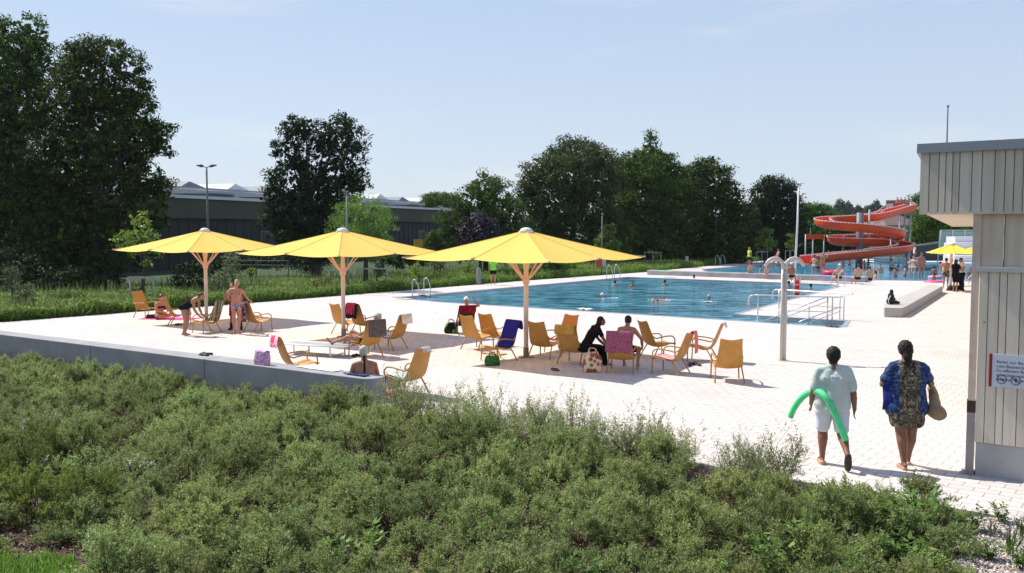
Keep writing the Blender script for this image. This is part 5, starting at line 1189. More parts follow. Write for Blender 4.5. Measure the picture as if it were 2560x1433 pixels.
for k_ in range(3):
    z0 = 1.4*k_+.9; x0_, x1_ = PD(2158, 600, 82).x-so_.x, PD(2207, 600, 82).x-so_.x
    for dz in (0, .35): mb.tube([(x0_, 2.6, z0+(0 if k_ % 2 == 0 else 1.4)+dz), (x1_, 2.6, z0+(1.4 if k_ % 2 == 0 else 0)+dz)], .035, 5)
mb.obj('stair_rails', mat('rail_pale', (.55, .54, .54), .5), sr)
# orange gate-like frame left of the slide
a = P(2014, 668); ya = a.y; zt = PD(2030, 586, ya).z; xa, xb = PD(2014, 600, ya).x, PD(2060, 600, ya).x
root = empty('slide_gate', (xa, ya, 0), 0, 'grey steel frame with an orange banner beam left of the water slide', 'frame'); wd_ = xb-xa
for x in (0, wd_*.4, wd_):
    mb = MB(); mb.tube([(x, 0, 0), (x, 0, zt)], .06, 8); mb.obj('post', M_lampl, root, True)
mb = MB(); mb.box((0, -.06, zt-.42), (wd_, .06, zt)); mb.obj('beam', M_or, root)
mb = MB(); mb.tube([(0, 0, 1.0), (wd_, 0, 1.0)], .03, 6); mb.obj('rail', M_lampl, root)
# pale terrace with glass and rail behind the far parasol, dark shed, low walls
M_ter = mat('terrace_white', (.72, .70, .70), .8, (.66, .64, .64), 1)
c0 = P(2365, 672); mb = MB(); x0_, y0_ = PD(2382, 650, 74).x, 74
for i in range(5): mb.box((PD(2386, 650, y0_+i*2.0).x, y0_+i*2.0, -.1), (x0_+18, y0_+i*2.0+2.02, .55+i*.52))
o = mb.obj('stepped_terrace', M_ter); tag(o, 'white stepped terrace behind the small yellow parasol', 'terrace')
M_gls = mat('glass_green', (.20, .28, .26), .2, trans=((.6, .75, .7), .5)); xg = PD(2345, 600, 84).x
root = empty('glass_screen', (xg, 84, 0), 0, 'tall greenish glass screen fence on steel posts above the terrace', 'glass fence')
for i in range(5):
    mb = MB(); mb.tube([(i*1.1, 0, 0), (i*1.1+.25, 0, 3.2)], .05, 6); mb.obj('post', M_lampl, root, True)
    if i < 4: mb = MB(); mb.box((i*1.1+.1, .01, .9), (i*1.1+1.2, .03, 3.1)); mb.obj('pane', M_gls, root)
mb = MB(); mb.tube([(.2, 0, 3.2), (6, 0, 3.2)], .04, 6); mb.obj('rail', M_lampl, root)
mb = MB(); a = PD(2255, 620, 96); mb.add([(0, 0, 0), (6, 0, 0), (6, 3, 0), (0, 3, 0), (0, 0, 1.3), (6, 0, 2.1), (6, 3, 2.1), (0, 3, 1.3)], [(0,3,2,1),(4,5,6,7),(0,1,5,4),(1,2,6,5),(2,3,7,6),(3,0,4,7)]); o = mb.obj('garden_shed', mat('shed_dark', (.045, .05, .055), .8)); o.location = (a.x, 96, 0); tag(o, 'dark low shed with a slanting roof right of the slide', 'shed')
for i, (px, Y, w_, h_, d_, c, lab) in enumerate(((2105, 330, 16, 5, 9, (.42, .34, .30), 'distant beige house roof left of the slide column'), (2215, 250, 10, 6, 7, (.38, .30, .27), 'distant brownish house behind the slide tower'), (2140, 190, 9, 3.4, 6, (.6, .62, .65), 'distant pale building seen between the slide loops'), (2255, 170, 10, 5, 6, (.33, .30, .30), 'grey house behind the slide supports'))):
    a = PD(px, 560, Y); root = empty('distant_house', (a.x, Y, -1), .2*i, lab, 'house', 'houses beyond the pool')
    mb = MB(); mb.box((-w_/2, 0, 0), (w_/2, d_, h_)); mb.obj('wall', mat('house%d' % i, c, .9), root)
    mb = MB(); mb.add([(-w_/2-.4, -.4, h_), (w_/2+.4, -.4, h_), (w_/2+.4, d_+.4, h_), (-w_/2-.4, d_+.4, h_), (-w_/2+2, d_/2, h_+2.2), (w_/2-2, d_/2, h_+2.2)], [(0, 1, 5, 4), (1, 2, 5), (2, 3, 4, 5), (3, 0, 4), (3, 2, 1, 0)]); mb.obj('roof', mat('house_roof', (.22, .15, .13), .9), root)
    mb = MB()
    for k_ in range(5): x = -w_/2+w_*(k_+.5)/5; mb.box((x-.5, -.03, h_*.5), (x+.5, -.003, h_*.5+1.2))
    mb.obj('windows', mat('house_win', (.03, .035, .04), .3), root)
# low concrete border and benches on the far side of the shallow pool
for i, (pa, pb, h_, lab) in enumerate((((2095, 655), (2150, 655), .45, 'white low bench at the far side below the slide exit'), ((2185, 656), (2300, 657), .5, 'long pale bench beneath the slide at the far pool side'))):
    a, b = P(*pa), P(*pb); M_ = frame(a, b-a); mb = MB(); mb.box((0, 0, 0), ((b-a).length, .6, h_), M_); o = mb.obj('far_bench', M_ter if i == 0 else M_concrete); tag(o, lab, 'bench')
# ================================================================ PEOPLE
def remesh(mb, name, voxel, m, parent=None, smooth=3):
    o = mb.obj('tmp', m, None, True)
    r = o.modifiers.new('r', 'REMESH'); r.mode = 'VOXEL'; r.voxel_size = voxel; r.use_smooth_shade = True
    s = o.modifiers.new('s', 'SMOOTH'); s.iterations = smooth; s.factor = .5
    bpy.context.view_layer.update()
    me = bpy.data.meshes.new_from_object(o.evaluated_get(bpy.context.evaluated_depsgraph_get())); old = o.data
    bpy.data.objects.remove(o); bpy.data.meshes.remove(old); me.name = name
    me.materials.clear(); me.materials.append(m); me.polygons.foreach_set('use_smooth', [True]*len(me.polygons))
    return link(bpy.data.objects.new(name, me), parent)
SKIN = {'tan': (.40, .19, .12), 'brown': (.24, .11, .065), 'fair': (.56, .32, .23), 'red': (.50, .22, .15), 'olive': (.33, .17, .105), 'deep': (.13, .062, .04)}
def skin(k): c = SKIN[k]; return mat('skin_'+k, c, .5, tuple(v*.86 for v in c), 9, spec=.35)
def J(**k): return {a: Vector(b) for a, b in k.items()}
def lerp(a, b, t): return a.lerp(b, t)
STAND = J(pelvis=(0,0,.93), neck=(0,-.015,1.44), head=(0,.015,1.585), shL=(-.175,-.01,1.38), shR=(.175,-.01,1.38), elL=(-.235,-.03,1.11), elR=(.235,-.03,1.11), wrL=(-.25,.05,.87), wrR=(.25,.05,.87), haL=(-.25,.08,.79), haR=(.25,.08,.79),
          hipL=(-.09,0,.90), hipR=(.09,0,.90), knL=(-.10,.02,.49), knR=(.10,.02,.49), anL=(-.10,-.03,.085), anR=(.10,-.03,.085), toL=(-.115,.13,.03), toR=(.115,.13,.03))
def pose(**k):
    d = {a: v.copy() for a, v in STAND.items()}
    for a, b in k.items(): d[a] = Vector(b)
    return d
def body_prims(j, fat=1.0, fingers=True, female=False, face=True, leg=1.0):
    mb = MB(); f = fat; P_ = j['pelvis']; N_ = j['neck']; up = (N_-P_).normalized()
    sx_ = (j['shR']-j['shL']).normalized(); hx = (j['hipR']-j['hipL']).normalized(); fw = up.cross(sx_).normalized()*1.0; fw = sx_.cross(up)*-1.0 if False else up.cross(sx_)
    L_ = (N_-P_).length
    # torso
    for s in (-1, 1):
        mb.cap(P_+hx*s*.085*f-up*.02-fw*-.0, .098*f, P_+up*.16*L_/.5+sx_*s*.055*f, .088*f, 12)
        mb.cap(P_+up*.16*L_/.5+sx_*s*.055*f, .088*f, lerp(P_, N_, .68)+sx_*s*.085, .088*f, 12)
        mb.cap(lerp(P_, N_, .68)+sx_*s*.085, .088*f, (j['shR'] if s > 0 else j['shL'])*.72+N_*.28-up*.06, .062*(f*.5+.5), 12)
        mb.cap((j['shR'] if s > 0 else j['shL']), .056*(f*.5+.5), N_-up*.015, .048, 10)          # trapezius
        mb.cap(P_+hx*s*.085*f-up*.06-fw*.045, .085*f, P_+hx*s*.08*f-up*.02-fw*.03, .08*f, 10)    # buttocks
        if female: mb.cap(lerp(P_, N_, .70)+sx_*s*.07+fw*.075, .055, lerp(P_, N_, .72)+sx_*s*.075+fw*.05, .06, 10)
    mb.cap(P_, .095*f, lerp(P_, N_, .9), .08, 12)
    H = j['head']; mb.cap(N_-up*.03, .058*(f*.5+.5), lerp(N_, H, .6), .055*(f*.5+.5), 12)
    hu = (H-N_).normalized(); hf = j.get('face', None)
    hf = Vector(hf).normalized() if hf is not None else (fw-hu*fw.dot(hu)).normalized()
    hu2 = (hu*.6+Vector((0, 0, 1))*.4) if j.get('face') is None else Vector((0, 0, 1))
    hf = (hf-hu2*hf.dot(hu2)/hu2.length_squared).normalized() if abs(hf.dot(hu2.normalized())) < .95 else hf
    hu2 = (hu2-hf*hu2.dot(hf)).normalized(); hs = hf.cross(hu2).normalized()
    M = Matrix((( hs.x, hf.x, hu2.x), (hs.y, hf.y, hu2.y), (hs.z, hf.z, hu2.z)))
    j['_HM'] = M; hh = H+hu2*.02
    mb.ell(hh-hf*.008, (.078, .098, .104), M, 16, 12); mb.cap(hh+hf*.040-hu2*.055, .045, hh+hf*.052-hu2*.080, .032, 10); mb.ell(hh+hf*.03-hu2*.03, (.058, .062, .07), M, 12, 8)
    if face:
        mb.cap(hh+hf*.088+hu2*.0, .009, hh+hf*.105-hu2*.030, .014, 8)
        for s in (-1, 1):
            mb.ell(hh+hs*s*.076-hf*.006-hu2*.012, (.010, .020, .030), M, 8, 6)
            mb.cap(hh+hs*s*.018+hf*.086-hu2*.055, .008, hh+hf*.091-hu2*.055, .009, 6)
            mb.cap(hh+hs*s*.045+hf*.078+hu2*.022, .008, hh+hs*s*.018+hf*.088+hu2*.022, .009, 6)
    for S_ in 'LR':
        s = -1 if S_ == 'L' else 1
        sh, el, wr, ha = j['sh'+S_], j['el'+S_], j['wr'+S_], j['ha'+S_]
        g = f*.6+.4
        mb.cap(sh, .055*g, lerp(sh, el, .45), .048*g, 10); mb.cap(lerp(sh, el, .45), .048*g, el, .037*g, 10); mb.cap(el, .037*g, lerp(el, wr, .35), .039*g, 10); mb.cap(lerp(el, wr, .35), .039*g, wr, .025*g, 10)
        d = (ha-wr).normalized(); side = Vector((0, 1, 0)).cross(d); side = side.normalized() if side.length > .2 else Vector((1, 0, 0))
        pl = Vector(j.get('palm'+S_, (s, 0, 0))); pl = (pl-d*pl.dot(d)).normalized(); wd = d.cross(pl).normalized()   # pl: palm normal, wd: across the palm
        pc = wr+d*.045
        mb.cap(wr, .023, wr+d*.03, .022, 8); mb.ell(pc, (.020 if False else .038, .015, .046), Matrix(((wd.x, pl.x, d.x), (wd.y, pl.y, d.y), (wd.z, pl.z, d.z))), 12, 8)
        if fingers:
            for k, (o_, ln) in enumerate(((-.029, .062), (-.010, .074), (.010, .070), (.028, .056))):
                b = wr+d*.078+wd*o_; m1 = b+(d*.95-pl*.25*(-1)).normalized()*ln*.5; e_ = m1+(d*.75+pl*.65).normalized()*ln*.5
                mb.cap(b, .0092, m1, .0088, 7); mb.cap(m1, .0088, e_, .0078, 7)
            fr = Vector((0, 1, 0)); sg = 1 if wd.dot(fr) > 0 else -1
            tb = wr+d*.028+wd*sg*.026; tm = tb+(wd*sg*.75+d*.6+pl*.2).normalized()*.036; te = tm+(d*.9+wd*sg*.25+pl*.3).normalized()*.03
            mb.cap(tb, .0125, tm, .0105, 7); mb.cap(tm, .0105, te, .0085, 7)
        else: mb.cap(pc+d*.02, .022, pc+d*.085+pl*.02, .014, 8)
        if 'hip'+S_ in j and j['kn'+S_] is not None:
            hp, kn, an, to = j['hip'+S_], j['kn'+S_], j['an'+S_], j['to'+S_]
            mb.cap(hp, .090*f, lerp(hp, kn, .45), .074*f, 12); mb.cap(lerp(hp, kn, .45), .074*f, kn, .053*g*leg, 12); g_ = g; g = g*leg
            back = (hp-kn).normalized().cross((an-kn).normalized()); calf = lerp(kn, an, .3)
            cb = (an-kn).normalized(); bk = ((kn-hp).normalized()-cb*(kn-hp).normalized().dot(cb)); td = (to-an); bk2 = -Vector((td.x, td.y, td.z)); bk2 = (bk2-cb*bk2.dot(cb)); bk2 = bk2.normalized()*.018 if bk2.length > 1e-4 else Vector()
            mb.cap(kn, .052*g, calf+bk2, .054*g, 12); mb.cap(calf+bk2, .054*g, lerp(kn, an, .75), .034*g, 10); mb.cap(lerp(kn, an, .75), .034*g, an, .032*leg, 10); g = g_
            td = td.normalized(); heel = an-td*.035+(-cb*-1)*0+cb*.045
            mb.cap(an, .034, heel, .030, 8); mb.cap(heel, .030, lerp(an, to, .62)+cb*.02, .030, 8); mb.cap(lerp(an, to, .62)+cb*.02, .030, to, .020, 8)
    return mb
BONES = [('torso', 'pelvis', 'neck', .13), ('head', 'neck', 'head', .08), ('uaL', 'shL', 'elL', .05), ('uaR', 'shR', 'elR', .05), ('faL', 'elL', 'haL', .035), ('faR', 'elR', 'haR', .035), ('thL', 'hipL', 'knL', .08), ('thR', 'hipR', 'knR', .08), ('shL_', 'knL', 'anL', .05), ('shR_', 'knR', 'anR', .05), ('ftL', 'anL', 'toL', .03), ('ftR', 'anR', 'toR', .03)]
def garment(body, j, name, pred, off, m, parent):
    me = body.data; n = len(me.vertices); co = np.empty(n*3, np.float32); me.vertices.foreach_get('co', co); co = co.reshape(-1, 3)
    no = np.empty(n*3, np.float32); me.vertices.foreach_get('normal', no); no = no.reshape(-1, 3)
    best = np.full(n, 1e9); bid = np.zeros(n, int); bt = np.zeros(n)
    for k, (nm, a, b, r) in enumerate(BONES):
        if j.get(a) is None or j.get(b) is None: continue
        A = np.array(j[a]); D = np.array(j[b])-A; L2 = (D@D)+1e-9; t = ((co-A)@D)/L2; tc = np.clip(t, 0, 1)
        d = np.linalg.norm(co-A-tc[:, None]*D, axis=1)-r
        w_ = d < best; best[w_] = d[w_]; bid[w_] = k; bt[w_] = t[w_]
    names = [b[0] for b in BONES]
    keep = np.array([pred(names[bid[i]], bt[i], co[i]) for i in range(n)])
    fs = [tuple(p.vertices) for p in me.polygons if all(keep[v] for v in p.vertices)]
    ids = sorted({v for f in fs for v in f}); mp = {v: i for i, v in enumerate(ids)}
    if not ids: return None
    V = [Vector(co[v]+no[v]*off) for v in ids]; o = meshobj(name, V, [tuple(mp[v] for v in f) for f in fs], m, parent, True)
    s = o.modifiers.new('s', 'SOLIDIFY'); s.thickness = off*.9; s.offset = -1
    return o
def hair(j, m, parent, style='short', voxel=.012, gr=1.0):
    mb = MB(); M = j['_HM']; f = Vector((M[0][1], M[1][1], M[2][1])); u = Vector((M[0][2], M[1][2], M[2][2])); s = Vector((M[0][0], M[1][0], M[2][0])); H = j['head']+u*.02
    if style == 'cap':
        mb.ell(H+u*.022-f*.004, (.083, .104, .092), M, 14, 10); mb.cap(H+f*.09+u*.035-s*.03, .014, H+f*.15+u*.02-s*.0, .012, 8); mb.cap(H+f*.09+u*.035+s*.03, .014, H+f*.15+u*.02, .012, 8)
        return remesh(mb, 'sun_cap', voxel, m, parent, 2)
    mb.ell(H+u*.028-f*.022, (.083*gr, .093*gr, .093*gr), M, 14, 10); mb.ell(H-f*.035-u*.01, (.080*gr, .075*gr, .080), M, 14, 10)
    if style == 'short' and gr > 1: mb.ell(H-f*.045-u*.045, (.072, .06, .07), M, 12, 8); mb.ell(H+u*.06+f*.01, (.082, .09, .07), M, 12, 8)
    if style == 'long': mb.cap(H-f*.06-u*.03, .068, H-f*.085-u*.17, .050, 10); mb.cap(H-f*.085-u*.17, .05, H-f*.06-u*.26, .022, 10)
    if style == 'pony': mb.cap(H-f*.095+u*.02, .032, H-f*.125-u*.08, .036, 10); mb.cap(H-f*.125-u*.08, .036, H-f*.10-u*.22, .014, 10)
    if style == 'bun': mb.ell(H-f*.07+u*.09, (.04, .04, .035), M)
    if style == 'thick': mb.ell(H+u*.045-f*.02, (.088, .098, .09), M, 14, 10); mb.cap(H-f*.06-u*.02, .07, H-f*.085-u*.10, .06, 10); mb.cap(H-f*.085-u*.10, .055, H-f*.08-u*.20, .03, 10)
    o = remesh(mb, 'hair', voxel, m, parent, 2)
    for v in o.data.vertices: v.co += v.normal*(.0035*math.sin(v.co.x*95+1.3*math.sin(v.co.z*60))*math.sin(v.co.z*80+v.co.y*70)+.003*math.sin(v.co.x*230+v.co.z*40))*(gr if voxel < .02 else 0)
    return o
def eyes(j, parent):
    M = j['_HM']; f = Vector((M[0][1], M[1][1], M[2][1])); u = Vector((M[0][2], M[1][2], M[2][2])); s = Vector((M[0][0], M[1][0], M[2][0])); H = j['head']+u*.02
    for k in (-1, 1):
        mb = MB(); mb.ell(H+s*k*.031+f*.083+u*.006, (.012, .006, .007), M, 8, 6); mb.obj('eye', mat('eye_dark', (.02, .015, .012), .3), parent, True)
H_black = mat('hair_black', (.008, .006, .006), .7, (.022, .017, .015), 40); H_brown = mat('hair_brown', (.045, .02, .012), .55, (.07, .035, .02), 40); H_blond = mat('hair_blond', (.34, .22, .12), .55, (.46, .32, .18), 40)
H_grey = mat('hair_grey', (.42, .38, .33), .6, (.55, .52, .46), 40); H_white = mat('cap_white', (.75, .72, .72), .8); H_dkbr = mat('hair_darkbrown', (.025, .014, .01), .5, (.04, .022, .015), 40)
def person(j, loc, deg, label, sk='tan', hs='short', hm=None, wear=(), fat=1.0, female=False, vox=.013, scale=1.0, fingers=True, group=None, near=True, leg=1.0, hgrow=1.0):
    o = remesh(body_prims(j, fat, fingers, female, True, leg), 'person', vox, skin(sk), None, 2)
    o.location = loc; o.rotation_euler = (0, 0, R(deg)-math.pi/2); o.scale = (scale,)*3
    tag(o, label, 'person', group)
    if hs: hair(j, hm or H_black, o, hs, max(.012, vox), hgrow)
    if near: eyes(j, o)
    for nm, pred, off, m in wear: garment(o, j, nm, pred, off, m, o)
    return o
def between(px, py, z=0): return P(px, py, z)
trunks = lambda b, t, p: (b == 'torso' and t < .13) or (b in ('thL', 'thR') and t < .62)
briefs = lambda b, t, p: (b == 'torso' and t < .06) or (b in ('thL', 'thR') and t < .16)
swimsuit = lambda b, t, p: (b == 'torso' and t < .80) or (b in ('thL', 'thR') and t < .12)
bratop = lambda b, t, p: (b == 'torso' and .60 < t < .76)
tee = lambda b, t, p: (b == 'torso' and t > -.1) or (b in ('uaL', 'uaR') and t < .6) or (b in ('thL', 'thR') and t < .05)
C_ = lambda n, c, c2=None, s=12: clothmat('cl_'+n, [c, c2 or tuple(v*.85 for v in c)], 'noise', s)
# ---------- walking boy, seen from behind (near)
jb = pose(pelvis=(0,0,.90), neck=(0,.01,1.38), head=(0.0,.03,1.52), shL=(-.19,0,1.315), shR=(.19,0,1.315), elL=(-.265,-.02,1.05), elR=(.265,-.06,1.05), wrL=(-.27,.12,.84), wrR=(.29,-.02,.80), haL=(-.26,.17,.78), haR=(.285,.0,.71),
          hipL=(-.10,0,.87), hipR=(.10,0,.87), knL=(-.11,.10,.48), knR=(.12,-.05,.47), anL=(-.115,.05,.085), anR=(.15,-.36,.24), toL=(-.125,.22,.03), toR=(.16,-.33,.05))
bq_ = P(2078, 1163); BDEG = 80
boy = person(jb, bq_, BDEG, 'boy walking away in a pale green T-shirt and white shorts with a green foam noodle', 'brown', 'short', H_black, fat=1.22, vox=.0085, scale=1.0, leg=1.18, hgrow=1.2)
M_tee = mat('tshirt_pale', (.56, .62, .56), .9, (.49, .55, .50), 5, .35, 14, spec=.1); M_short = mat('shorts_white', (.64, .65, .72), .9, (.54, .55, .62), 6, .35, 16, spec=.1)
mb = MB()   # loose T-shirt
for s in (-1, 1):
    mb.cap((s*.12, 0, .86), .135, (s*.10, .01, 1.10), .13, 16); mb.cap((s*.10, .01, 1.10), .13, (s*.115, 0, 1.24), .10, 16); mb.cap((s*.19, 0, 1.325), .072, (s*.05, .005, 1.365), .066, 14)
    a, b = (jb['shL'], jb['elL']) if s < 0 else (jb['shR'], jb['elR']); mb.cap(a, .074, a.lerp(b, .74), .078, 14)
    mb.cap((s*.155, 0, 1.28), .085, (s*.12, 0, 1.15), .11, 14)
mb.cap((0, -.05, .84), .15, (0, -.03, 1.2), .13, 16)
for s in (-1, 1): mb.cap((s*.09, -.02, 1.22), .12, (s*.07, -.01, 1.29), .10, 14)
def crumple(o, amp, sc, seed=0):
    me = o.data; rng = random.Random(seed); ph = [rng.uniform(0, 6) for _ in range(6)]
    for v in me.vertices:
        c = v.co; n = v.normal; k = math.sin(c.x*sc*.9+c.z*sc*1.3+ph[0])+.7*math.sin(c.x*sc*2.1-c.z*sc*1.1+ph[1]+c.y*sc)+.5*math.sin(c.z*sc*2.9+c.x*sc*1.7+ph[2])
        v.co = c+n*amp*k*.5
    return o
def tuck(body, j, pred, amt):
    me = body.data; ks = [v for v in me.vertices if pred(v.co)]
    mv = [(v, v.co-v.normal*amt) for v in ks]
    for v, c in mv: v.co = c
tuck(boy, jb, lambda c: .50 < c.z < 1.36 and abs(c.x) < .17 or (.55 < c.z < .9 and abs(c.x) < .22), .035)
o = remesh(mb, 'tshirt', .011, M_tee, boy, 2)
for v in o.data.vertices:      # flat hem
    if v.co.z < .775: v.co.z = .775+(v.co.z-.775)*.1; v.co.x *= 1.0
crumple(o, .006, 13, 1); crumple(o, .003, 34, 7)
mb = MB()
for S_, s in (('L', -1), ('R', 1)):
    hp, kn = jb['hip'+S_], jb['kn'+S_]; mb.cap(hp+Vector((s*.01, 0, -.02)), .125, lerp(hp, kn, .85), .100, 16)
mb.cap((-.07, -.02, .86), .13, (.07, -.02, .86), .13, 14)
o = remesh(mb, 'shorts', .011, M_short, boy, 2); crumple(o, .009, 18, 2)
for S_, nm in (('L', 1), ('R', -1)):   # clogs
    an, to = jb['an'+S_], jb['to'+S_]; mb = MB(); d = (to-an).normalized(); sh_d = Vector((0, 0, -1)) if S_ == 'L' else Vector((0, -.93, -.36))
    if S_ == 'L':
        mb.cap((-.115, .0, .03), .042, (-.12, .12, .035), .052, 10); mb.cap((-.12, .12, .035), .052, (-.125, .20, .03), .045, 10)
    else:
        h = an+Vector((0, -.05, -.01)); t2 = to+Vector((0, -.02, 0)); mb.cap(h, .045, h.lerp(t2, .55), .055, 10); mb.cap(h.lerp(t2, .55), .055, t2, .045, 10)
    remesh(mb, 'clog', .012, mat('clog_tan', (.42, .27, .16), .6) if S_ == 'L' else mat('clog_dark', (.03, .022, .02), .6), boy, 2)
# foam noodle carried under the left arm
BM_ = Matrix.Translation(bq_) @ Matrix.Rotation(R(BDEG)-math.pi/2, 4, 'Z')
mb = MB(); pts = [Vector(p) for p in ((-.53,.30,.60),(-.48,.27,.74),(-.40,.2,.89),(-.31,.08,1.0),(-.215,-.07,1.05),(-.14,-.19,1.01),(-.06,-.24,.89),(.02,-.26,.72),(.09,-.26,.55),(.14,-.26,.42))]
c0 = BM_ @ pts[0]; mb.tube([BM_ @ p-c0 for p in spline(pts, 5)], .045, 14); o = mb.obj('foam_noodle', mat('foam_green', (.09, .66, .26), .7, (.12, .72, .30), 20, .3, 90)); auto_smooth(o, 50); o.location = c0
tag(o, 'bright green foam swim noodle bent under the arm of the walking boy', 'foam noodle')
# ---------- woman in patterned tunic (near)
jw = pose(pelvis=(0,0,.92), neck=(0,.0,1.42), head=(-.02,.04,1.565), shL=(-.185,0,1.35), shR=(.185,0,1.35), elL=(-.31,.02,1.12), elR=(.31,.0,1.14), wrL=(-.24,.22,1.16), wrR=(.29,.19,1.20), haL=(-.17,.27,1.18), haR=(.26,.24,1.25),
          hipL=(-.10,0,.89), hipR=(.10,0,.89), knL=(-.07,-.01,.48), knR=(.09,.05,.48), anL=(-.05,-.12,.09), anR=(.09,.16,.09), toL=(-.07,.03,.03), toR=(.11,.32,.03))
wq = P(2262, 1168); WDEG = 84
wom = person(jw, wq, WDEG, 'woman walking away in a blue and brown patterned tunic with a tan shoulder bag', 'brown', 'thick', H_black, fat=1.25, female=True, vox=.0085, scale=1.03, leg=1.15, hgrow=1.18)
mt = bpy.data.materials.new('tunic'); mt.use_nodes = True; N = mt.node_tree; b = N.nodes['Principled BSDF']; b.inputs['Roughness'].default_value = .85
tc = N.nodes.new('ShaderNodeTexCoord'); sp_ = N.nodes.new('ShaderNodeSeparateXYZ'); N.links.new(tc.outputs['Object'], sp_.inputs[0])
ab = N.nodes.new('ShaderNodeMath'); ab.operation = 'ABSOLUTE'; N.links.new(sp_.outputs['X'], ab.inputs[0])
cmb = N.nodes.new('ShaderNodeCombineXYZ'); N.links.new(ab.outputs[0], cmb.inputs['X']); N.links.new(sp_.outputs['Y'], cmb.inputs['Y']); N.links.new(sp_.outputs['Z'], cmb.inputs['Z'])
nz = N.nodes.new('ShaderNodeTexNoise'); nz.inputs['Scale'].default_value = 13; nz.inputs['Detail'].default_value = 6; nz.inputs['Distortion'].default_value = 2.2; N.links.new(cmb.outputs[0], nz.inputs[0])
rp = N.nodes.new('ShaderNodeValToRGB'); e = rp.color_ramp.elements; e[0].position = .36; e[0].color = (.010, .010, .018, 1); e[1].position = .68; e[1].color = (.34, .28, .18, 1)
x = e.new(.47); x.color = (.045, .036, .026, 1); x = e.new(.56); x.color = (.13, .10, .06, 1); N.links.new(nz.outputs['Fac'], rp.inputs[0])
rb2 = N.nodes.new('ShaderNodeValToRGB'); e = rb2.color_ramp.elements; e[0].position = .4; e[0].color = (.004, .012, .06, 1); e[1].position = .7; e[1].color = (.26, .24, .16, 1); x = e.new(.58); x.color = (.008, .06, .20, 1); N.links.new(nz.outputs['Fac'], rb2.inputs[0])
ms = N.nodes.new('ShaderNodeMapRange'); ms.inputs['From Min'].default_value = .10; ms.inputs['From Max'].default_value = .16; N.links.new(ab.outputs[0], ms.inputs[0])
mz = N.nodes.new('ShaderNodeMapRange'); mz.inputs['From Min'].default_value = .74; mz.inputs['From Max'].default_value = .76; N.links.new(sp_.outputs['Z'], mz.inputs[0])
mm = N.nodes.new('ShaderNodeMath'); mm.operation = 'MULTIPLY'; N.links.new(ms.outputs[0], mm.inputs[0]); N.links.new(mz.outputs[0], mm.inputs[1])
mx = N.nodes.new('ShaderNodeMix'); mx.data_type = 'RGBA'; N.links.new(mm.outputs[0], mx.inputs[0]); N.links.new(rp.outputs[0], mx.inputs[6]); N.links.new(rb2.outputs[0], mx.inputs[7]); N.links.new(mx.outputs[2], b.inputs['Base Color'])
mb = MB()
for s in (-1, 1):
    mb.cap((s*.135, 0, .80), .145, (s*.12, 0, 1.02), .13, 16); mb.cap((s*.12, 0, 1.02), .13, (s*.125, .0, 1.25), .105, 16); mb.cap((s*.185, 0, 1.36), .072, (s*.05, 0, 1.405), .062, 14)
    a, b_ = (jw['shL'], jw['elL']) if s < 0 else (jw['shR'], jw['elR']); mb.cap(a, .074, a.lerp(b_, .66), .080, 14); mb.cap(a.lerp(b_, .2), .09, (s*.12, 0, 1.2), .10, 12)
mb.cap((0, -.04, .76), .17, (0, -.03, 1.2), .13, 16); mb.cap((-.1, -.03, .66), .14, (.1, -.03, .66), .14, 14)
for s in (-1, 1): mb.cap((s*.09, -.02, 1.24), .12, (s*.07, -.01, 1.32), .10, 14)
tuck(wom, jw, lambda c: .66 < c.z < 1.38 and abs(c.x) < .18, .035)
o = remesh(mb, 'tunic', .011, mt, wom, 2)
for v in o.data.vertices:
    if v.co.z < .56: v.co.z = .56+(v.co.z-.56)*.15
crumple(o, .010, 15, 3)
rows = [[Vector((-.20-.12*k/3, -.09+.06*k/3+.02*math.sin(i), 1.18-.40*i/7)) for k in range(4)] for i in range(8)]
mb = MB(); 
side = meshobj('blue_panel', [p for r in rows for p in r], [(i*4+k, i*4+k+1, (i+1)*4+k+1, (i+1)*4+k) for i in range(7) for k in range(3)], mat('cloth_royal', (.008, .018, .16), .85), wom, True); side.modifiers.new('s', 'SOLIDIFY').thickness = .02
for S_ in 'LR':
    an, to = jw['an'+S_], jw['to'+S_]; mb = MB(); mb.cap((an.x, an.y-.04, .018), .034, (to.x, to.y+.0, .018), .038, 10); mb.cap((an.x-.04, an.y+.06, .05), .010, (an.x+.04, an.y+.06, .05), .010, 6)
    remesh(mb, 'sandal', .012, mat('sandal_tan', (.42, .26, .17), .6), wom, 1)
WM_ = Matrix.Translation(wq) @ Matrix.Rotation(R(WDEG)-math.pi/2, 4, 'Z')
root = empty('shoulder_bag', WM_ @ Vector((.36, .02, .73)), R(WDEG)-math.pi/2, 'large soft tan cloth bag hanging at the right side of the woman in the tunic', 'bag')
mb = MB(); mb.cap((0, -.10, .13), .075, (0, .10, .13), .075, 12); mb.cap((.02, -.12, .12), .085, (.02, .12, .12), .08, 12); mb.cap((0, -.07, .22), .062, (0, .05, .36), .045, 12); root.scale = (1.25, 1.2, 1.25); root.location.z -= .09; o = remesh(mb, 'bag_body', .012, mat('bag_tan', (.30, .20, .12), .85, (.25, .165, .10), 8, .4, 30), root, 3); crumple(o, .008, 22, 5)
mb = MB(); mb.tube(spline([(0, -.06, .34), (-.06, -.05, .46), (-.05, .06, .47), (0, .06, .34)], 4), .016, 6); mb.obj('strap', mat('strap_tan', (.26, .17, .10), .8), root, True)

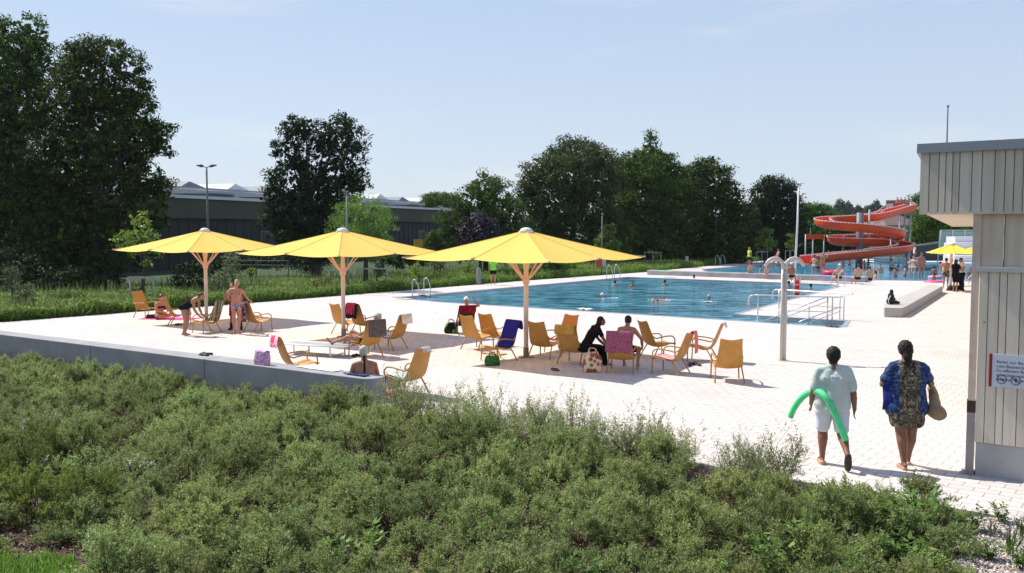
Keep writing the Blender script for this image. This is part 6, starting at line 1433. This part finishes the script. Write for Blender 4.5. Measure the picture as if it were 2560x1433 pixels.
# ---------- sunbathers
def seated(knees=((-.12,.45,.42),(.12,.45,.42)), feet=((-.12,.50,.06),(.12,.50,.06)), ph=.40, lean=-.12, **k):
    a = dict(pelvis=(0,0,ph+.09), neck=(0,lean,ph+.60), head=(0,lean+.03,ph+.75), shL=(-.175,lean,ph+.54), shR=(.175,lean,ph+.54), elL=(-.23,lean+.08,ph+.28), elR=(.23,lean+.08,ph+.28), wrL=(-.16,lean+.30,ph+.20), wrR=(.16,lean+.30,ph+.20), haL=(-.13,lean+.37,ph+.20), haR=(.13,lean+.37,ph+.20),
             hipL=(-.09,.02,ph+.08), hipR=(.09,.02,ph+.08), knL=knees[0], knR=knees[1], anL=feet[0], anR=feet[1], toL=(feet[0][0], feet[0][1]+.16, feet[0][2]-.04), toR=(feet[1][0], feet[1][1]+.16, feet[1][2]-.04))
    a.update(k); return pose(**a)
crossl = dict(pelvis=(0,0,.12), neck=(0,.10,.62), head=(0,.17,.76), shL=(-.175,.08,.56), shR=(.175,.08,.56), elL=(-.25,.18,.34), elR=(.25,.18,.34), wrL=(-.10,.36,.27), wrR=(.10,.36,.27), haL=(-.04,.40,.25), haR=(.04,.40,.25),
              hipL=(-.09,.02,.11), hipR=(.09,.02,.11), knL=(-.34,.32,.15), knR=(.34,.32,.15), anL=(.10,.38,.07), anR=(-.10,.34,.10), toL=(.24,.36,.05), toR=(-.24,.34,.09))
person(pose(**crossl), P(398, 797), -35, 'person in a dark bikini sitting cross legged on the hot pink towel', 'red', 'bun', H_dkbr, [('bikini_top', bratop, .006, C_('black', (.015, .012, .015))), ('bikini_bottom', briefs, .006, C_('black', (.015, .012, .015)))], female=True)
bend = pose(pelvis=(0,0,.90), neck=(0,.40,1.17), head=(0,.55,1.22), shL=(-.17,.36,1.12), shR=(.17,.36,1.12), elL=(-.19,.38,.84), elR=(.19,.38,.84), wrL=(-.12,.50,.64), wrR=(.14,.52,.62), haL=(-.10,.58,.60), haR=(.12,.60,.58), hipL=(-.10,0,.86), hipR=(.10,0,.86), knL=(-.11,.03,.47), knR=(.11,.06,.47), anL=(-.11,-.06,.085), anR=(.11,-.02,.085), toL=(-.12,.10,.03), toR=(.12,.14,.03), face=(0,.75,-.65))
person(bend, P(464, 839), -5, 'person in a black swimsuit bending over the striped towel chair', 'tan', 'short', H_brown, [('swimsuit', swimsuit, .007, C_('blacksuit', (.010, .012, .018)))], fat=1.12, female=True, scale=.99)
stb = pose(elL=(-.27,.10,1.12), elR=(.30,.12,1.14), wrL=(-.22,.30,1.02), wrR=(.36,.34,.98), haL=(-.18,.37,1.0), haR=(.38,.42,.96), head=(0.02,.05,1.58), anL=(-.07,-.03,.085), anR=(.08,-.03,.085), toL=(-.08,.13,.03), toR=(.09,.13,.03), knL=(-.08,.01,.49), knR=(.09,.01,.49))
M_patt = C_('patterned_bikini', (.02, .02, .06), (.55, .45, .5), 22)
person(stb, P(592, 835), 92, 'blond person in a patterned bikini standing with the back turned by the left parasol', 'red', 'pony', H_blond, [('bikini_top', lambda b, t, p: b == 'torso' and .64 < t < .70, .006, M_patt), ('bikini_bottom', briefs, .007, M_patt)], fat=.98, female=True, scale=1.0)
stc = pose(pelvis=(0,0,.90), neck=(0,.20,1.36), head=(0,.30,1.47), shL=(-.17,.18,1.30), shR=(.17,.18,1.30), elL=(-.30,.24,1.06), elR=(.27,.26,1.06), wrL=(-.22,.42,.92), wrR=(.22,.42,.92), haL=(-.18,.5,.9), haR=(.18,.5,.9), face=(0,.8,-.6), anL=(-.17,-.03,.085), anR=(.17,-.03,.085), knL=(-.14,.03,.47), knR=(.14,.03,.47), toL=(-.2,.12,.03), toR=(.2,.12,.03))
person(stc, P(590, 825), 268, 'person in a red wrap and dark shoes half hidden behind the standing bikini wearer', 'red', 'short', H_dkbr, [('red_wrap', lambda b, t, p: (b == 'torso' and t < .8) or (b in ('thL', 'thR') and t < .98), .03, C_('red', (.42, .012, .02))), ('dark_boot', lambda b, t, p: b == 'ftL' or (b == 'shL_' and t > .55), .02, M_black), ('dark_boot', lambda b, t, p: b == 'ftR' or (b == 'shR_' and t > .55), .02, M_black)], female=True, scale=.97)
# reclining person in chair 7
rec = pose(pelvis=(0,-.02,.42), neck=(0,-.36,.86), head=(0,-.36,1.0), shL=(-.17,-.31,.82), shR=(.17,-.31,.82), elL=(-.30,-.12,.66), elR=(.30,-.12,.66), wrL=(-.20,.06,.58), wrR=(.20,.06,.58), haL=(-.15,.12,.56), haR=(.15,.12,.56), hipL=(-.09,.02,.43), hipR=(.09,.02,.43), knL=(-.12,.43,.50), knR=(.14,.40,.62), anL=(-.12,.86,.36), anR=(.14,.66,.26), toL=(-.13,1.0,.46), toR=(.15,.82,.22), face=(0,.9,.2))
q = CH[7].translation.copy(); rec['anL'] = Vector((-.10, .84, .34)); 
person(rec, q, 168, 'person lying back in a lounge chair with bare legs stretched to the left', 'tan', 'short', H_grey, [('swim_shorts', briefs, .007, C_('darkbr', (.05, .03, .03)))], female=True)
mb = MB()
# camp chair person with white cap, right arm raised
camp = seated(ph=.32, lean=-.16, knees=((-.12,.42,.42),(.12,.42,.42)), feet=((-.14,.50,.09),(.14,.50,.09)), elR=(.42,-.05,.92), wrR=(.27,.02,1.12), haR=(.20,.04,1.17))
camp['shR'] = Vector((.18, -.15, .87)); camp['elR'] = Vector((.42, -.10, .90)); camp['wrR'] = Vector((.30, .0, 1.08)); camp['haR'] = Vector((.24, .03, 1.14))
person(camp, P(1163, 836), 110, 'person in a white cap in the camp chair raising the right arm', 'red', 'cap', H_white, [('top', lambda b, t, p: b == 'torso' and t < .72, .008, C_('dkred', (.2, .01, .02)))], fat=1.05, female=True)
# grey haired person sitting on the ground behind the bench end
grd = pose(pelvis=(0,0,.13), neck=(0,.06,.65), head=(-.01,.08,.80), shL=(-.18,.05,.58), shR=(.18,.05,.58), elL=(-.27,.10,.34), elR=(.25,.16,.34), wrL=(-.27,.30,.20), wrR=(.16,.40,.34), haL=(-.27,.38,.17), haR=(.12,.46,.34), hipL=(-.09,.02,.12), hipR=(.09,.02,.12), knL=(-.16,.42,.36), knR=(.14,.40,.44), anL=(-.14,.72,.08), anR=(.12,.62,.08), toL=(-.14,.88,.06), toR=(.12,.78,.04))
person(grd, P(912, 992), 100, 'grey haired sunbather sitting on the ground behind the bench wall end, back turned', 'tan', 'short', H_grey, [('strap_top', lambda b, t, p: b == 'torso' and (abs(p[0]) < .02 and t > .5 or .48 < t < .53), .006, C_('dark', (.03, .02, .02))), ('swim_bottom', briefs, .007, C_('dark', (.03, .02, .02)))], fat=1.08, female=True, vox=.011, scale=1.08)
# person in black bending beside chair 16
sb = seated(ph=.36, lean=.28, elL=(-.24,.42,.62), elR=(.24,.42,.60), wrL=(-.22,.62,.42), wrR=(.2,.60,.40), haL=(-.21,.70,.36), haR=(.18,.68,.34)); sb['head'] = Vector((0, .42, 1.05)); sb['neck'] = Vector((0, .28, .93)); sb['face'] = (0, .8, -.6)
person(sb, P(1462, 914), 15, 'person with long black hair and black clothes bending forward by the giraffe bag', 'brown', 'long', H_black, [('black_shirt', tee, .012, C_('blk', (.012, .010, .012))), ('black_trousers', lambda b, t, p: b in ('thL', 'thR', 'shL_', 'shR_') or (b == 'torso' and t < .1), .014, C_('blk2', (.010, .009, .010)))], female=True)
# man on chair 17
mn = seated(ph=.40, lean=.10, knees=((-.18,.42,.46),(.20,.42,.46)), feet=((-.16,.40,.09),(.18,.40,.09)), elL=(-.30,.20,.68), elR=(.34,.16,.72), wrL=(-.24,.42,.52), wrR=(.30,.36,.50), haL=(-.2,.48,.48), haR=(.26,.44,.46)); mn['head'] = Vector((0, .20, 1.13)); mn['face'] = (0, .9, -.35)
person(mn, CH[17].translation+Vector((.10, .22, 0)), 66, 'bare chested dark haired man seated back to the camera on the purple towel chair', 'tan', 'short', H_black, [('swim_trunks', trunks, .012, C_('maroon', (.05, .012, .03)))], fat=1.08, vox=.011)
# ---------- attendants
lime = C_('lime', (.30, .85, .10)); blk = C_('blkshort', (.012, .012, .014))
atd = [('lime_shirt', tee, .02, lime), ('black_shorts', trunks, .016, blk)]
person(pose(), P(1233, 713), -80, 'attendant in a lime green shirt and black shorts under the right parasol edge', 'red', 'short', H_brown, atd, vox=.02, fingers=False, near=False, scale=1.0)
person(pose(), P(1873, 668), 200, 'distant attendant in a yellow green shirt standing before the dark trees', 'red', 'short', H_blond, [('yellow_shirt', tee, .03, C_('ygreen', (.55, .62, .08))), ('black_shorts', trunks, .02, blk)], vox=.025, fingers=False, near=False)
pz = P(1943, 668); person(seated(ph=.9), pz, 190, 'small distant child in a pinkish top at the far edge of the shallow pool', 'red', 'short', H_dkbr, [('pink_top', tee, .02, C_('pinktop', (.5, .2, .22)))], vox=.03, fingers=False, near=False, scale=.9)
# ---------- the group left of the hut
person(pose(elL=(-.3,.05,1.12), wrL=(-.3,.2,1.0), haL=(-.28,.28,.98)), P(2364, 722), 60, 'bare chested person in dark patterned trunks left of the black bags', 'tan', 'short', H_black, [('trunks', trunks, .02, C_('dkpattern', (.03, .025, .025), (.3, .25, .22), 14))], fat=1.05, vox=.02, fingers=False, near=False, scale=1.0)
person(pose(elL=(-.28,.05,1.12), elR=(.28,.15,1.12), wrR=(.15,.32,1.05), haR=(.08,.38,1.05)), P(2388, 730), 20, 'person in a knee length black dress under the small parasol', 'tan', 'long', H_dkbr, [('black_dress', lambda b, t, p: b == 'torso' or (b in ('thL', 'thR') and t < .95) or (b in ('uaL', 'uaR') and t < .5), .03, C_('blkdress', (.012, .010, .014)))], female=True, vox=.02, fingers=False, near=False, scale=1.0)
person(pose(head=(0,.07,1.57), elL=(-.26,.1,1.13), wrL=(-.18,.32,1.06), haL=(-.12,.38,1.06), elR=(.26,.1,1.13), wrR=(.15,.3,1.08), haR=(.1,.36,1.08)), P(2403, 728), 190, 'person in a white shirt and black trousers at the hut side of the group', 'tan', 'short', H_black, [('white_shirt', tee, .02, C_('wht', (.72, .68, .68))), ('black_trousers', lambda b, t, p: b in ('thL', 'thR', 'shL_', 'shR_') or (b == 'torso' and t < .05), .02, blk)], vox=.02, fingers=False, near=False, scale=1.04)
M_bk = {n: C_('sw'+n, c) for n, c in (('white', (.7, .66, .62)), ('navy', (.02, .03, .10)), ('orange', (.8, .18, .08)), ('black', (.015, .015, .018)), ('blue', (.05, .12, .35)), ('red', (.5, .03, .04)))}
# shared low detail bathers
def proto(j, female=False, fat=1.0, vox=.028): 
    mb = body_prims(j, fat, False, female, False); o = remesh(mb, 'person', vox, skin('tan'), None, 2); me = o.data; bpy.data.objects.remove(o); return (j, me)
st1 = proto(pose()); st2 = proto(pose(elL=(-.33,.05,1.2), wrL=(-.2,.18,1.30), haL=(-.1,.2,1.33), knR=(.11,.08,.5)), True); sit = proto(seated()); arm = proto(pose(elR=(.42,.1,1.35), wrR=(.55,.2,1.55), haR=(.58,.22,1.62)))
def bather(pr, px, py, sink, deg, label, sk, hs, hm, sw=None, swm=None, scale=1.0, group='bathers in the shallow pool', z=None):
    j, me = pr; o = link(bpy.data.objects.new('person', me)); q = P(px, py, 0 if z is None else z)
    o.location = q-Vector((0, 0, sink*scale)); o.rotation_euler = (0, 0, R(deg)-math.pi/2); o.scale = (scale,)*3
    o.material_slots[0].link = 'OBJECT'; o.material_slots[0].material = skin(sk); tag(o, label, 'person', group)
    if hs: hair(j, hm, o, hs, .02)
    if sw: garment(o, j, 'swimwear', sw, .012, swm, o)
    return o
# swimmers in the dark pool: only head and shoulders above water
G1 = 'swimmers in the dark blue pool'
for px, py, deg, lab, sk, hs, hm, snk in ((1537, 713, 90, 'swimmer with brown hair, farthest left of the three by the far edge', 'fair', 'short', H_brown, 1.40), (1581, 717, 270, 'swimmer with pinkish shoulders, middle of the three near the far edge', 'red', 'short', H_dkbr, 1.36), (1662, 712, 80, 'dark haired swimmer near the far edge, right of the two others', 'red', 'short', H_black, 1.40), (1735, 700, 100, 'swimmer at the far pool edge below the concrete ledge', 'olive', 'short', H_black, 1.36),
                                  (1507, 747, 180, 'pale swim capped swimmer in the middle of the dark pool', 'fair', 'cap', H_white, 1.42), (1773, 752, 190, 'swimmer with splashes nearest the white pool platform', 'red', 'short', H_grey, 1.42), (2027, 721, 90, 'dark haired swimmer at the far right end of the dark pool', 'olive', 'short', H_black, 1.44), (1972, 716, 60, 'dark head partly behind the shower post', 'olive', 'short', H_black, 1.38)):
    bather(st1, px, py, snk, deg, lab, sk, hs, hm, scale=1.0, group=G1, z=-.1)
# swimmer lying in the water: back and arm breaking the surface, with foam
q = P(1652, 752, -.1); mb = MB(); mb.cap((-.35, 0, -.03), .08, (.15, 0, -.02), .11, 12); mb.ell((.38, 0, .02), (.10, .085, .09)); mb.cap((.15, .12, -.02), .045, (.0, .38, .10), .035, 8); mb.cap((0, .38, .10), .035, (.25, .5, .0), .028, 8); mb.cap((-.35, .06, -.05), .06, (-1.0, .08, -.10), .035, 8); mb.cap((-.35, -.06, -.05), .06, (-1.0, -.08, -.06), .035, 8); mb.cap((.15, 0, -.02), .08, (.38, 0, .0), .06)
o = remesh(mb, 'person', .02, skin('red'), None, 2); o.location = q; o.rotation_euler = (0, 0, R(150)); tag(o, 'swimmer lying in the water in the middle of the pool with a splash', 'person', G1)
M_foam = mat('water_foam', (.55, .68, .74), .5)
for px, py, w_, lab in ((1660, 751, .75, 'patch of white splash around the swimmer in mid pool'), (1527, 747, .35, 'small white splash beside the pale capped swimmer'), (1773, 756, .35, 'small splash ring around the swimmer near the platform'), (1750, 701, .5, 'small splash by the swimmer under the ledge')):
    q = P(px, py, -.095); rng_ = random.Random(px); mb = MB()
    for i in range(30):
        a = rng_.uniform(-1, 1)*w_; b_ = rng_.gauss(0, .22)*w_*.6; r = rng_.uniform(.015, .045); mb.ell((a, b_, rng_.uniform(0, .03)), (r*1.8, r*1.4, r*.7), n=6, m=4)
    o = mb.obj('splash', M_foam, None, True); o.location = q; o.rotation_euler = (0, 0, .1); tag(o, lab, 'water splash', kind='stuff')
# people on the ledge and in the shallow pool
LG = 'bathers sitting on the concrete ledge'
for a in ((sit, 2068, 694, .20, 60, 'bather in orange trunks standing tallest at the ledge', 'red', 'short', H_blond, briefs, M_bk['orange'], 1.0, LG, .34),):
    pass
bather(arm, 2057, 690, .05, 110, 'tall bather in orange trunks behind the ledge, arm raised', 'red', 'short', H_blond, briefs, M_bk['orange'], 1.0, LG, 0)
bather(sit, 2097, 694, .42, 100, 'bare backed bather in a white sun hat sitting on the ledge by the red ring', 'fair', 'cap', H_white, briefs, M_bk['black'], 1.0, LG, .36)
bather(sit, 2144, 696, .42, 95, 'bare backed bather sitting on the ledge right of the steel ladder', 'fair', 'short', H_brown, briefs, M_bk['black'], 1.0, LG, .36)
bather(st1, 2173, 702, .78, 95, 'bare backed bather in navy trunks just past the right end of the ledge', 'fair', 'short', H_dkbr, trunks, M_bk['navy'], 1.0, LG, 0)
bather(sit, 1979, 691, .42, 60, 'bather in dark shorts sitting on the ledge behind the white pole', 'tan', 'cap', H_white, briefs, M_bk['black'], 1.0, LG, .36)
bather(sit, 1876, 684, .42, 100, 'bather seated at the left part of the ledge', 'fair', 'short', H_dkbr, briefs, M_bk['navy'], .9, LG, .30)
bather(sit, 1916, 687, .42, 100, 'pale bather sitting on the ledge left of the shower', 'fair', 'short', H_black, None, None, .8, LG, .30)
shal = [(2035, 683, .3, 'white', 'slim bather in pale swimwear wading left of the orange trunks', 'fair', st2, 1.0), (2045, 684, .4, 'navy', 'second slim bather wading close to the tall one', 'tan', st2, .95), (2187, 697, 1.15, None, 'bather up to the chest in water right of the ledge end', 'fair', st1, 1), (2200, 683, .95, 'black', 'bather in dark swimwear wading below the slide', 'fair', st1, .95), (2238, 694, .8, 'red', 'child standing waist deep in the middle of the shallow pool', 'red', st1, .75),
        (2245, 678, 1.2, None, 'dark head in the water behind the waist deep child', 'olive', st1, 1), (2228, 676, .7, 'black', 'bather far below the slide in a dark suit', 'fair', st2, .9), (2275, 694, .15, 'white', 'bather in white swimwear left of the standing pair', 'fair', st2, .95), (2284, 697, .1, 'white', 'bather in white bikini standing at the pool step', 'fair', st2, 1.0), (2302, 700, .05, 'orange', 'tall tanned bather standing right of the white bikini', 'tan', st1, 1.12),
        (2262, 693, .7, 'red', 'reddish bather crouching left of the white bikini', 'red', st1, .8), (2335, 690, .9, 'blue', 'bather in a blue suit in the water left of the parasol', 'tan', st1, .9), (2334, 706, .95, None, 'child in the pink swim ring', 'olive', st1, .8), (2309, 672, .6, 'white', 'distant bather with raised elbow beyond the standing group', 'fair', st2, 1.0), (2425, 700, .8, 'navy', 'bather in dark wear right of the white shirt', 'tan', st1, .9),
        (1902, 678, 1.25, None, 'head in the shallow pool left of the shower arms', 'fair', st1, 1), (1873, 668, 1.3, None, 'tiny head in the far left corner of the shallow pool', 'olive', st1, 1), (1945, 666, 1.2, None, 'head in the shallow pool between the shower arms', 'red', st1, 1), (2028, 664, 1.0, 'navy', 'small figure in the water in front of the slide exit', 'olive', st1, .8), (2107, 665, .9, 'blue', 'small figure in the water right of the slide exit', 'tan', st1, .8), (2124, 664, 1.2, None, 'dark head in the water below the slide curve', 'olive', st1, 1),
        (2160, 668, 1.1, None, 'head in the water beside the slide column', 'tan', st1, 1), (2290, 668, 1.2, None, 'dark head near the right far side of the pool', 'olive', st1, 1), (2350, 672, 1.1, 'red', 'reddish swimmer far behind the small parasol pole', 'red', st1, 1)]
for i, (px, py, snk, sw, lab, sk, pr, sc) in enumerate(shal):
    bather(pr, px, py, snk, 40+i*67 % 360, lab, sk, ['short', 'short', 'pony', 'short', 'bun'][i % 5], [H_black, H_dkbr, H_brown, H_black][i % 4], briefs if sw else None, M_bk.get(sw), sc, z=-.08)
# people on the far side and on the tower
for i, (px, py, lab) in enumerate(((2158, 657, 'person in white sitting beneath the slide column'), (2238, 656, 'person in dark clothes standing at the far pool side under the slide'), (2253, 656, 'second person in dark clothes under the slide support'), (2270, 657, 'person in a reddish top standing under the tower stairs'), (2286, 655, 'person in pale clothes at the far right of the pool edge'))):
    bather(sit if i == 0 else st1, px, py, 0, 200+i*40, lab, 'tan', 'short', H_black, tee, [M_bk['white'], M_bk['black'], M_bk['black'], M_bk['red'], M_bk['white']][i], 1.0, 'people behind the shallow pool')
for i, px in enumerate((2243, 2252, 2262, 2271)):
    q = PD(px, 526, 86.5+.3*i); o = bather(st2 if i % 2 else st1, 2000, 700, 0, 230+20*i, ['leftmost child waiting on the slide tower', 'second child from the left on the slide tower', 'third child from the left on the slide tower', 'rightmost child on the slide tower'][i], 'red', 'short', H_dkbr, briefs, M_bk['red'], .72, 'children on the slide tower'); o.location = q
q = PD(2070, 640, 74.6); o = bather(sit, 2000, 700, 0, 200, 'person in black sitting in the lowest slide run', 'olive', 'short', H_black, tee, M_bk['black'], .9, 'people on the slide'); o.location = q-Vector((0, 0, .7))
# swim rings
for px, py, r, m, lab, z in ((2082, 691, .55, mat('ring_red', (.75, .04, .07), .4), 'large red inflatable ring behind the ledge', .25), (2334, 706, .42, mat('ring_pink', (.75, .10, .25), .4), 'pink swim ring around the child near the parasol', -.02), (2338, 693, .36, mat('ring_pink2', (.7, .3, .42), .4), 'pale pink swim ring by the bather in the blue suit', -.02)):
    mb = MB(); ring = [Vector((r*math.cos(a*math.pi/10), r*math.sin(a*math.pi/10), 0)) for a in range(21)]; mb.tube(ring, r*.34, 10, caps=False); o = mb.obj('swim_ring', m, None, True); o.location = P(px, py, 0)+Vector((0, 0, z)); tag(o, lab, 'swim ring')
# deck chairs by the hut
q = P(2425, 716); root = empty('deck_chair', q, .2, 'white deck chair with dark cushion half hidden by the hut corner', 'deck chair')
mb = MB(); mb.tube([(-.7, 0, .35), (.2, 0, .35), (.75, 0, .9)], .03, 6); mb.tube([(-.7, .5, .35), (.2, .5, .35), (.75, .5, .9)], .03, 6)
for x in (-.5, .3): mb.tube([(x, 0, .35), (x, 0, 0)], .025, 6); mb.tube([(x, .5, .35), (x, .5, 0)], .025, 6)
mb.obj('frame', M_white, root)
mb = MB(); mb.add([(-.7, 0, .37), (.2, 0, .37), (.75, 0, .92), (.75, .5, .92), (.2, .5, .37), (-.7, .5, .37)], [(0, 1, 4, 5), (1, 2, 3, 4)]); o = mb.obj('cushion', mat('cushion_navy', (.05, .05, .10), .8), root); o.modifiers.new('s', 'SOLIDIFY').thickness = .05

# ================================================================ HAZE
mh = bpy.data.materials.new('air'); mh.use_nodes = True; N = mh.node_tree
for n_ in list(N.nodes):
    if n_.type != 'OUTPUT_MATERIAL': N.nodes.remove(n_)
pv = N.nodes.new('ShaderNodeVolumePrincipled'); pv.inputs['Color'].default_value = (.78, .86, .95, 1); pv.inputs['Density'].default_value = .00011; pv.inputs['Anisotropy'].default_value = .2
N.links.new(pv.outputs[0], N.nodes['Material Output'].inputs['Volume'])
mb = MB(); mb.box((-900, -60, -4), (900, 900, 60)); o = mb.obj('haze', mh); tag(o, 'thin bluish summer haze over the distant hill', 'haze', kind='stuff')
